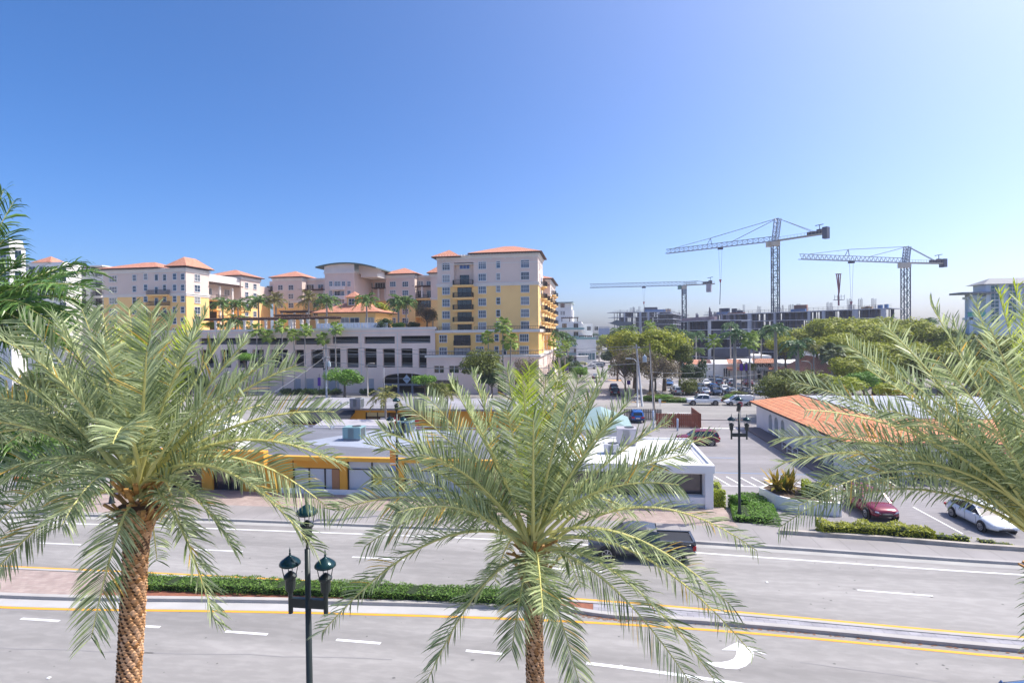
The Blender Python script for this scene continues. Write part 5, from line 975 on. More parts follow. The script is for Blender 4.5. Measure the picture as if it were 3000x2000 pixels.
m = MB(); z = 26.5-7.3; m.prism([P(-5.6, -2, z), P(.5, -2, z-1.8), P(9, -2, z-1.2), P(9, -2, z+.8), P(2, -2, z+1.0), P(-1, -2, z+2.2)], (0, 8, 0)); m.build('debris_netting', mat('dark_netting', (.06, .09, .12), .9), b)
b2 = frame_building('lower rear part of the concrete frame behind the left crane mast', G(1968, 918, 24.5), G(2015, 926, 24.5), 24.5, 3.2, 6, 12, 4, ((.5, .7),), 9, .5)
b, P, L, bx = frame_building('low middle part of the unfinished frame between the cranes', G(1990, 942, 16.8), G(2084, 937, 16.8), 16.8, 3.05, 5, 14, 8, ((.35, .5), (.97, .6)), 11, .5)
m = MB(); bx(m, 0, L, 1, 2, 16.8, 18.0); m.build('formwork', mat('mauve_form', (.36, .26, .27), .8, .3, .3), b)
# tower cranes
cw = mat('crane_white_steel', (.28, .33, .40), .5, metal=.1); cb = mat('crane_blue_steel', (.02, .02, .06), .6); cgn = mat('crane_green_steel', (.16, .24, .24), .6); cyl = mat('crane_cab_tan', (.52, .46, .38), .6)
def lattice(m, a, c, w, h, n, tri=False, ch=.22, br=.12):
    a = V(a); c = V(c); t = (c-a); L = t.length; t.normalize()
    up = V((0, 0, 1)) if abs(t.z) < .9 else V((cos(.5), sin(.5), 0)); s = t.cross(up).normalized(); u = s.cross(t).normalized()
    offs = [(-w/2, 0), (w/2, 0), (0, h)] if tri else [(-w/2, -h/2), (w/2, -h/2), (w/2, h/2), (-w/2, h/2)]
    pts = [[a+t*L*i/n+s*o[0]+u*o[1] for o in offs] for i in range(n+1)]; k = len(offs)
    for j in range(k): m.bar(pts[0][j], pts[-1][j], ch)
    for i in range(n):
        for j in range(k): m.bar(pts[i][j], pts[i+1][(j+1) % k], br); m.bar(pts[i][j], pts[i][(j+1) % k], br)
def crane(label, mx, my, zj, lt, rt_, w, hd, flat=False, base=0, hook=None, cab=1, mw=2.2, cwt=(1.7, 2.2, 4.2), drop=0):
    mt = V((mx, my, 0)); lt = V(lt); rt_ = V(rt_); t = thing('tower_crane', label, 'tower crane', (mx, my, 0), group='tower cranes over the building site')
    m = MB(); n = int((zj-2-base)/2.4)
    for o in ((-1, -1), (1, -1), (1, 1), (-1, 1)): m.bar((mx+o[0]*mw/2, my+o[1]*mw/2, base), (mx+o[0]*mw/2, my+o[1]*mw/2, zj-2), .34)
    m.build('mast', cb, t); m = MB()
    for i in range(n):
        z0, z1_ = base+(zj-2-base)*i/n, base+(zj-2-base)*(i+1)/n; s_ = -1 if i % 2 else 1
        for y in (-1, 1): m.bar((mx-s_*mw/2, my+y*mw/2, z0), (mx+s_*mw/2, my+y*mw/2, z1_), .17)
        for x in (-1, 1): m.bar((mx+x*mw/2, my-s_*mw/2, z0), (mx+x*mw/2, my+s_*mw/2, z1_), .17)
        m.bar((mx-mw/2, my-mw/2, z0), (mx+mw/2, my-mw/2, z0), .2); m.bar((mx-mw/2, my+mw/2, z0), (mx+mw/2, my+mw/2, z0), .2)
    m.build('mast_bracing', cgn, t)
    top = V((mx, my, zj)); m = MB(); m.box(mx-mw*.62, mx+mw*.62, my-mw*.62, my+mw*.62, zj-2, zj-.3); m.build('slewing_platform', cyl, t)
    m = MB(); dl = (lt-top); lattice(m, top, lt, 1.5, 1.9 if not flat else 2.1, max(8, int(dl.length/2.1)), True, .24, .13); m.build('jib', cw, t)
    m = MB(); dr = (rt_-top); u = dr.normalized(); s = u.cross(V((0, 0, 1))).normalized(); 
    m.bar(top+s*.7, rt_+s*.7, .35, .5); m.bar(top-s*.7, rt_-s*.7, .35, .5); nn = int(dr.length/1.3); [m.bar(top+dr*k/nn+s*.7, top+dr*k/nn+s*.7+V((0, 0, 1.2)), .08) for k in range(nn+1)]; m.bar(top+s*.7+V((0, 0, 1.2)), rt_+s*.7+V((0, 0, 1.2)), .08); [m.bar(top+dr*k/nn-s*.7, top+dr*k/nn+s*.7, .15) for k in range(nn+1)]; m.build('counter_jib', mat('crane_tan_steel', (.33, .31, .27), .6), t)
    c = rt_-u*.5 if not flat else rt_-u*3; a_, b_, h_ = cwt; m = MB(); pr = [c+u*x+s*y for x, y in ((-a_/2, -b_/2), (a_/2, -b_/2), (a_/2, b_/2), (-a_/2, b_/2))]; z0 = c.z-h_*.45-drop; m.prism([(p.x, p.y, z0) for p in pr], (0, 0, h_)); m.build('counterweight', mat('counterweight_blue', (.04, .055, .11), .7) if not flat else mat('counterweight_grey', (.33, .30, .34), .8), t)
    m = MB(); c = top+dr*.72; m.prism([tuple(c+u*x+s*y+V((0, 0, .3))) for x, y in ((-1.6, -.6), (1.6, -.6), (1.6, .6), (-1.6, .6))], (0, 0, 1.1)); c = top+dr*.86; m.prism([tuple(c+u*x+s*y+V((0, 0, .3))) for x, y in ((-.9, -.5), (.9, -.5), (.9, .5), (-.9, .5))], (0, 0, 1.6)); m.bar(c+V((0, 0, 1.8)), c+V((0, 0, 3.6)), .2); m.bar(c+V((-1.5, 0, 3.2)), c+V((1.3, 0, 3.7)), .25); m.build('winch', cb, t)
    if not flat:
        ap = top+V((0, 0, hd))+dl.normalized()*-1.0; m = MB(); lattice(m, top+V((0, 0, .2)), ap, 1.8, 1.6, 5, False, .28, .16); m.build('tower_head', cw, t)
        m = MB(); kp = top+dl*.56+V((0, 0, 4.4)); m.bar(top+dl*.55+V((0, 0, 1.9)), kp, .22); m.bar(top+dl*.59+V((0, 0, 1.9)), kp, .18); m.bar(ap, kp, .2); m.bar(kp, top+dl*.93+V((0, 0, 1.9)), .17); m.bar(ap, top+dl*.36+V((0, 0, 1.9)), .2); m.bar(ap, top+dr*.8+V((0, 0, .5)), .2); m.bar(ap+s*.5, top+dr*.85+V((0, 0, .5)), .15); m.build('tie_bars', mat('cable_grey', (.25, .27, .31), .6), t)
    else:
        m = MB(); m.prism([(mx-mw*.5, my-mw*.5, zj-5), (mx+mw*.5, my-mw*.5, zj-5), (mx+mw*.5, my+mw*.5, zj-5), (mx-mw*.5, my+mw*.5, zj-5)], (0, 0, 3)); lattice(m, top, top+dr*.45, 1.5, 2.0, 5, True, .24, .14); m.bar(top+dr*.45+V((0, 0, 2)), rt_, .2); m.build('tower_head', cw, t)
    m = MB(); cp = top+dl.normalized()*2.4-V((0, 0, .4)); m.box(cp.x-.9, cp.x+.9, cp.y-.9, cp.y+.9, cp.z-1.7, cp.z+.3); m.build('cab', cyl if not flat else mat('cab_green', (.12, .25, .22), .4), t)
    if hook:
        f, ln = hook; hp_ = top+dl*f; m = MB(); m.box(hp_.x-1, hp_.x+1, hp_.y-.7, hp_.y+.7, hp_.z-.9, hp_.z-.15); m.build('trolley', cb, t)
        m = MB(); m.bar(hp_+V((-.7, 0, 0)), hp_+V((-.2, 0, -ln)), .07); m.bar(hp_+V((.7, 0, 0)), hp_+V((.2, 0, -ln)), .07); m.build('hoist_rope', mat('cable_grey', (0, 0, 0)), t)
        m = MB(); m.prism([(hp_.x-.45, hp_.y, hp_.z-ln), (hp_.x+.45, hp_.y, hp_.z-ln), (hp_.x+.2, hp_.y, hp_.z-ln-1.3), (hp_.x-.2, hp_.y, hp_.z-ln-1.3)][::-1], (0, .5, 0)); o = m.build('hook_block', mat('hook_red', (.35, .04, .06), .5), t)
        m = MB(); m.bar((hp_.x, hp_.y, hp_.z-ln-1.3), (hp_.x-.35*(1 if not flat else -1), hp_.y, hp_.z-ln-(10.5 if mw > 2.2 else 6 if flat else 2)), .22); m.build('sling', cb, o)
D2 = 216; c = PD(2271, 706, D2); crane('tallest tower crane in the centre with jib pointing left', c.x, c.y, c.z, G(1952, 743, c.z), G(2424, 683, c.z), 0, 8.8, hook=(.47, 9.6 if 0 else 13.5), mw=2.3)
c = PD(2004, 836, 300); crane('lowest flat topped tower crane on the left of the site', c.x, c.y, c.z, G(1728, 843, c.z), G(2094, 831, c.z), 0, 4, True, hook=(.42, 8.5), mw=2.1, cwt=(2.4, 2.2, 4.2), drop=2.4)
c = PD(2653, 770, 222); crane('right tower crane behind the trees with jib pointing left', c.x, c.y, c.z, G(2343, 759, c.z), G(2766, 772, c.z), 0, 6.6, hook=(.53, 15.8), mw=2.3, cwt=(1.7, 2.2, 3.4))
# concrete pump
c = PD(2457, 895, 200); t = thing('concrete_pump', 'dark red folded concrete placing boom standing on the unfinished roof', 'concrete pump', c); m = MB(); m.bar(c, c+V((0, 0, 3.2)), .45); m.bar(c+V((0, 0, 3)), c+V((0, 0, 11.6)), .35); m.bar(c+V((-.7, 0, 11.4)), c+V((.1, 0, 4.2)), .28); m.bar(c+V((.7, 0, 11.4)), c+V((.2, 0, 4.6)), .25); m.bar(c+V((-1, 0, 11.5)), c+V((.9, 0, 11.5)), .35); m.build('boom', mat('pump_maroon', (.20, .06, .08), .6), t); m = MB(); m.box(c.x-1.6, c.x+1.7, c.y-.6, c.y+.6, c.z+2.0, c.z+2.2); [m.bar((c.x+x, c.y-.6, c.z+2.2), (c.x+x, c.y-.6, c.z+3.9), .1) for x in (-1.6, -.6, .6, 1.7)]; m.bar((c.x-1.6, c.y-.6, c.z+3.3), (c.x+1.7, c.y-.6, c.z+3.3), .1); m.build('platform', rebar, t)
# ------------------------------------------------------------ shopping plaza behind the far car park
b = thing('shopping_plaza', 'white shopping plaza with clay tile eaves and salon sign behind the far car park', 'building', (45, 158, 0)); Ys = 158
q = lambda a, c, Y=Ys: PY(a, c, Y)
xa, xb = q(2050, 1080).x, q(2420, 1080).x
m = MB(); m.box(xa, q(2200, 1080).x, Ys, Ys+24, 0, q(2100, 1066).z); m.box(q(2200, 1080).x+.01, q(2282, 1080).x, Ys-2, Ys+24, q(2240, 1085).z+.0, q(2240, 1062).z); m.box(q(2200, 1080).x+.01, xb, Ys+1.5, Ys+24, 0, q(2300, 1066).z); m.build('wall', white, b)
m = MB(); zb_ = q(2240, 1085, Ys-2).z; 
for a in (2202, 2216, 2234, 2255, 2279): x = q(a, 1080, Ys-2).x; m.box(x-.25, x+.25, Ys-2, Ys-1.4, 0, zb_-.02)
m.build('arcade_pillar', cream, b)
m = MB(); [m.quad((q(a, 1090).x, Ys+1.45, 0), (q(c, 1090).x, Ys+1.45, 0), (q(c, 1090).x, Ys+1.45, 3), (q(a, 1090).x, Ys+1.45, 3)) for a, c in ((2218, 2232), (2238, 2244), (2250, 2262), (2290, 2300), (2310, 2318))]; [m.quad((q(a, 1090).x, Ys-.03, .2), (q(c, 1090).x, Ys-.03, .2), (q(c, 1090).x, Ys-.03, 2.8), (q(a, 1090).x, Ys-.03, 2.8)) for a, c in ((2076, 2080), (2120, 2124), (2126, 2131), (2134, 2138))]; m.build('shopfront', glassd, b)
def skirt(a, c, yt, yb, Y, d=2.0):
    p0, p1 = q(a, yt, Y), q(c, yb, Y-d); x0_, x1_ = q(a, yb, Y).x, q(c, yb, Y).x; m = MB(); m.quad((x0_, Y-d, p1.z), (x1_, Y-d, p1.z), (x1_, Y, p0.z), (x0_, Y, p0.z)); m.quad((x0_, Y, p0.z), (x1_, Y, p0.z), (x1_, Y-d, p1.z-.1), (x0_, Y-d, p1.z-.1)); m.build('tile_eaves', tilemat('plaza_tiles', (.60, .24, .14), (.7, .36, .25), .5, .4, (.3, .12, .08), .05, 'XY'), b)
skirt(2128, 2171, 1052, 1064, Ys, 1.8); skirt(2202, 2266, 1050, 1063, Ys-2, 1.6); skirt(2128, 2172, 1075, 1084, Ys, 2.2); skirt(2249, 2284, 1074, 1082, Ys-2, 1.2); skirt(2286, 2345, 1074, 1083, Ys+1.5, 2); skirt(2000, 2080, 1053, 1067, Ys+6, 3); skirt(2340, 2372, 1068, 1078, Ys+1.5, 1.5)
p = q(2223, 1069, Ys-2.1); text('VIANNA', 1.75, b, (p.x, Ys-2.12, p.z), (R(90), 0, 0), darkmetal, .08); text('B R A S I L', .75, b, (p.x, Ys-2.12, p.z-1.35), (R(90), 0, 0), mat('grey_letters', (.15, .15, .16), .6), .05)
b = thing('tiled_house', 'house with salmon clay tile roof right of the plaza', 'building', (q(2400, 1090, 140).x, 140, 0)); p0, p1 = q(2342, 1100, 140), q(2475, 1100, 140); MB().box(p0.x+1, p1.x-1, 141, 154, 0, q(2400, 1094, 140).z).build('wall', white, b); MB().hip(p0.x, p1.x, 140, 155, q(2400, 1094, 140).z, 4.0).build('roof', tilemat('salmon_tiles', (.62, .27, .19), (.70, .36, .27), .5, .3, (.4, .18, .13), .04, 'XY'), b)
b = thing('white_block', 'white and blue low rise block behind the palms in the middle distance', 'building', (q(2030, 1030, 210).x, 210, 0)); p0, p1 = q(2005, 1030, 210), q(2062, 1030, 210); MB().box(p0.x, p1.x, 210, 225, 0, q(2030, 1012, 210).z).build('wall', white, b)
for r in (1022, 1038, 1054): [window(b, (q(a, r, 210).x, 210, q(a, r, 210).z), 2.6, 1.7, 2, 1, sill=False, gm=mat('blue_window', (.05, .12, .25), .1)) for a in (2015, 2033, 2051)]
b = thing('white_block', 'low white warehouse behind the plaza roofs', 'building', (q(2120, 1050, 190).x, 190, 0)); p0, p1 = q(2060, 1050, 195), q(2260, 1050, 195); MB().box(p0.x, p1.x, 195, 215, 0, q(2150, 1042, 195).z).build('wall', white, b)
MB().box(p0.x+30, p0.x+36, 192, 195, 0, 7).build('annex', white, b)
b = thing('white_block', 'white low building beyond the far junction at the end of the avenue', 'building', (PY(1700, 1045, 250).x, 250, 0)); p0, p1 = PY(1690, 1045, 226), PY(1722, 1045, 226); MB().box(p0.x, p1.x, 226, 229, 0, 3.4).build('wall', white, b); MB().box(p0.x-.3, p1.x+.3, 225.7, 229.3, 3.41, 3.6).build('roof', white, b)
# ------------------------------------------------------------ feather fronds
def bez(a, b, c, t): return a*(1-t)*(1-t)+b*2*t*(1-t)+c*t*t
def frond_mesh(leaf, rach, P0, P1, P2, n=64, Lm=.55, t0=.2, twist=0., rr=.03, droop=.35, w=.036, vee=.45, rnd=random, az=None, seg=2, tilt=1.):
    """leaflets into mesh builder leaf, the midrib into rach"""
    pts = [bez(P0, P1, P2, i/14) for i in range(15)]
    if rach is not None: rach.tube(pts, [rr*(1-.8*i/14) for i in range(15)], 4, False)
    d = P2-P0; h = V((d.x, d.y, 0)) if az is None else az
    if h.length < .2: h = V((rnd.uniform(-1, 1), rnd.uniform(-1, 1), 0))
    sd0 = h.normalized().cross(V((0, 0, 1)))
    for i in range(n):
        u = i/(n-1); t = t0+(1-t0)*u; p = bez(P0, P1, P2, t); T = (P1-P0)*(1-t)+(P2-P1)*t; T.normalize()
        s = (sd0-T*sd0.dot(T)).normalized(); nn = s.cross(T)
        if nn.z < -.2 and abs(T.z) < .8: nn = -nn
        tw = twist*(.4+.6*u); s_, n_ = s*cos(tw)+nn*sin(tw), nn*cos(tw)-s*sin(tw)
        L = Lm*(.45+.55*sin(pi*min(1, .2+u*.6)))*(1-.28*u**3) if u > .05 else Lm*.4
        fwd = .6+.5*u
        for sg in (-1, 1):
            if rnd.random() < .03: continue
            v = vee+rnd.choice((-.45, -.1, .3))+rnd.uniform(-.12, .12)
            D = (s_*sg+n_*v+T*(fwd+rnd.uniform(-.1, .1))).normalized(); Lr = L*rnd.uniform(.82, 1.1); g = V((0, 0, -1))*droop*Lr
            e = T.cross(D).normalized().cross(D)*-1; wd = w*rnd.uniform(.8, 1.15)
            e1_ = (T-D*T.dot(D)).normalized(); ra_ = rnd.uniform(-1.0, 1.2)*tilt; e = (e1_*cos(ra_)+D.cross(e1_)*sin(ra_))*wd*.55
            a = p; m1 = p+D*Lr*.45+g*.12; m2 = p+D*Lr*.8+g*.5; tp = p+D*Lr+g; k = len(leaf.v)
            leaf.v += [tuple(a-e*.5), tuple(a+e*.5), tuple(m1-e), tuple(m1+e), tuple(m2-e*.7), tuple(m2+e*.7), tuple(tp)]
            leaf.f += [(k, k+1, k+3, k+2), (k+2, k+3, k+5, k+4), (k+4, k+5, k+6)]
def scales_trunk(p0, p1, r0, r1, n_round, dz, bend=V((0, 0, 0)), flare=0.):
    m = MB(); L = (p1-p0).length; rows = int(L/dz); core = MB(); f = lambda t: bez(p0, (p0+p1)/2+bend, p1, t); rad = lambda t: r0+(r1-r0)*t+flare*max(0, t-.93)/.07
    core.tube([f(i/20) for i in range(21)], [rad(i/20)*.93 for i in range(21)], 16)
    for i in range(rows):
        t = i/rows; c = f(t); r = rad(t)*random.uniform(.97, 1.03)
        for j in range(n_round):
            a = 2*pi*(j+(i % 2)*.5)/n_round+i*.11+random.uniform(-.06, .06); wa = 2*pi/n_round*.56
            def q(aa, rr_, z): return (c.x+cos(aa)*rr_, c.y+sin(aa)*rr_, c.z+z)
            k = len(m.v); h = dz*random.uniform(1.2, 1.6)
            m.v += [q(a-wa*1.1, r*.95, h*.05), q(a, r*.93, -h*.6), q(a+wa*1.1, r*.95, h*.05), q(a+wa*.55, r*1.05, h*.3), q(a-wa*.55, r*1.05, h*.3), q(a, r*1.09, h*.42), q(a, r*1.0, -h*.15), q(a, r*.9, h*.7)]
            m.f += [(k, k+1, k+6), (k+1, k+2, k+6), (k, k+6, k+5, k+4), (k+6, k+2, k+3, k+5), (k+4, k+5, k+7), (k+5, k+3, k+7)]
    return core, m
def near_palm(label, base_px, D, specs, foot_px, r0, r1, scale=1.0, extra=10, seed=1, mleaf=frondm, n=88, Lm=.62):
    rnd = random.Random(seed); c = PD(*base_px, D); ft = PD(*foot_px, D); ft = c+(ft-c)*((c.z)/(c.z-ft.z)); root = thing('date_palm', label, 'palm tree', (ft.x, ft.y, 0), group='date palms along the near pavement')
    core, sc = scales_trunk(V((ft.x, ft.y, 0)), c-V((0, 0, .25)), r0, r1, 11, .07, flare=.15)
    tr = core.build('trunk', trunkd, root); sc.build('leaf_scars', trunkb, tr)
    fw = cf; count = 0
    for sp in specs:
        x, y, dd, ar = sp[:4]; fl = sp[4] if len(sp) > 4 else ''
        tip = PD(x, y, D+dd); P0 = c+V((rnd.uniform(-.12, .12), rnd.uniform(-.12, .12), rnd.uniform(-.1, .25))); ch = tip-P0; L = ch.length
        P1 = P0+ch*.45+V((0, 0, ar*L)); lf, ra = MB(), MB()
        az = V((ch.x, ch.y, 0))
        if az.length < .9: az = V((ch.x*.3, -1, 0)) if dd <= 0 else V((ch.x*.3, 1, 0))
        frond_mesh(lf, ra, P0, P1, tip, n, Lm*(1. if 'y' not in fl else .9), .2, (rnd.choice((-1, 1))*rnd.uniform(.65, 1.25) if abs(ch.dot(cr)) > .55*ch.length and ar > .12 else rnd.uniform(-.7, .7)), .045, .07 if ar < .28 else .2, .025, .5 if 'u' not in fl else .65, rnd, az)
        fr = lf.build('frond', frondy if 'y' in fl else mleaf, root); ra.build('midrib', rachism, fr)
    m = MB()
    for i in range(46):     # cut petiole stubs and fibre round the crown base
        a = rnd.uniform(0, 6.28); z = rnd.uniform(-.55, .25); r = r1*rnd.uniform(.8, 1.1); b = c+V((r*cos(a), r*sin(a), z-.1)); e = b+V((cos(a), sin(a), rnd.uniform(.3, 1.6))).normalized()*rnd.uniform(.18, .5); m.bar(b, e, .07, .035)
    m.build('petiole_stubs', petm, root); return c
SA = [(600, 922, .6, .10), (722, 999, .4, .12), (824, 1031, -.3, .14), (868, 1070, .6, .2), (677, 960, 1.2, .1), (505, 925, .9, .08), (378, 905, .8, .08), (300, 915, 1.2, .08), (445, 915, -.6, .1), (240, 905, -.3, .12), (160, 930, .5, .14), (60, 935, .2, .16), (-20, 985, .6, .2), (-90, 1060, -.4, .24), (-160, 1160, .3, .28), (-180, 1240, -.6, .32), (-150, 1330, .4, .36),
      (980, 1206, .2, .24), (993, 1355, -.4, .34), (965, 1490, .3, .42), (920, 1605, -.8, .48), (880, 1280, 1.4, .3), (790, 1180, 1.8, .22), (680, 1600, -.7, .42), (628, 1815, -1.2, .36), (268, 1865, -1.2, .34), (-30, 1690, -.9, .36), (-60, 1590, .3, .42), (-110, 1450, -.6, .4), (60, 1480, 1.5, .36), (180, 1540, -1.9, .5),
      (560, 1000, -1.2, .12), (300, 1010, -1.6, .14), (100, 1050, -1.3, .2), (700, 1130, -1.5, .18), (430, 1030, -2.2, .1, 'u'), (350, 960, 1.9, .05, 'y'), (560, 960, 1.4, .06, 'y'), (430, 935, .2, .04, 'y'), (-60, 1200, 1.4, .3), (20, 1300, 1.9, .34), (540, 1560, 1.5, .6), (740, 1420, 1.7, .45), (460, 1640, 2.0, .5), (330, 1300, -2.8, .35), (640, 1240, 2.2, .2), (200, 1090, 2.0, .16)]
near_palm('left large date palm with arching silver green fronds and scaly brown trunk', (405, 1440), 10.0, SA, (375, 2000), .19, .20, seed=3)
SB = [(1486, 1080, .5, .06), (1550, 1075, 1.2, .02, 'y'), (1600, 1105, -.4, .05), (1695, 1110, .8, .07), (1770, 1115, .2, .1), (1848, 1170, -.3, .12), (1760, 1105, -1.2, .07), (1385, 1098, .4, .08), (1322, 1123, -.4, .1), (1190, 1184, .5, .14), (1250, 1160, 1.2, .12), (1080, 1300, .2, .22), (1120, 1260, -1.0, .2), (985, 1496, -.4, .32), (1090, 1400, 1.2, .26), (1069, 1600, .4, .42), (945, 1850, -.7, .40, 't'), (1165, 1500, -1.6, .3), (1255, 1985, -.7, .36),
      (2085, 1277, .5, .18), (2010, 1330, -.6, .2), (1960, 1235, 1.2, .14), (2217, 1612, .2, .42), (2144, 1775, -.6, .38), (2205, 1915, -.2, .36), (2090, 1985, -.9, .36), (2030, 2010, -1.2, .33), (1700, 2010, -1.3, .30), (1500, 1900, -1.5, .30), (1590, 1790, -2.2, .25), (1640, 1080, 1.6, .04, 'y'), (1530, 1100, -1.2, .05, 'y'), (1563, 1230, -2.2, .12, 'u'), (1480, 1190, -1.7, .12), (1660, 1180, -1.8, .1), (1900, 1400, 1.6, .3), (1850, 1500, 2.0, .4), (1330, 1500, 1.8, .36), (1450, 1700, 1.7, .5), (1700, 1720, 1.8, .5), (1370, 1200, -1.3, .14), (1780, 1240, -1.3, .14), (1990, 1420, -1.4, .28), (1230, 1330, -1.3, .24)]
near_palm('centre large date palm with crown spreading over the road and office building', (1560, 1620), 11.4, SB, (1568, 2000), .175, .185, seed=5)
SC_ = [(2728, 893, .5, .05), (2600, 960, -.2, .08), (2486, 1010, .4, .12), (2540, 1080, -.6, .12), (2926, 860, .9, .03, 'y'), (2975, 840, 1.3, .02, 'y'), (2860, 890, -.4, .04), (2790, 940, 1.3, .06), (3040, 850, .2, .03), (2333, 1120, .4, .2), (2440, 1160, 1.3, .18), (2288, 1282, -.3, .26), (2291, 1356, .5, .32), (2400, 1405, -.8, .34, 't'), (2284, 1543, .2, .44, 't'), (2420, 1480, 1.4, .4), (2640, 1010, 1.6, .1), (2760, 1060, -1.3, .12), (2600, 1200, -1.4, .2), (2900, 960, -1.8, .08), (2700, 1170, 1.9, .16), (2820, 1040, 1.1, .08), (3000, 900, -1.2, .04), (3200, 900, .3, .05), (3350, 1000, .4, .12), (3500, 1200, -.4, .2), (3600, 1500, .4, .36), (3400, 1850, -.9, .3), (3050, 2000, -1.5, .3), (2950, 1100, 1.8, .1), (2360, 1200, -1.2, .22), (2450, 1260, 1.0, .24), (2380, 1330, 1.8, .3), (2340, 1480, -1.0, .4), (2640, 1100, -1.6, .14), (2770, 1240, 2.3, .16)]
near_palm('date palm at the right edge whose fronds reach in over the car park', (3120, 1640), 10.8, SC_, (3135, 2000), .21, .23, seed=9)
# dark feather palms on the left edge
def dark_palm(label, cpx, D, specs, seed, r=.16):
    rnd = random.Random(seed); c = PD(*cpx, D); root = thing('feather_palm', label, 'palm tree', (c.x, c.y, 0), group='dark feather palms at the left edge')
    MB().tube([(c.x, c.y, 0), (c.x, c.y, c.z*.5), c], [r*1.3, r, r*.8], 12).build('trunk', trunkg, root, smooth=True)
    for x, y, dd, ar in specs:
        tip = PD(x, y, D+dd); ch = tip-c; P1 = c+ch*.45+V((0, 0, ar*ch.length)); lf, ra = MB(), MB(); az = V((ch.x, ch.y, 0))
        frond_mesh(lf, ra, c, P1, tip, 60, .9, .12, rnd.uniform(-.5, .5), .03, .4, .036, .35, rnd, az if az.length > .5 else V((1, 0, 0))); f = lf.build('frond', frondd, root); ra.build('midrib', rachism, f)
dark_palm('dark green feather palm leaning in at the left edge above the date palm', (-150, 960), 13., [(250, 840, -1.2, .2), (225, 925, .2, .26), (230, 770, 1.2, .14), (190, 850, -.4, .22), (170, 960, -1.4, .3), (60, 940, .3, .34), (150, 900, .6, .26), (10, 560, 1.2, .04), (200, 1010, 1.8, .34), (265, 795, .3, .16), (240, 880, -.6, .2), (200, 940, .8, .24), (40, 590, .5, .05), (28, 680, -.5, .08), (60, 760, 1, .1), (150, 1010, -1, .34), (120, 1060, .5, .4), (-60, 640, 0, .05), (-300, 650, 0, .1), (-500, 800, .3, .2), (-520, 1000, -.5, .3), (-350, 1200, .5, .4), (-50, 1200, -1, .4), (180, 800, 1.6, .2), (100, 900, -1.6, .2), (20, 1000, 1.6, .3)], 21)
dark_palm('dark green feather palm low at the left edge behind the date palm fronds', (-110, 1330), 14.5, [(280, 1370, -.8, .26), (200, 1310, .9, .2), (250, 1430, 0, .34), (160, 1420, -1.2, .34), (290, 1330, .2, .22), (240, 1400, .8, .3), (130, 1440, -.6, .34), (320, 1370, 1.6, .26), (60, 1230, .4, .14), (180, 1260, -1, .2), (-50, 1500, .4, .4), (-300, 1300, .3, .2), (-330, 1450, -.3, .3), (-150, 1150, .2, .1), (40, 1380, 1.8, .3), (150, 1350, -1.6, .26)], 23)
# ------------------------------------------------------------ distant palms: prototypes
def royal_proto(name, m_, nf=17, L=3.2, dr=.85, n=26, lm=1.0, w=.15, seed=2, up=.7, tr=trunkg, tw=.2):
    rnd = random.Random(seed); t = thing(name, '', 'palm tree'); lf = MB(); 
    MB().tube([(0, 0, 0), (0, 0, .55), (0, 0, 1)], [tw*1.15, tw, tw*.8], 10).build('trunk', tr, t, smooth=True)
    for i in range(nf):
        a = 2*pi*i/nf*2.6+rnd.uniform(-.2, .2); el = up*(1-1.35*i/nf)+rnd.uniform(-.1, .1); d = V((cos(a)*cos(el), sin(a)*cos(el), sin(el))); p2 = d*L*rnd.uniform(.85, 1.05)-V((0, 0, dr*.45*L*(1-.5*max(0, sin(el)))))
        p1 = d*L*.5+V((0, 0, .28*L)); frond_mesh(lf, None, V((0, 0, 0)), p1, p2, n, lm, .1, rnd.uniform(-.4, .4), .03, .35, w, .25, rnd, V((cos(a), sin(a), 0)))
    c = lf.build('crown', m_, t)
    c.location = (0, 0, 1); return t
def fan_proto(name, m_, nl=36, R_=1.1, seed=4, tr=trunkg, skirt=True, pl=1.35):
    rnd = random.Random(seed); t = thing(name, '', 'palm tree'); lf = MB(); MB().tube([(0, 0, 0), (0, 0, 1)], [.2, .15], 9).build('trunk', tr, t, smooth=True)
    for i in range(nl):
        a = rnd.uniform(0, 6.28); el = 1.25-2.1*(i/nl)**.9; d = V((cos(a)*cos(el), sin(a)*cos(el), sin(el))); b = d*pl*rnd.uniform(.8, 1.1); s = d.cross(V((0, 0, 1))); s = s.normalized() if s.length > .05 else V((1, 0, 0)); u = s.cross(d)
        k = 13; lf.bar((0, 0, 0), b, .04)
        for j in range(k):
            an = (j-(k-1)/2)*.2; dd = d*cos(an)+s*sin(an); e = (s*cos(an)-d*sin(an))*.13; r = R_*rnd.uniform(.75, 1.05)*(1-.05*abs(j-k/2)); q = len(lf.v); fold = u*(.05 if j % 2 else -.05)
            g = V((0, 0, -.38*r)); lf.v += [tuple(b), tuple(b+dd*r*.55-e*1.1+fold), tuple(b+dd*r*.55+e*1.1-fold), tuple(b+dd*r*.85+g*.6-e*.4), tuple(b+dd*r*.85+g*.6+e*.4), tuple(b+dd*r+g)]; lf.f += [(q, q+1, q+2), (q+1, q+3, q+4, q+2), (q+3, q+5, q+4)]
    c = lf.build('crown', m_, t); c.location = (0, 0, 1); return t
def put_palm(proto, label, cpx, Y, zb=0., sc=1., group=None, rz=None, tw=1.):
    c = PY(*cpx, Y); o = place(proto, label, (c.x, Y, zb), rz if rz is not None else random.uniform(0, 6.28), None, group)
    for ch in o.children:
        if ch.name.startswith('trunk'): ch.scale = (sc*tw, sc*tw, c.z-zb)
        else: ch.location = (0, 0, c.z-zb); ch.scale = (sc, sc, sc)
    return o
royal = royal_proto('royal_palm', frondr); royal2 = royal_proto('coconut_palm', leafm('mid_frond', (.06, .12, .03), (.20, .32, .08), .25), 22, 3.1, .7, 28, .8, .12, 8, .9)
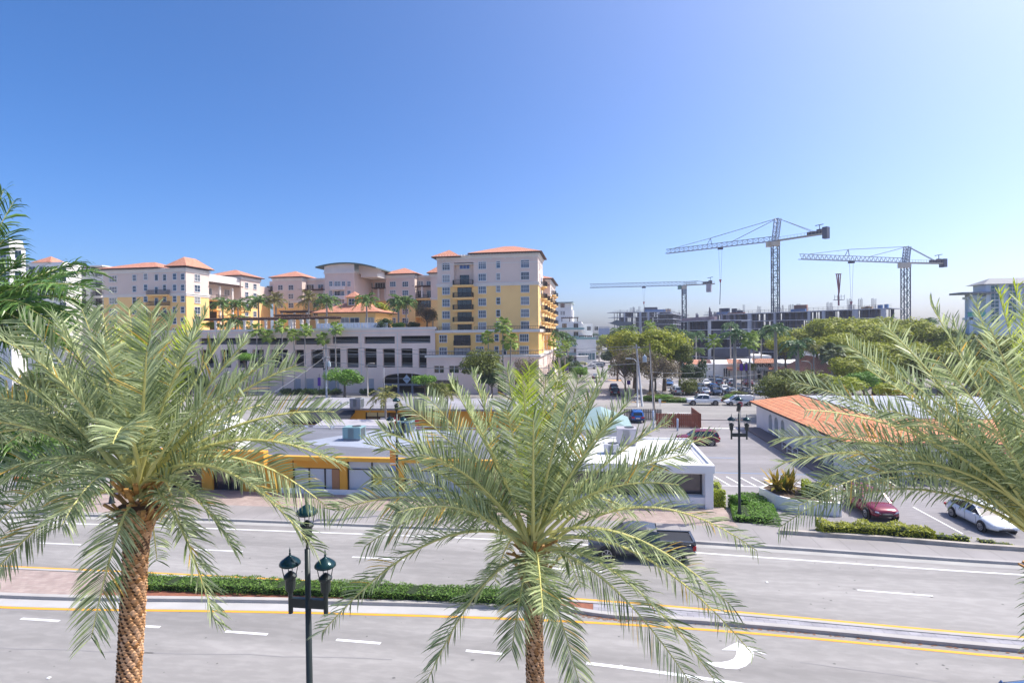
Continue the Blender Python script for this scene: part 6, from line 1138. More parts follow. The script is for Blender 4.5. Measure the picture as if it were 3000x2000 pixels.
dsmall = royal_proto('small_date_palm', leafm('small_date_frond', (.15, .15, .05), (.34, .30, .10), .25), 34, 2.6, .55, 28, .5, .09, 12, 1.3, trunkg, .2)
yardp = royal_proto('feather_palm', leafm('yard_frond', (.14, .17, .05), (.32, .30, .09), .3), 15, 2.6, 1.1, 30, .65, .08, 17, 1.0, trunkg, .15)
fan = fan_proto('fan_palm', frondf); fan2 = fan_proto('sabal_palm', frondg, 60, 1.35, 6, trunkg, True, 1.5)
G1 = 'fan palms before the parking garage'
Yp = 114.5
for i, (x, y) in enumerate(((752, 967), (786, 985), (826, 955), (861, 982), (893, 967), (948, 992), (982, 962))):
    put_palm(fan, 'fan palm before the parking garage, %s from the left' % ['first', 'second', 'third', 'fourth', 'fifth', 'sixth', 'last'][i], (x, y), Yp+(i % 2)*.8, 0, .8+.12*random.random(), G1, tw=.9)
G2 = 'palms in the courtyard on the garage deck'
for i, (x, y, Y, pr, l) in enumerate(((652, 892, 123, royal2, 'nearest the left wing'), (697, 895, 124, royal2, 'second from the left wing'), (757, 887, 128, royal2, 'third, dark and dense'), (808, 884, 129, dsmall, 'grey and stiff fronded, in the middle'), (904, 879, 130, dsmall, 'grey and stiff fronded, left of the clubhouse'), (957, 885, 127, royal2, 'leaning before the clubhouse left end'), (1074, 882, 127, royal2, 'before the clubhouse right end'), (1167, 886, 126, royal2, 'left of the pair beside the clubhouse'), (1190, 890, 127, royal2, 'right of the pair beside the clubhouse'), (1268, 925, 127, dsmall, 'thin, beside the tower'), (690, 945, 121, royal2, 'low, leaning over the garage deck edge'))):
    put_palm(pr, 'courtyard palm %s' % l, (x, y), Y, gz, [1.0, .95, 1.15, 1.2, 1.2, 1.15, 1.1, 1.1, 1.1, .6, 1.1][i], G2, tw=.9)
for i, (x, y, l) in enumerate(((1430, 988, 'lowest fan palm before the yellow tower'), (1473, 955, 'tallest fan palm before the yellow tower'), (1496, 1000, 'fan palm right of the tallest before the yellow tower'))): put_palm(fan, l, (x, y), 108+i, 0, 1.0 if i else .8, 'fan palms before the tower', tw=.8)
for i, (x, y, Y, pr, s, l) in enumerate(((1622, 1000, 128, fan, 1.05, 'fan palm nearest the tower corner on the avenue'), (1640, 1030, 122, fan, 1.0, 'lower fan palm at the tower corner on the avenue'), (1655, 1012, 132, fan, 1.05, 'fan palm between the tower palms on the avenue'), (1648, 985, 150, royal, 1.1, 'dark feather palm behind the avenue fan palms'), (1664, 998, 160, royal, 1.15, 'right dark feather palm on the avenue'), (1636, 980, 142, royal, 1., 'left dark feather palm behind the avenue fan palms'), (1714, 1022, 236, dsmall, 1.35, 'golden small date palm left of the far lamp'), (1755, 1026, 236, dsmall, 1.45, 'golden small date palm right of the far lamp'), (1812, 973, 175, royal2, 1.45, 'feather palm left of the olive tree tops'), (1848, 966, 165, royal2, 1.2, 'small feather palm above the olive tree'), (1899, 956, 160, fan, 1.9, 'bright fan palm rising over the olive tree'), (1836, 985, 150, fan, 1.2, 'fan palm left above the olive tree'), (1993, 973, 190, royal, 1.55, 'feather palm below the left crane building'), (2018, 985, 185, royal2, 1.3, 'feather palm right of the one below the left building'), (2039, 982, 178, royal, 1.3, 'feather palm mid distance before the white block'), (1965, 965, 200, royal2, 1.4, 'bright feather palm behind the olive tree'), (2048, 1028, 150, royal2, .75, 'small palm before the plaza'), (2091, 1000, 124, fan, 1.75, 'large bright fan palm in the far car park, left'), (2152, 985, 121, royal, 1.9, 'royal palm with pale thick trunk in the far car park'), (2196, 1000, 119.5, fan, 1.9, 'large bright fan palm in the far car park, right'), (2208, 985, 150, fan, 1.2, 'fan palm peeping behind the right one'), (2272, 968, 128, royal, 2.0, 'tall dark royal palm behind the yellow banners'), (2140, 955, 165, royal, 1.5, 'dark feather palm behind the royal palm'), (2336, 1015, 120, royal, 2.1, 'wide dark feather palm left of the street light'), (2384, 1020, 118, yardp, 1.1, 'thin pale palm beside the street light'), (2438, 1035, 116, fan2, 1.45, 'round grey fan palm over the clay roof'), (2716, 940, 190, royal, 1.0, 'distant palm on the skyline right of the right crane'), (2735, 944, 195, royal2, .9, 'second distant palm on the skyline at right'), (2470, 945, 175, yardp, 1.0, 'palm top rising above the olive trees'), (2230, 985, 160, royal2, 1.3, 'feather palm behind the right fan palm'))):
    put_palm(pr, l, (x, y), Y, 0, s*(.54 if s > 1.4 and pr in (fan, royal) else .72), tw=1.7 if pr is royal and s > 1.8 else 1.1)
put_palm(yardp, 'feather palm with drooping fronds in the yard behind the ochre shop', (1129, 1166), 63, 0, .9, rz=.4); put_palm(yardp, 'feather palm with brown skirt right of the yard', (1311, 1160), 66, 0, .6, rz=2.)
# ------------------------------------------------------------ broadleaf trees
def crown_mesh(name, m_, n=2600, lobes=16, ls=.085, seed=1, flat=.7, hollow=.4, spread=.62):
    rnd = random.Random(seed); m = MB(); C = []
    for i in range(lobes):
        a = rnd.uniform(0, 6.28); r = spread*sqrt(rnd.random()); z = rnd.uniform(-.45, .5)*(1-r*.6); C.append((V((r*cos(a), r*sin(a), z*flat)), rnd.uniform(.2, .4)))
    for i in range(n):
        c, R_ = C[int(rnd.random()*lobes)]; d = V((rnd.gauss(0, 1), rnd.gauss(0, 1), rnd.gauss(0, 1))).normalized(); rr = R_*(1-hollow*rnd.random()**2.2)*rnd.uniform(.85, 1.12); p = c+V((d.x*rr, d.y*rr, d.z*rr*.75))
        nn = (d+V((rnd.gauss(0, .5), rnd.gauss(0, .5), rnd.gauss(0, .5)+.6))).normalized(); e = nn.orthogonal().normalized(); q = nn.cross(e); a = rnd.uniform(0, 6.28); e, q = e*cos(a)+q*sin(a), q*cos(a)-e*sin(a); s = ls*rnd.uniform(.5, 1.3)
        m.poly([p-e*s, p-q*s*.5, p+e*s, p+q*s*.5])
    me = m.mesh(name, m_); return me
def limb_mesh(name, seed=1, twigs=0, rr=1.):
    rnd = random.Random(seed); m = MB(); m.tube([(0, 0, -1.6), (.03, 0, -.9), (0, .02, -.45)], [.085*rr, .06*rr, .05*rr], 8)
    for i in range(9+twigs):
        a = rnd.uniform(0, 6.28); r = rnd.uniform(.35, .8); z = rnd.uniform(-.1, .5); s = V((0, .02, rnd.uniform(-.7, -.4))); e = V((r*cos(a), r*sin(a), z*.8)); mid = (s+e)/2+V((cos(a)*.1, sin(a)*.1, -.03)); m.tube([s, mid, e], [.035*rr, .02*rr, .005], 5, False)
        if twigs:
            for j in range(5): p = s+(e-s)*rnd.uniform(.4, 1); m.bar(p, p+V((rnd.uniform(-.25, .25), rnd.uniform(-.25, .25), rnd.uniform(0, .3))), .008)
    return m.mesh(name, bark)
CM = {k: [crown_mesh('crown', mm, n, lo, ls, sd, fl) for sd in sds] for k, (mm, n, lo, ls, fl, sds) in dict(olive=(olive, 9000, 30, .045, .75, (1, 2, 3, 4)), green=(greenl, 5000, 16, .05, .55, (5, 6)), dark=(darkl, 4500, 16, .05, .85, (7, 8)), yel=(yell, 4500, 14, .05, .7, (9, 10)), bare=(barel, 4200, 16, .03, .8, (11, 12)), ho=(leafm('olive_green_leaf', (.05, .075, .012), (.24, .28, .04), .3), 6500, 24, .045, .8, (13, 14))).items()}
LM = [limb_mesh('trunk', 1), limb_mesh('trunk', 2), limb_mesh('trunk', 3)]; LB = [limb_mesh('trunk', 4, 26, .7)]
def tree(label, cx, cy, Y, kind, rx, rz_, ground=0., group=None, i=0, ry=None, limbs=True, name='tree'):
    """crown centre pixel, plane Y, half sizes in metres"""
    c = PY(cx, cy, Y); t = thing(name, label, 'tree' if name == 'tree' else 'shrub', (c.x, Y, ground), group=group)
    ms = CM[kind]; link_mesh('crown', ms[i % len(ms)], t, (0, 0, c.z-ground), random.uniform(0, 6.28), (rx*1.25, (ry or rx)*1.25, rz_*1.7))
    if limbs: h = c.z-ground; lm = LB[0] if kind == 'bare' else LM[i % 3]; link_mesh('trunk', lm, t, (0, 0, h), 0, (rx*1.0, rx*1.0, max(h/1.6, .3)))
    return t
tree('bright green round topped tree before the garage, left of the light pole', 1008, 1102, 108, 'green', 3.6, 2.3, 0, i=0)
tree('small bright green layered tree right of the garage arch', 1243, 1112, 106, 'green', 2.5, 1.5, 0, i=1)
tree('olive brown tree hiding the base of the yellow tower', 1415, 1062, 105, 'ho', 4.6, 3.3, 0, i=0); tree('half bare brownish tree at the tower base corner', 1545, 1082, 104, 'bare', 3.3, 2.7, 0, i=0)
tree('dark shrub like tree at the tower base behind the centre palm', 1440, 1105, 103, 'dark', 2.5, 1.6, 0, i=1)
tree('bright lime tree beside the clubhouse', 1102, 906, 138, 'yel', 4.2, 2.6, gz, i=0); tree('bare brown tree beside the tower in the courtyard', 1250, 915, 126, 'bare', 3.0, 3.2, gz, i=1)
tree('bright green tree behind the left palm at the garage', 722, 1045, 110, 'green', 2.6, 1.2, 0, i=0); tree('yellow green shrub at the courtyard left end', 620, 952, 121.5, 'yel', 2.4, 1.0, gz, i=1, limbs=False, name='shrub')
for i, (x, y, w_, l) in enumerate(((1126, 951, 1.9, 'large dark clipped round hedge on the garage deck'), (1168, 956, 1.4, 'flowering green shrub right of the clipped hedge on the deck'), (1212, 956, 1.3, 'small dark round shrub on the garage deck near the tower'), (1020, 965, 1.0, 'low shrub on the deck under the clubhouse'))): tree(l, x, y-3, 120, 'dark' if i != 1 else 'green', w_*1.25, w_*.75, gz, 'round shrubs on the garage deck', i, limbs=False, name='shrub')
for i in range(11):
    x = 835+i*19+(60 if i > 8 else 0); tree('low dark hedge bush before the garage wall, number %s from the left' % ['one', 'two', 'three', 'four', 'five', 'six', 'seven', 'eight', 'nine', 'ten', 'eleven'][i], x, 1146, 112.5, 'dark', 1.25, .8, 0, 'bushes along the garage wall', i, limbs=False, name='shrub')
tree('tree with brown and yellow leaves behind the yard building', 1282, 1140, 98, 'ho', 2.2, 1.6, 0, i=1); tree('lime tree right behind the yard building', 1322, 1135, 101, 'yel', 2.0, 1.3, 0, i=1)
for i, (x, y, Y, k, rx, rz_, l) in enumerate(((1858, 1012, 128, 'olive', 5.6, 4.4, 'olive gold tree left of the wooden utility pole'), (1945, 1012, 124, 'olive', 5.8, 4.6, 'largest olive gold tree right of the wooden utility pole'), (1905, 1045, 120, 'olive', 4.6, 4., 'olive gold tree behind the utility poles'), (1990, 1035, 120, 'ho', 3.0, 2.6, 'dark olive tree right of the largest gold one'), (1830, 1065, 112, 'bare', 3.6, 4.0, 'brown bare tree by the avenue, left of the poles'), (1918, 1070, 110, 'bare', 4.6, 3.8, 'twiggy pale brown tree behind the leaning pole'), (1862, 1055, 114, 'ho', 3.5, 3.2, 'dark tree between the two bare ones'), (2033, 1080, 132, 'dark', 3.3, 3.4, 'dark green conical tree at the car park edge'), (2018, 1130, 116.5, 'ho', 2.1, 1.9, 'small olive round tree among the parked cars'), (1690, 1078, 165, 'dark', 3.0, 2.6, 'small dark green tree on the left of the avenue'), (1700, 1085, 160, 'green', 2.6, 1.8, 'small green tree on the left of the avenue'), (2190, 1075, 128, 'ho', 1.8, 1.1, 'little tree under the right fan palm'), (1808, 1010, 150, 'dark', 3.4, 4.6, 'dark drooping tree at the left end of the olive group'), (1780, 1000, 300, 'yel', 9, 4.5, 'bright yellow green tree at the end of the avenue'), (1812, 998, 420, 'ho', 16, 6., 'distant blue green wooded clump under the office block'), (1760, 990, 500, 'dark', 14, 5., 'distant dark trees under the office block'), (1730, 1040, 262, 'ho', 4, 2.5, 'green trees at the far junction'), (1650, 1060, 145, 'dark', 3, 2.6, 'dark foliage under the avenue fan palms'), (1790, 1040, 240, 'dark', 5, 3., 'dark tree on the right of the avenue far end'))):
    tree(l, x, y, Y, k, rx, rz_, 0, i=i)
# belt of olive trees at right
belt = ((2345, 985, 150, 5.6), (2392, 975, 158, 6.4), (2300, 1000, 140, 3.8), (2430, 958, 150, 6.0), (2478, 962, 145, 6.6), (2520, 975, 135, 6.0), (2455, 1005, 128, 5.4), (2560, 960, 150, 6.4), (2605, 975, 140, 6.2), (2650, 960, 150, 6.2), (2700, 975, 140, 5.8), (2745, 985, 135, 5.2), (2560, 1030, 118, 5.4), (2620, 1045, 112, 5.6), (2690, 1040, 115, 5.4), (2750, 1060, 108, 5.0), (2500, 1065, 108, 4.2), (2800, 1010, 130, 5.6), (2850, 1030, 120, 6.0), (2930, 1020, 120, 7.0), (3010, 1030, 115, 7.0), (2580, 1085, 100, 3.2), (2890, 1090, 98, 4.2), (2960, 1110, 95, 4.4))
nm_ = 'first second third fourth fifth sixth seventh eighth ninth tenth eleventh twelfth thirteenth fourteenth fifteenth sixteenth seventeenth eighteenth nineteenth twentieth'.split()+['twenty first', 'twenty second', 'twenty third', 'twenty fourth']
order = sorted(range(len(belt)), key=lambda k: belt[k][0])
for i, (x, y, Y, r) in enumerate(belt): tree('%s from the left of the olive shade trees behind the clay roofed buildings' % nm_[order.index(i)], x, y+12, Y, 'olive' if i % 4 != 3 or y < 990 else 'ho', r*1.05, r*.66, 0, 'olive shade trees at right', i)
tree('big yellow green hedge mound behind the arched building, left part', 2290, 1135, 84, 'ho', 3.6, 2.0, 0, i=0, limbs=False, name='shrub'); tree('big yellow green hedge mound behind the arched building, right part', 2345, 1118, 88, 'ho', 4.4, 2.3, 0, i=1, limbs=False, name='shrub'); tree('yellow hedge mound farther right behind the arched roof', 2440, 1120, 92, 'yel', 4.5, 1.8, 0, i=0, limbs=False, name='shrub')
tree('lime leaved frangipani behind the arched building roof', 2620, 1140, 82, 'yel', 2.4, 1.6, 0, i=1); tree('bright green shrubby tree behind the arched building', 2530, 1110, 95, 'green', 2.6, 1.8, 0, i=1)
for i, (x, y, Y, r) in enumerate(((2880, 1385, 50, 1.5), (2960, 1395, 49, 1.7), (3040, 1400, 48, 1.6))): tree(['dark clipped bush at the right end of the arched building', 'dark bush second right of the arched building', 'dark bush at the right picture edge'][i], x, y, Y, 'dark', r, r*.6, 0, i=i, limbs=False, name='shrub')
tree('dark green trees and flowering shrubs at left behind the palm, near part', 120, 1260, 62, 'ho', 4.4, 2.8, 0, i=0); tree('yellow flowering shrub at left beside the corner plaza', 215, 1330, 50, 'yel', 1.6, 1.0, 0, i=1, limbs=False, name='shrub'); tree('lawn edge tree at far left beyond the side street', 30, 1200, 75, 'ho', 6, 4., 0, i=1); tree('green street tree beyond the left side street', 280, 1200, 85, 'green', 4, 3, 0, i=0); tree('dark tree beyond the left palm crown', 150, 1120, 100, 'ho', 6, 4.2, 0, i=0); tree('tree beside the side street behind the left palm', 400, 1150, 95, 'ho', 4.5, 3.4, 0, i=1)
tree('green tree left of the parking garage', 560, 1110, 108, 'dark', 4, 3, 0, i=1)
for i, (x, y, w_) in enumerate(((1930, 1160, 2.4), (1965, 1168, 2.2), (2000, 1172, 2.0), (2040, 1172, 1.9), (1900, 1165, 1.8), (2110, 1168, 1.6), (2145, 1160, 1.6), (2165, 1152, 1.6))): tree('low shrub bed beside the far car park, %s from the left' % ['second', 'third', 'fourth', 'fifth', 'first', 'sixth', 'seventh', 'last'][i], x, y, 106+(i % 3), 'ho' if i % 2 else 'green', w_, .55, 0, 'low shrubs along the far car park', i, limbs=False, name='shrub')
tree('pink flowering shrub at the foot of the twiggy tree', 1915, 1158, 105.5, 'bare', 1.5, .9, 0, i=0, limbs=False, name='shrub')
m = MB(); 
leafbox('verge_hedge', 'long low green hedge strip before the white pickup', [(9.4, 104.6), (13.5, 104.2), (17.6, 103.9), (19.4, 103.8)], 1.3, .55, hedgel, 120, .12)
tag(MB().poly([(600*cos(a*.26)-200, 700+80*sin(a*.26), 0) for a in range(24)]).build('lawn', grass), None, None, None, 'structure').location = (0, 0, -.02)
# far wood along the horizon
m = MB(); rnd = random.Random(77)
for i in range(5200):
    x = rnd.uniform(-900, 1300); y = rnd.uniform(700, 900); h = 9+3*sin(x*.02)+2*sin(x*.071)+rnd.uniform(-2, 2); z = h*rnd.random()**.5; s = rnd.uniform(1.5, 4); m.poly([(x-s, y, z-s*.4), (x+s*.2, y+s, z-s*.7), (x+s, y, z+s*.3), (x-s*.3, y-s*.4, z+s*.8)])
o = m.build('far_wood', darkl); tag(o, 'far off dark wooded skyline beyond the town', 'wood', kind='stuff')
# ------------------------------------------------------------ vehicles (local: forward +X, origin on the ground)
tyre = mat('tyre', (.012, .012, .013), .8); rim = mat('alloy_rim', (.5, .5, .52), .3, metal=.6); cglass = mat('car_glass', (.02, .028, .035), .05, spec=1.); chrome = mat('chrome', (.6, .6, .62), .15, metal=.9)
hl = mat('headlight_lens', (.65, .68, .72), .12, spec=1.); tl_ = mat('tail_lens', (.45, .012, .015), .25); plate = mat('plate_white', (.7, .7, .68), .6); trimb = mat('black_trim', (.02, .02, .022), .6)
def paint(name, c): return mat('paint_'+name, c, .22, metal=.15 if max(c) < .6 else 0, spec=.8)
def car(label, kind, col, loc, rz, name='parked_car', group=None, detail=0, cat='car'):
    """profile tables: x, half width, sill z, shoulder z, top-of-body z (bonnet/boot)"""
    P_ = dict(
     sedan=dict(L=4.8, b=[(-2.4, .72, .42, .72, .80), (-2.3, .82, .3, .80, .98), (-1.8, .90, .22, .86, 1.06), (-1.0, .92, .2, .88, 1.0), (0, .92, .2, .87, .98), (.9, .92, .2, .86, .97), (1.3, .91, .21, .84, .96), (1.9, .87, .24, .76, .86), (2.25, .78, .3, .64, .72), (2.4, .6, .38, .54, .58)],
                roof=[(-2.0, .66, 1.05), (-1.35, .60, 1.34), (-.5, .60, 1.46), (.15, .60, 1.44), (.55, .62, 1.34), (1.25, .70, .98)], wx=(-1.42, 1.42), r=.33),
     suv=dict(L=4.7, b=[(-2.35, .74, .45, .85, 1.0), (-2.28, .86, .32, .95, 1.12), (-1.6, .93, .26, .98, 1.12), (0, .94, .25, .98, 1.08), (1.0, .93, .25, .97, 1.08), (1.9, .88, .3, .90, 1.0), (2.25, .8, .36, .76, .86), (2.35, .64, .44, .66, .7)],
              roof=[(-2.28, .70, 1.12), (-2.05, .66, 1.58), (-1.4, .68, 1.70), (-.2, .68, 1.70), (.35, .68, 1.6), (1.1, .74, 1.09)], wx=(-1.4, 1.45), r=.37),
     pickup=dict(L=5.9, b=[(-2.95, .86, .5, .95, 1.1), (-2.9, .95, .42, 1.0, 1.22), (-1.0, .98, .36, 1.02, 1.22), (0, .98, .34, 1.02, 1.2), (1.5, .98, .34, 1.06, 1.24), (2.5, .97, .38, 1.04, 1.2), (2.86, .93, .42, 1.0, 1.14), (2.93, .9, .45, .96, 1.1), (2.97, .84, .48, .9, 1.0)],
                 roof=[(-.95, .72, 1.2), (-.85, .70, 1.78), (-.3, .70, 1.88), (.6, .70, 1.87), (.95, .72, 1.76), (1.65, .80, 1.2)], wx=(-1.85, 1.95), r=.42),
     van=dict(L=4.8, b=[(-2.4, .86, .45, 1.1, 1.2), (-2.35, .91, .34, 1.12, 1.22), (0, .92, .3, 1.1, 1.2), (1.0, .92, .3, 1.06, 1.16), (1.9, .86, .34, .9, 1.0), (2.3, .76, .4, .74, .8), (2.4, .6, .44, .64, .68)],
              roof=[(-2.38, .80, 1.2), (-2.3, .77, 1.76), (-1.8, .78, 1.84), (.2, .78, 1.82), (.7, .74, 1.68), (1.55, .76, 1.1)], wx=(-1.5, 1.45), r=.33))[kind]
    o = thing(name, label, cat, loc, rz, group); B = P_['b']; m = MB(); n0 = 0
    for (x, w, s, h, t) in B: m.v += [(x, -w*.94, s), (x, -w, s+.15), (x, -w, h-.05), (x, -w*.95, h), (x, -w*.80, t), (x, 0, t+.025), (x, w*.80, t), (x, w*.95, h), (x, w, h-.05), (x, w, s+.15), (x, w*.94, s)]
    K = 11
    for i in range(len(B)-1):
        for j in range(K-1): a = i*K+j; m.f.append((a, a+1, a+K+1, a+K))
        m.f.append((i*K+K-1, i*K, (i+1)*K, (i+1)*K+K-1))
    m.f.append(tuple(range(K-1, -1, -1))); m.f.append(tuple((len(B)-1)*K+j for j in range(K)))
    for f_i, f in enumerate(m.f): m.f[f_i] = f[::-1]
    bd = m.mesh('body', col, smooth=True); body = bpy.data.objects.new('body', bd); SC.collection.objects.link(body); body.parent = o
    md = body.modifiers.new('s', 'SUBSURF'); md.levels = 1; md.render_levels = 1
    # cabin: glass shell plus painted roof and pillars
    Rf = P_['roof']; g = MB(); rp_ = MB(); bw_ = .84
    def belt(x): 
        for (a, wa, _, ha, ta), (c, wc, _, hc, tc) in zip(B, B[1:]):
            if a <= x <= c: u = (x-a)/(c-a); return (wa+(wc-wa)*u)*.86, ta+(tc-ta)*u-.03
        return B[0][1]*.86, B[0][4]
    up = Rf[1:-1]; 
    if kind == 'pickup': pass
    ring = []
    bx = [Rf[0][0]]+[Rf[0][0]+.12+(Rf[-1][0]-Rf[0][0]-.24)*(k/(len(up)-1)) for k in range(len(up))]+[Rf[-1][0]]
    low = [(x, *belt(x)) for x in (bx[0], *[bx[1+k] for k in range(len(up))], bx[-1])]
    for sg in (-1, 1):
        for k in range(len(up)-1):
            a, c = up[k], up[k+1]; la, lc = low[k+1], low[k+2]; q = ((la[0], sg*la[1], la[2]), (lc[0], sg*lc[1], lc[2]), (c[0], sg*c[1], c[2]-.06), (a[0], sg*a[1], a[2]-.06)); g.quad(*(q if sg < 0 else q[::-1]))
        a, la, l0 = up[0], low[1], low[0]; g.poly(((l0[0], sg*l0[1], l0[2]), (la[0], sg*la[1], la[2]), (a[0], sg*a[1], a[2]-.06))); a, la, l0 = up[-1], low[-2], low[-1]; g.poly(((la[0], sg*la[1], la[2]), (l0[0], sg*l0[1], l0[2]), (a[0], sg*a[1], a[2]-.06)))
    a, l0 = up[0], low[0]; g.quad((l0[0], -l0[1], l0[2]), (l0[0], l0[1], l0[2]), (a[0], a[1], a[2]-.06), (a[0], -a[1], a[2]-.06)); a, l0 = up[-1], low[-1]; g.quad((l0[0], l0[1], l0[2]), (l0[0], -l0[1], l0[2]), (a[0], -a[1], a[2]-.06), (a[0], a[1], a[2]-.06))
    for k in range(len(up)-1):
        a, c = up[k], up[k+1]
        rp_.quad((a[0], -a[1]*.72, a[2]+.03), (c[0], -c[1]*.72, c[2]+.03), (c[0], c[1]*.72, c[2]+.03), (a[0], a[1]*.72, a[2]+.03))
        for sg in (-1, 1): q = ((a[0], sg*a[1]*1.01, a[2]-.07), (c[0], sg*c[1]*1.01, c[2]-.07), (c[0], sg*c[1]*.72, c[2]+.03), (a[0], sg*a[1]*.72, a[2]+.03)); rp_.quad(*(q if sg < 0 else q[::-1]))
    for a, s_ in ((up[0], -1), (up[-1], 1)): rp_.quad((a[0]+.03*s_, -a[1], a[2]-.09), (a[0]+.03*s_, a[1], a[2]-.09), (a[0], a[1]*.72, a[2]+.031), (a[0], -a[1]*.72, a[2]+.031))
    def pil(x0, x1, k, w=.09):
        for sg in (-1, 1): lw = belt(x0); rp_.bar((x0, sg*(lw[0]+.005), lw[1]), (x1, sg*(up[k][1]+.01), up[k][2]-.06), w, .04)
    pil(bx[-1], up[-1][0], -1); pil(bx[0], up[0][0], 0, .2 if kind != 'van' else .5); pil((bx[0]+bx[-1])/2+(.1), (up[0][0]+up[-1][0])/2+.1, len(up)//2, .08)
    if kind in ('suv', 'van'): pil(bx[1]+.3, up[0][0]+.45, 0, .2)
    link_mesh('windows', g.mesh('windows', cglass), o)
    if kind == 'van':
        for sg in (-1, 1):
            y = sg*.90; rp_.poly([(x, sg*(.915 if z < 1.3 else .80), z) for x, z in ((-2.3, 1.12), (.15, 1.12), (.15, 1.76), (-2.25, 1.74))][::(1 if sg < 0 else -1)])
    link_mesh('roof', rp_.mesh('roof', col), o)
    if kind == 'pickup':
        q = MB(); q.quad((-2.8, -.74, 1.245), (-1.05, -.74, 1.245), (-1.05, .74, 1.245), (-2.8, .74, 1.245)); link_mesh('load_bed', q.mesh('load_bed', trimb), o)
        q = MB(); [q.box(-2.9, -1.0, s*.86-.06, s*.86+.06, 1.16, 1.30) for s in (-1, 1)]; q.box(-2.95, -2.82, -.9, .9, 1.1, 1.30); link_mesh('bed_rail', q.mesh('bed_rail', col), o)
    w_ = max(b_[1] for b_ in B); r = P_['r']
    for x in P_['wx']:
        for sg in (-1, 1):
            a = MB().tube([(0, sg*.0, 0), (0, sg*.045, 0)], r*1.22, 20).mesh('wheel_arch', trimb); link_mesh('wheel_arch', a, o, (x, sg*(w_-.035), r*1.02))
            wm = MB().tube([(0, -.11, 0), (0, -.09, 0), (0, .09, 0), (0, .11, 0)], [r*.94, r, r, r*.94], 22).mesh('wheel', tyre); wo = link_mesh('wheel', wm, o, (x, sg*(w_-.07), r))
            rm = MB()
            for k in range(7 if detail else 5): an = 2*pi*k/(7 if detail else 5); rm.bar((.05*cos(an), sg*.118, .05*sin(an)), (r*.62*cos(an), sg*.118, r*.62*sin(an)), .09 if not detail else .06, .02)
            for k in range(16): a1, a2 = 2*pi*k/16, 2*pi*(k+1)/16; rm.bar((r*.64*cos(a1), sg*.118, r*.64*sin(a1)), (r*.64*cos(a2), sg*.118, r*.64*sin(a2)), .03, .03)
            link_mesh('rim', rm.mesh('rim', rim), wo)
    fx, (fw, fs, fh, ft) = B[-1][0], B[-1][1:]; rx, (rw, rs, rh, rt) = B[0][0], B[0][1:]; f2 = B[-2]
    for sg in (-1, 1):
        q = MB(); q.prism([(fx-.06, sg*fw*.62, fh-.06), (f2[0]+.0, sg*(f2[1]*.93), f2[3]-.06), (f2[0]-.0, sg*(f2[1]*.9), f2[3]+.03), (fx-.10, sg*fw*.62, fh+.045)], (.05, 0, .01)); link_mesh('headlight', q.mesh('headlight', hl), o)
        q = MB(); z0, z1_ = (rh-.12, rh+.02) if kind in ('sedan',) else (rh-.15, rh+.22) if kind == 'van' else (rh-.14, rh+.1); q.box(rx+.02-.035, rx+.16, sg*rw*.62 if sg > 0 else -w_*.93, w_*.93 if sg > 0 else -rw*.62, z0, z1_); link_mesh('taillight', q.mesh('taillight', tl_), o)
        q = MB(); xm = up[-1][0]+.35; q.box(xm-.06, xm+.1, sg*w_+(.0 if sg > 0 else -.16), sg*w_+(.16 if sg > 0 else 0), B[4][3]+.02, B[4][3]+.15); link_mesh('wing_mirror', q.mesh('wing_mirror', col), o)
    q = MB(); q.box(fx-.1, fx+.02, -fw*.55, fw*.55, fs+.1, fh-.02); link_mesh('grille', q.mesh('grille', trimb), o)
    if detail:
        q = MB(); [q.box(fx+.021, fx+.03, -fw*.5, fw*.5, fs+.13+k*.05, fs+.14+k*.05) for k in range(3)]; q.prism([(fx+.022, -.28, fh+.0), (fx+.022, 0, fs+.18), (fx+.022, .28, fh)], (.015, 0, 0)); link_mesh('grille_bars', q.mesh('grille_bars', chrome), o)
        q = MB(); [q.box(x-.11, x+.11, s*(w_+.002)-.012, s*(w_+.002)+.012, .80, .83) for x in (-.75, .35) for s in (-1, 1)]; link_mesh('door_handle', q.mesh('door_handle', col), o)
        q = MB(); [q.box(x-.006, x+.006, s*w_-.006, s*w_+.006, .3, .84) for x in (-1.05, -.1, .95) for s in (-1, 1)]; link_mesh('door_gap', q.mesh('door_gap', trimb), o)
    q = MB(); q.box(rx-.03, rx+.05, -.27, .27, rh-.2, rh-.06); link_mesh('plate', q.mesh('plate', plate), o)
    q = MB(); q.box(rx-.04, rx+.1, -w_*.8, w_*.8, rs+.02, rs+.14); link_mesh('bumper', q.mesh('bumper', trimb if kind != 'pickup' else chrome), o); q = MB(); q.box(fx-.12, fx+.015, -fw*.8, fw*.8, fs, fs+.07); link_mesh('bumper', q.mesh('bumper', trimb if kind != 'pickup' else chrome), o)
    return o
pw = paint('white', (.75, .76, .77)); ps = paint('silver', (.42, .44, .46)); pg_ = paint('graphite', (.085, .09, .10)); pm = paint('maroon', (.20, .012, .035)); pr_ = paint('red', (.20, .01, .035)); pb_ = paint('blue', (.04, .13, .34)); pn = paint('navy', (.03, .05, .15)); pk = paint('black', (.012, .012, .014)); pdb = paint('slate', (.10, .15, .23))
UP, DN, LF, RT = R(90), R(-90), R(180), 0
car('white sedan with silver wheels parked in the near car park, bottom right', 'sedan', pw, (25.55, 40.15, 0), DN, detail=1)
car('red car facing the road behind the low hedge', 'suv', pr_, (19.6, 42.0, 0), DN, detail=1)
car('silver sedan cut by the right picture edge beside the white one', 'sedan', ps, (29.3, 40.6, 0), DN, detail=1)
p = G(2960, 2010); car('blue car whose roof just enters the bottom right corner', 'suv', paint('bright_blue', (.05, .14, .34)), (15.2, 19.0, 0), RT, name='moving_car')
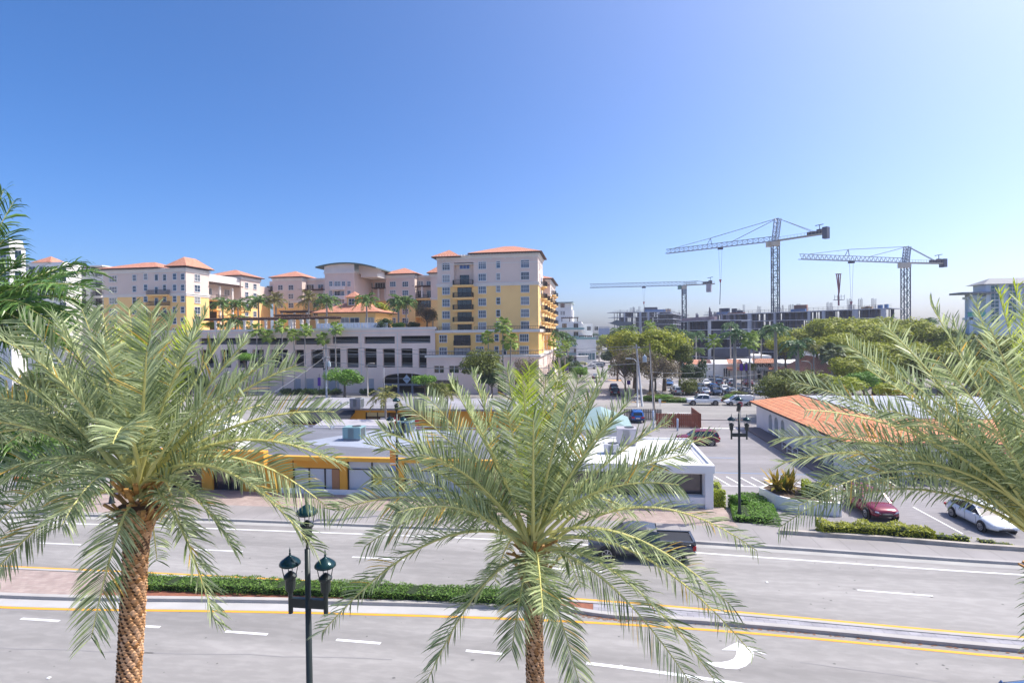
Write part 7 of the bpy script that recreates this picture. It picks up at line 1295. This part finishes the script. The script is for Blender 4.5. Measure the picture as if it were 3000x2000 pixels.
car('dark grey pickup truck driving left on the far carriageway', 'pickup', pg_, (2.75, 32.25, 0), LF, name='pickup_truck', detail=1, cat='pickup truck')
car('maroon suv parked behind the white office building', 'suv', pm, (12.1, 65.4, 0), LF, detail=1)
car('white pickup truck parked along the far side of the back street', 'pickup', pw, (19.75, 100.8, 0), LF, name='pickup_truck', detail=1, cat='pickup truck')
v = car('white delivery van with blue stripe and roof rack on the back street', 'van', pw, (25.6, 100.6, 0), LF, name='delivery_van', cat='van')
m = MB(); m.box(-2.2, .9, .925, .935, .88, .96); m.box(-2.2, .9, .925, .932, .99, 1.02); link_mesh('stripe', m.mesh('stripe', mat('van_blue', (.05, .25, .5), .5)), v); m = MB(); [m.bar((x, -.7, 1.98), (x, .7, 1.98), .06) for x in (-2, -1.2, -.4, .3)]; [m.bar((-2.1, y, 1.98), (.4, y, 1.98), .05) for y in (-.7, .7)]; [m.bar((x, y, 1.8), (x, y, 1.98), .04) for x in (-2, .3) for y in (-.7, .7)]; link_mesh('roof_rack', m.mesh('roof_rack', darkmetal), v)
car('bright blue hatchback beside the green roofed shed', 'suv', paint('azure', (.02, .12, .40)), (6.6, 82.0, 0), UP); 
PKG = 'cars parked in the far car park'; pc_ = [('white suv', 'suv', pw, UP), ('silver sedan', 'sedan', ps, UP), ('white sedan', 'sedan', pw, UP), ('slate suv facing out', 'suv', pdb, DN), ('pale silver sedan', 'sedan', ps, UP), ('black coupe', 'sedan', pk, DN), ('white hatchback facing out', 'suv', pw, DN)]
Xr = (18.1, 20.9, 23.6, 25.9, 28.9, 31.8, 35.0)
for i, (l, k, c, rz) in enumerate(pc_): car('%s, %s from left in the front row of the far car park' % (l, nm_[i]), k, c, (Xr[i]-.25, 118.0, 0), rz+random.uniform(-.03, .03), group=PKG)
for i, (x, l, k, c, rz) in enumerate(((18.4, 'white car', 'sedan', pw, DN), (20.8, 'navy suv', 'suv', pn, DN), (23.6, 'dark blue suv', 'suv', pdb, DN), (26.3, 'blue hatchback', 'suv', pb_, DN), (28.7, 'white coupe', 'sedan', pw, DN), (31.4, 'grey green suv', 'suv', paint('teal', (.05, .09, .11)), DN), (38.6, 'blue sedan', 'sedan', pb_, DN))): car('%s in the second row of the far car park, %s' % (l, ['leftmost', 'second', 'third', 'fourth', 'fifth', 'sixth', 'rightmost'][i]), k, c, (x, 123.6 if i < 6 else 128, 0), rz+random.uniform(-.03, .03), group=PKG)
for i, (x, l, k, c, rz) in enumerate(((18.8, 'blue sedan', 'sedan', pb_, DN), (27.6, 'white saloon facing out', 'sedan', pw, DN), (30.2, 'slate suv', 'suv', pdb, UP), (33.2, 'silver minivan', 'suv', ps, UP), (37.0, 'maroon sedan', 'sedan', pm, UP), (40.9, 'navy sedan', 'sedan', pn, UP))): car('%s in the third row of the far car park, %s' % (l, ['leftmost', 'second', 'third', 'fourth', 'fifth', 'rightmost'][i]), k, c, (x, 137.5, 0), rz+random.uniform(-.03, .03), group=PKG)
for i, (x, y, l, k, c, rz) in enumerate(((31.2, 146.5, 'large dark blue suv at the back of the far car park', 'suv', pdb, LF), (48.5, 149, 'white sedan seen side on before the plaza', 'sedan', pw, RT), (46, 143.5, 'white car partly behind the small tree of the far car park', 'sedan', pw, UP), (60, 139, 'white car behind the yellow green hedge mound', 'suv', pw, RT), (68, 146, 'white suv right behind the hedge mound', 'suv', pw, RT), (51, 100, 'white car behind the arched building between the trees', 'suv', pw, RT), (57, 99, 'silver car behind the arched building between the trees', 'sedan', ps, RT))): car(l, k, c, (x, y, 0), rz, group=PKG)
AV = 'cars along the avenue'
for i, (x, y, l, k, c, rz) in enumerate((((-7.6), 150, 'white car parked at the avenue kerb, nearest', 'suv', pw, UP), (-7.6, 143, 'blue car parked at the avenue kerb behind the fronds', 'suv', pb_, UP), (-7.6, 157, 'white car parked at the avenue kerb, farthest', 'sedan', pw, UP), (-7.6, 136, 'white car parked at the avenue kerb, under the palms', 'sedan', pw, UP), (-7.6, 129, 'black car parked at the avenue kerb closest to the back street', 'suv', pk, UP), (1.2, 158, 'silver car driving on the avenue', 'sedan', ps, UP), (4.9, 116, 'black pickup at the right kerb of the avenue', 'suv', pk, UP), (5.0, 124, 'dark suv ahead of the black one on the avenue', 'suv', paint('dark_maroon', (.05, .012, .02)), UP), (-.3, 199, 'white suv crossing the far junction', 'suv', pw, LF), (2.6, 207, 'silver suv behind the white one at the junction', 'suv', ps, LF), (-6.2, 204, 'black sedan waiting at the junction', 'sedan', pk, RT), (-5.4, 211, 'blue grey sedan behind the black one', 'sedan', pdb, RT), (3.2, 216, 'dark suv farther up the avenue', 'suv', pg_, LF), (-3.8, 222, 'yellow white car beyond the junction', 'sedan', paint('pale_yellow', (.55, .55, .2)), LF), (1.5, 226, 'white car beyond the far lamp', 'sedan', pw, LF))): car(l, k, c, (x, y, 0), rz, group=AV, name='parked_car' if i < 5 else 'moving_car')
# ------------------------------------------------------------ signs, poles, wires
p = G(2170, 1237); t = thing('stop_sign', 'red octagonal stop sign at the back street', 'sign', (p.x, p.y, 0)); c = PY(2168, 1184, p.y)
MB().tube([(p.x, p.y, 0), (p.x, p.y, c.z+.3)], .04).build('post', steel, t); m = MB(); m.prism([(c.x+.42*cos(pi/8+k*pi/4), p.y-.08, c.z+.42*sin(pi/8+k*pi/4)) for k in range(8)], (0, .03, 0)); pl_ = m.build('plate', mat('sign_red', (.62, .01, .015), .4), t)
m = MB()
for k in range(8): a, b_ = pi/8+k*pi/4, pi/8+(k+1)*pi/4; m.bar((c.x+.42*cos(a), p.y-.085, c.z+.42*sin(a)), (c.x+.42*cos(b_), p.y-.085, c.z+.42*sin(b_)), .03)
m.build('border', white, pl_); text('STOP', .32, t, (c.x, p.y-.09, c.z-.01), (R(90), 0, 0), white, .005)
m = MB(); m.box(c.x-.5, c.x-.02, p.y-.06, p.y-.03, c.z-1.0, c.z-.52); m.build('rear_panel', darkmetal, t)
p = G(1934, 1190); t = thing('street_sign', 'small white sign on a post in the verge by the grey fence', 'sign', (p.x, p.y, 0)); c = PY(1933, 1175, p.y); MB().tube([(p.x, p.y, 0), (p.x, p.y, c.z+.4)], .04).build('post', steel, t); MB().box(c.x-.22, c.x+.22, p.y-.07, p.y-.05, c.z-.35, c.z+.4).build('plate', white, t)
p = G(2078, 1118); t = thing('street_sign', 'white notice board before the plaza wall', 'sign', (p.x, p.y, 0)); MB().box(p.x-.9, p.x+.9, p.y, p.y+.1, 1.6, 3.2).build('board', white, t); MB().tube([(p.x, p.y+.05, 0), (p.x, p.y+.05, 1.6)], .06).build('post', darkmetal, t)
p = G(1786, 1086); t = thing('crossing_sign', 'yellow green crossing sign on the avenue lawn', 'sign', (p.x, p.y, 0)); MB().tube([(p.x, p.y, 0), (p.x, p.y, 2)], .05).build('post', darkmetal, t); MB().box(p.x-.5, p.x+.5, p.y-.1, p.y-.05, 1.1, 2.1).build('plate', mat('lime_sign', (.45, .65, .02), .5), t)
for i, (x, y0_, y1_, pY) in enumerate(((2258, 1090, 1118, 112), (2279, 1090, 1118, 112))):
    a, b_ = PY(x-8, y0_-1, pY), PY(x+9, y1_+8, pY); m = MB().box(a.x, b_.x, pY, pY+.04, b_.z, a.z); t = thing('banner', ['pale yellow banner left of the dark royal palm trunk', 'pale yellow banner right of the dark royal palm trunk'][i], 'banner', (a.x, pY, 0), group='pale yellow banners'); m.build('cloth', mat('pale_yellow_cloth', (.68, .55, .16), .8), t)
    MB().tube([((a.x if i else b_.x), pY+.08, 0), ((a.x if i else b_.x), pY+.08, a.z+.2)], .05).build('pole', darkmetal, t)
for i, (x, y, w_, h, Y) in enumerate(((2172, 1075, 9, 20, 122), (2186, 1075, 7, 18, 122), (935, 1118, 10, 26, 111), (1660, 1082, 9, 18, 130), (1842, 1120, 10, 12, 118), (1732, 1048, 5, 13, 236), (1741, 1048, 5, 13, 236))):
    c = PY(x, y, Y); k_ = 1600/Y; t = thing('banner', ['purple banner left of the pale pole in the far car park', 'purple banner right of the pale pole in the far car park', 'purple banner before the parking garage', 'purple banner beside the avenue fan palms', 'purple banner under the bare tree', 'orange banner left on the far avenue lamp', 'orange banner right on the far avenue lamp'][i], 'banner', c, group='street banners'); MB().box(c.x-w_/k_/2, c.x+w_/k_/2, Y, Y+.04, c.z-h/k_/2, c.z+h/k_/2).build('cloth', mat('purple_cloth', (.10, .03, .30), .8) if i < 5 else mat('orange_cloth', (.8, .4, .1), .8), t)
    MB().tube([(c.x, Y+.08, 0), (c.x, Y+.08, c.z+h/k_/2+.8)], .06).build('pole', darkmetal, t)
def pole(label, base, topx, topy, r, m_, arms=(), can=None, name='utility_pole'):
    b = G(*base); d = b.y; tp = PY(topx, topy, d); t = thing(name, label, 'utility pole', (b.x, b.y, 0)); MB().tube([b, tp], [r, r*.7], 10).build('pole', m_, t, smooth=True)
    for z, w_ in arms:
        m = MB(); q = b+(tp-b)*(z/tp.z); m.bar(q+V((-w_, -.15, 0)), q+V((w_, -.15, 0)), .12); m.build('crossarm', polew, t); m = MB(); [m._lathe(q+V((x, -.15, .05)), [(.05, 0), (.09, .05), (.05, .12), (.08, .17), (.03, .26)], 8) for x in (-w_*.9, -w_*.3, w_*.5, w_*.9)]; m.build('insulators', mat('insulator', (.5, .5, .52), .3), t)
    if can: z, sx = can; q = b+(tp-b)*(z/tp.z)+V((sx, 0, 0)); MB()._lathe(q, [(.3, 0), (.34, .08), (.34, .9), (.28, 1.0), (.1, 1.08), (.06, 1.3)], 14).build('transformer', mat('transformer_grey', (.40, .48, .52), .5), t, smooth=True)
    return tp
pA = pole('pale concrete utility pole behind the centre palm', (1882, 1190), 1864, 1008, .20, polec, ((10.2, .5),)); pB = pole('leaning wooden utility pole beside the pale one', (1918, 1205), 1903, 1006, .17, polew, (), (8.1, -1.0)); pC = pole('pale utility pole with transformer before the parking garage', (957, 1168), 955, 1008, .20, polec, ((10.4, .9), (8.4, .8)), (6.6, .65))
wm_ = mat('wire', (.16, .17, .19), .6)
def wire(label, a, b, sag=.5, r=.04): pts = [V(a)+(V(b)-V(a))*(i/12)-V((0, 0, 4*sag*(i/12)*(1-i/12))) for i in range(13)]; o = MB().tube(pts, r, 4, False).build('power_line', wm_); tag(o, label, 'power line', 'overhead wires')
wire('upper overhead wire from the pale pole to the garage pole', pA-V((0, 0, .3)), pC-V((0, 0, .3)), 1.0); wire('second overhead wire just under the upper one', pA-V((0, 0, .7)), pC-V((0, 0, .9)), 1.3); wire('lower thick cable between the two far poles', pA-V((0, 0, 3.4)), pC-V((0, 0, 3.6)), 1.2, .05)
wire('wire falling left from the garage pole top', pC-V((0, 0, .4)), PY(600, 1120, 88), .6, .04); wire('second wire falling left from the garage pole', pC-V((0, 0, 1.2)), PY(560, 1190, 80), .8, .03); wire('third wire falling left from the garage pole', pC-V((0, 0, 2.4)), PY(660, 1230, 78), .6); wire('wire leaving left from the garage pole at mid height', pC-V((0, 0, 3.4)), PY(500, 1150, 95), .8)
wire('guy wire from the leaning pole to the pale blue pipe', pB-V((0, 0, 1)), (G(1914, 1260).x, G(1914, 1260).y, 2.5), .0); wire('wire between the tops of the paired poles', pA-V((0, 0, .5)), pB-V((0, 0, .3)), .2); wire('service wire crossing between the paired poles lower down', pA-V((0, 0, 3.2)), pB-V((0, 0, 2.8)), .1); wire('wire running right from the leaning pole over the car park', pB-V((0, 0, 5.6)), PY(2230, 1095, 100), .4, .03); wire('wire running away right from the pole top', pB-V((0, 0, 4.6)), PY(2100, 1080, 130), .6, .03)
def cobra(label, bx_, by_, tx_, ty_, ax, ay, m_=steel):
    b = G(bx_, by_); tp = PY(tx_, ty_, b.y); e = PY(ax, ay, b.y); t = thing('street_light', label, 'street light', (b.x, b.y, 0), group='grey street lights'); MB().tube([b, tp], [.14, .09], 10).build('pole', m_, t, smooth=True); MB().tube([tp, tp+V(((e.x-tp.x)*.5, 0, (e.z-tp.z)*.9)), e], .06).build('arm', m_, t); s = 1 if e.x > tp.x else -1; MB().box(min(e.x, e.x+s*.9), max(e.x, e.x+s*.9), e.y-.16, e.y+.16, e.z-.08, e.z+.1).build('lamp_head', m_, t, bevel=.04)
cobra('tan street light with short arm before the parking garage', 1078, 1163, 1075, 1072, 1085, 1064, mat('tan_pole', (.5, .46, .42), .6)); cobra('grey street light among the palms behind the clay roof', 2380, 1150, 2377, 1068, 2362, 1058, steel); cobra('pale street light arm beside the paired poles', 1868, 1192, 1866, 1060, 1848, 1050, steel)
p = G(1126, 1165); tag(MB().tube([(p.x, p.y, 0), (p.x, p.y, 6.2)], .05).build('flag_pole', white), 'thin white pole before the arched garage entrance', 'pole')
p = G(1734, 1078); t = lamp_post('dark lamp post at the far junction between the small date palms', PY(1733, 1050, 236).x, 236, 8)
# vents, kiosk and street clutter
p = G(60, 1426); t = thing('traffic_barrier', 'small orange and white barrier on the left side street', 'barrier', (p.x, p.y, 0)); MB().box(p.x-.7, p.x+.7, p.y, p.y+.15, .5, .85).build('board', mat('barrier_orange', (.8, .15, .03), .6), t); MB().box(p.x-.6, p.x-.5, p.y, p.y+.15, 0, .5).build('leg', white, t); MB().box(p.x+.5, p.x+.6, p.y, p.y+.15, 0, .5).build('leg', white, t)
hz = MB().box(-2500, 2500, -60, 1200, -1.2, 62).build('haze', None)
hz['kind'] = 'stuff'; hm = bpy.data.materials.new('haze_air'); hm.use_nodes = True; n_ = hm.node_tree; n_.nodes.clear(); ho_ = n_.nodes.new('ShaderNodeOutputMaterial'); pv = n_.nodes.new('ShaderNodeVolumePrincipled'); pv.inputs['Color'].default_value = (.86, .90, 1, 1); pv.inputs['Density'].default_value = .0003; pv.inputs['Anisotropy'].default_value = .3; n_.links.new(pv.outputs[0], ho_.inputs['Volume']); hz.data.materials.clear(); hz.data.materials.append(hm)
print('OBJECTS', len(bpy.data.objects))
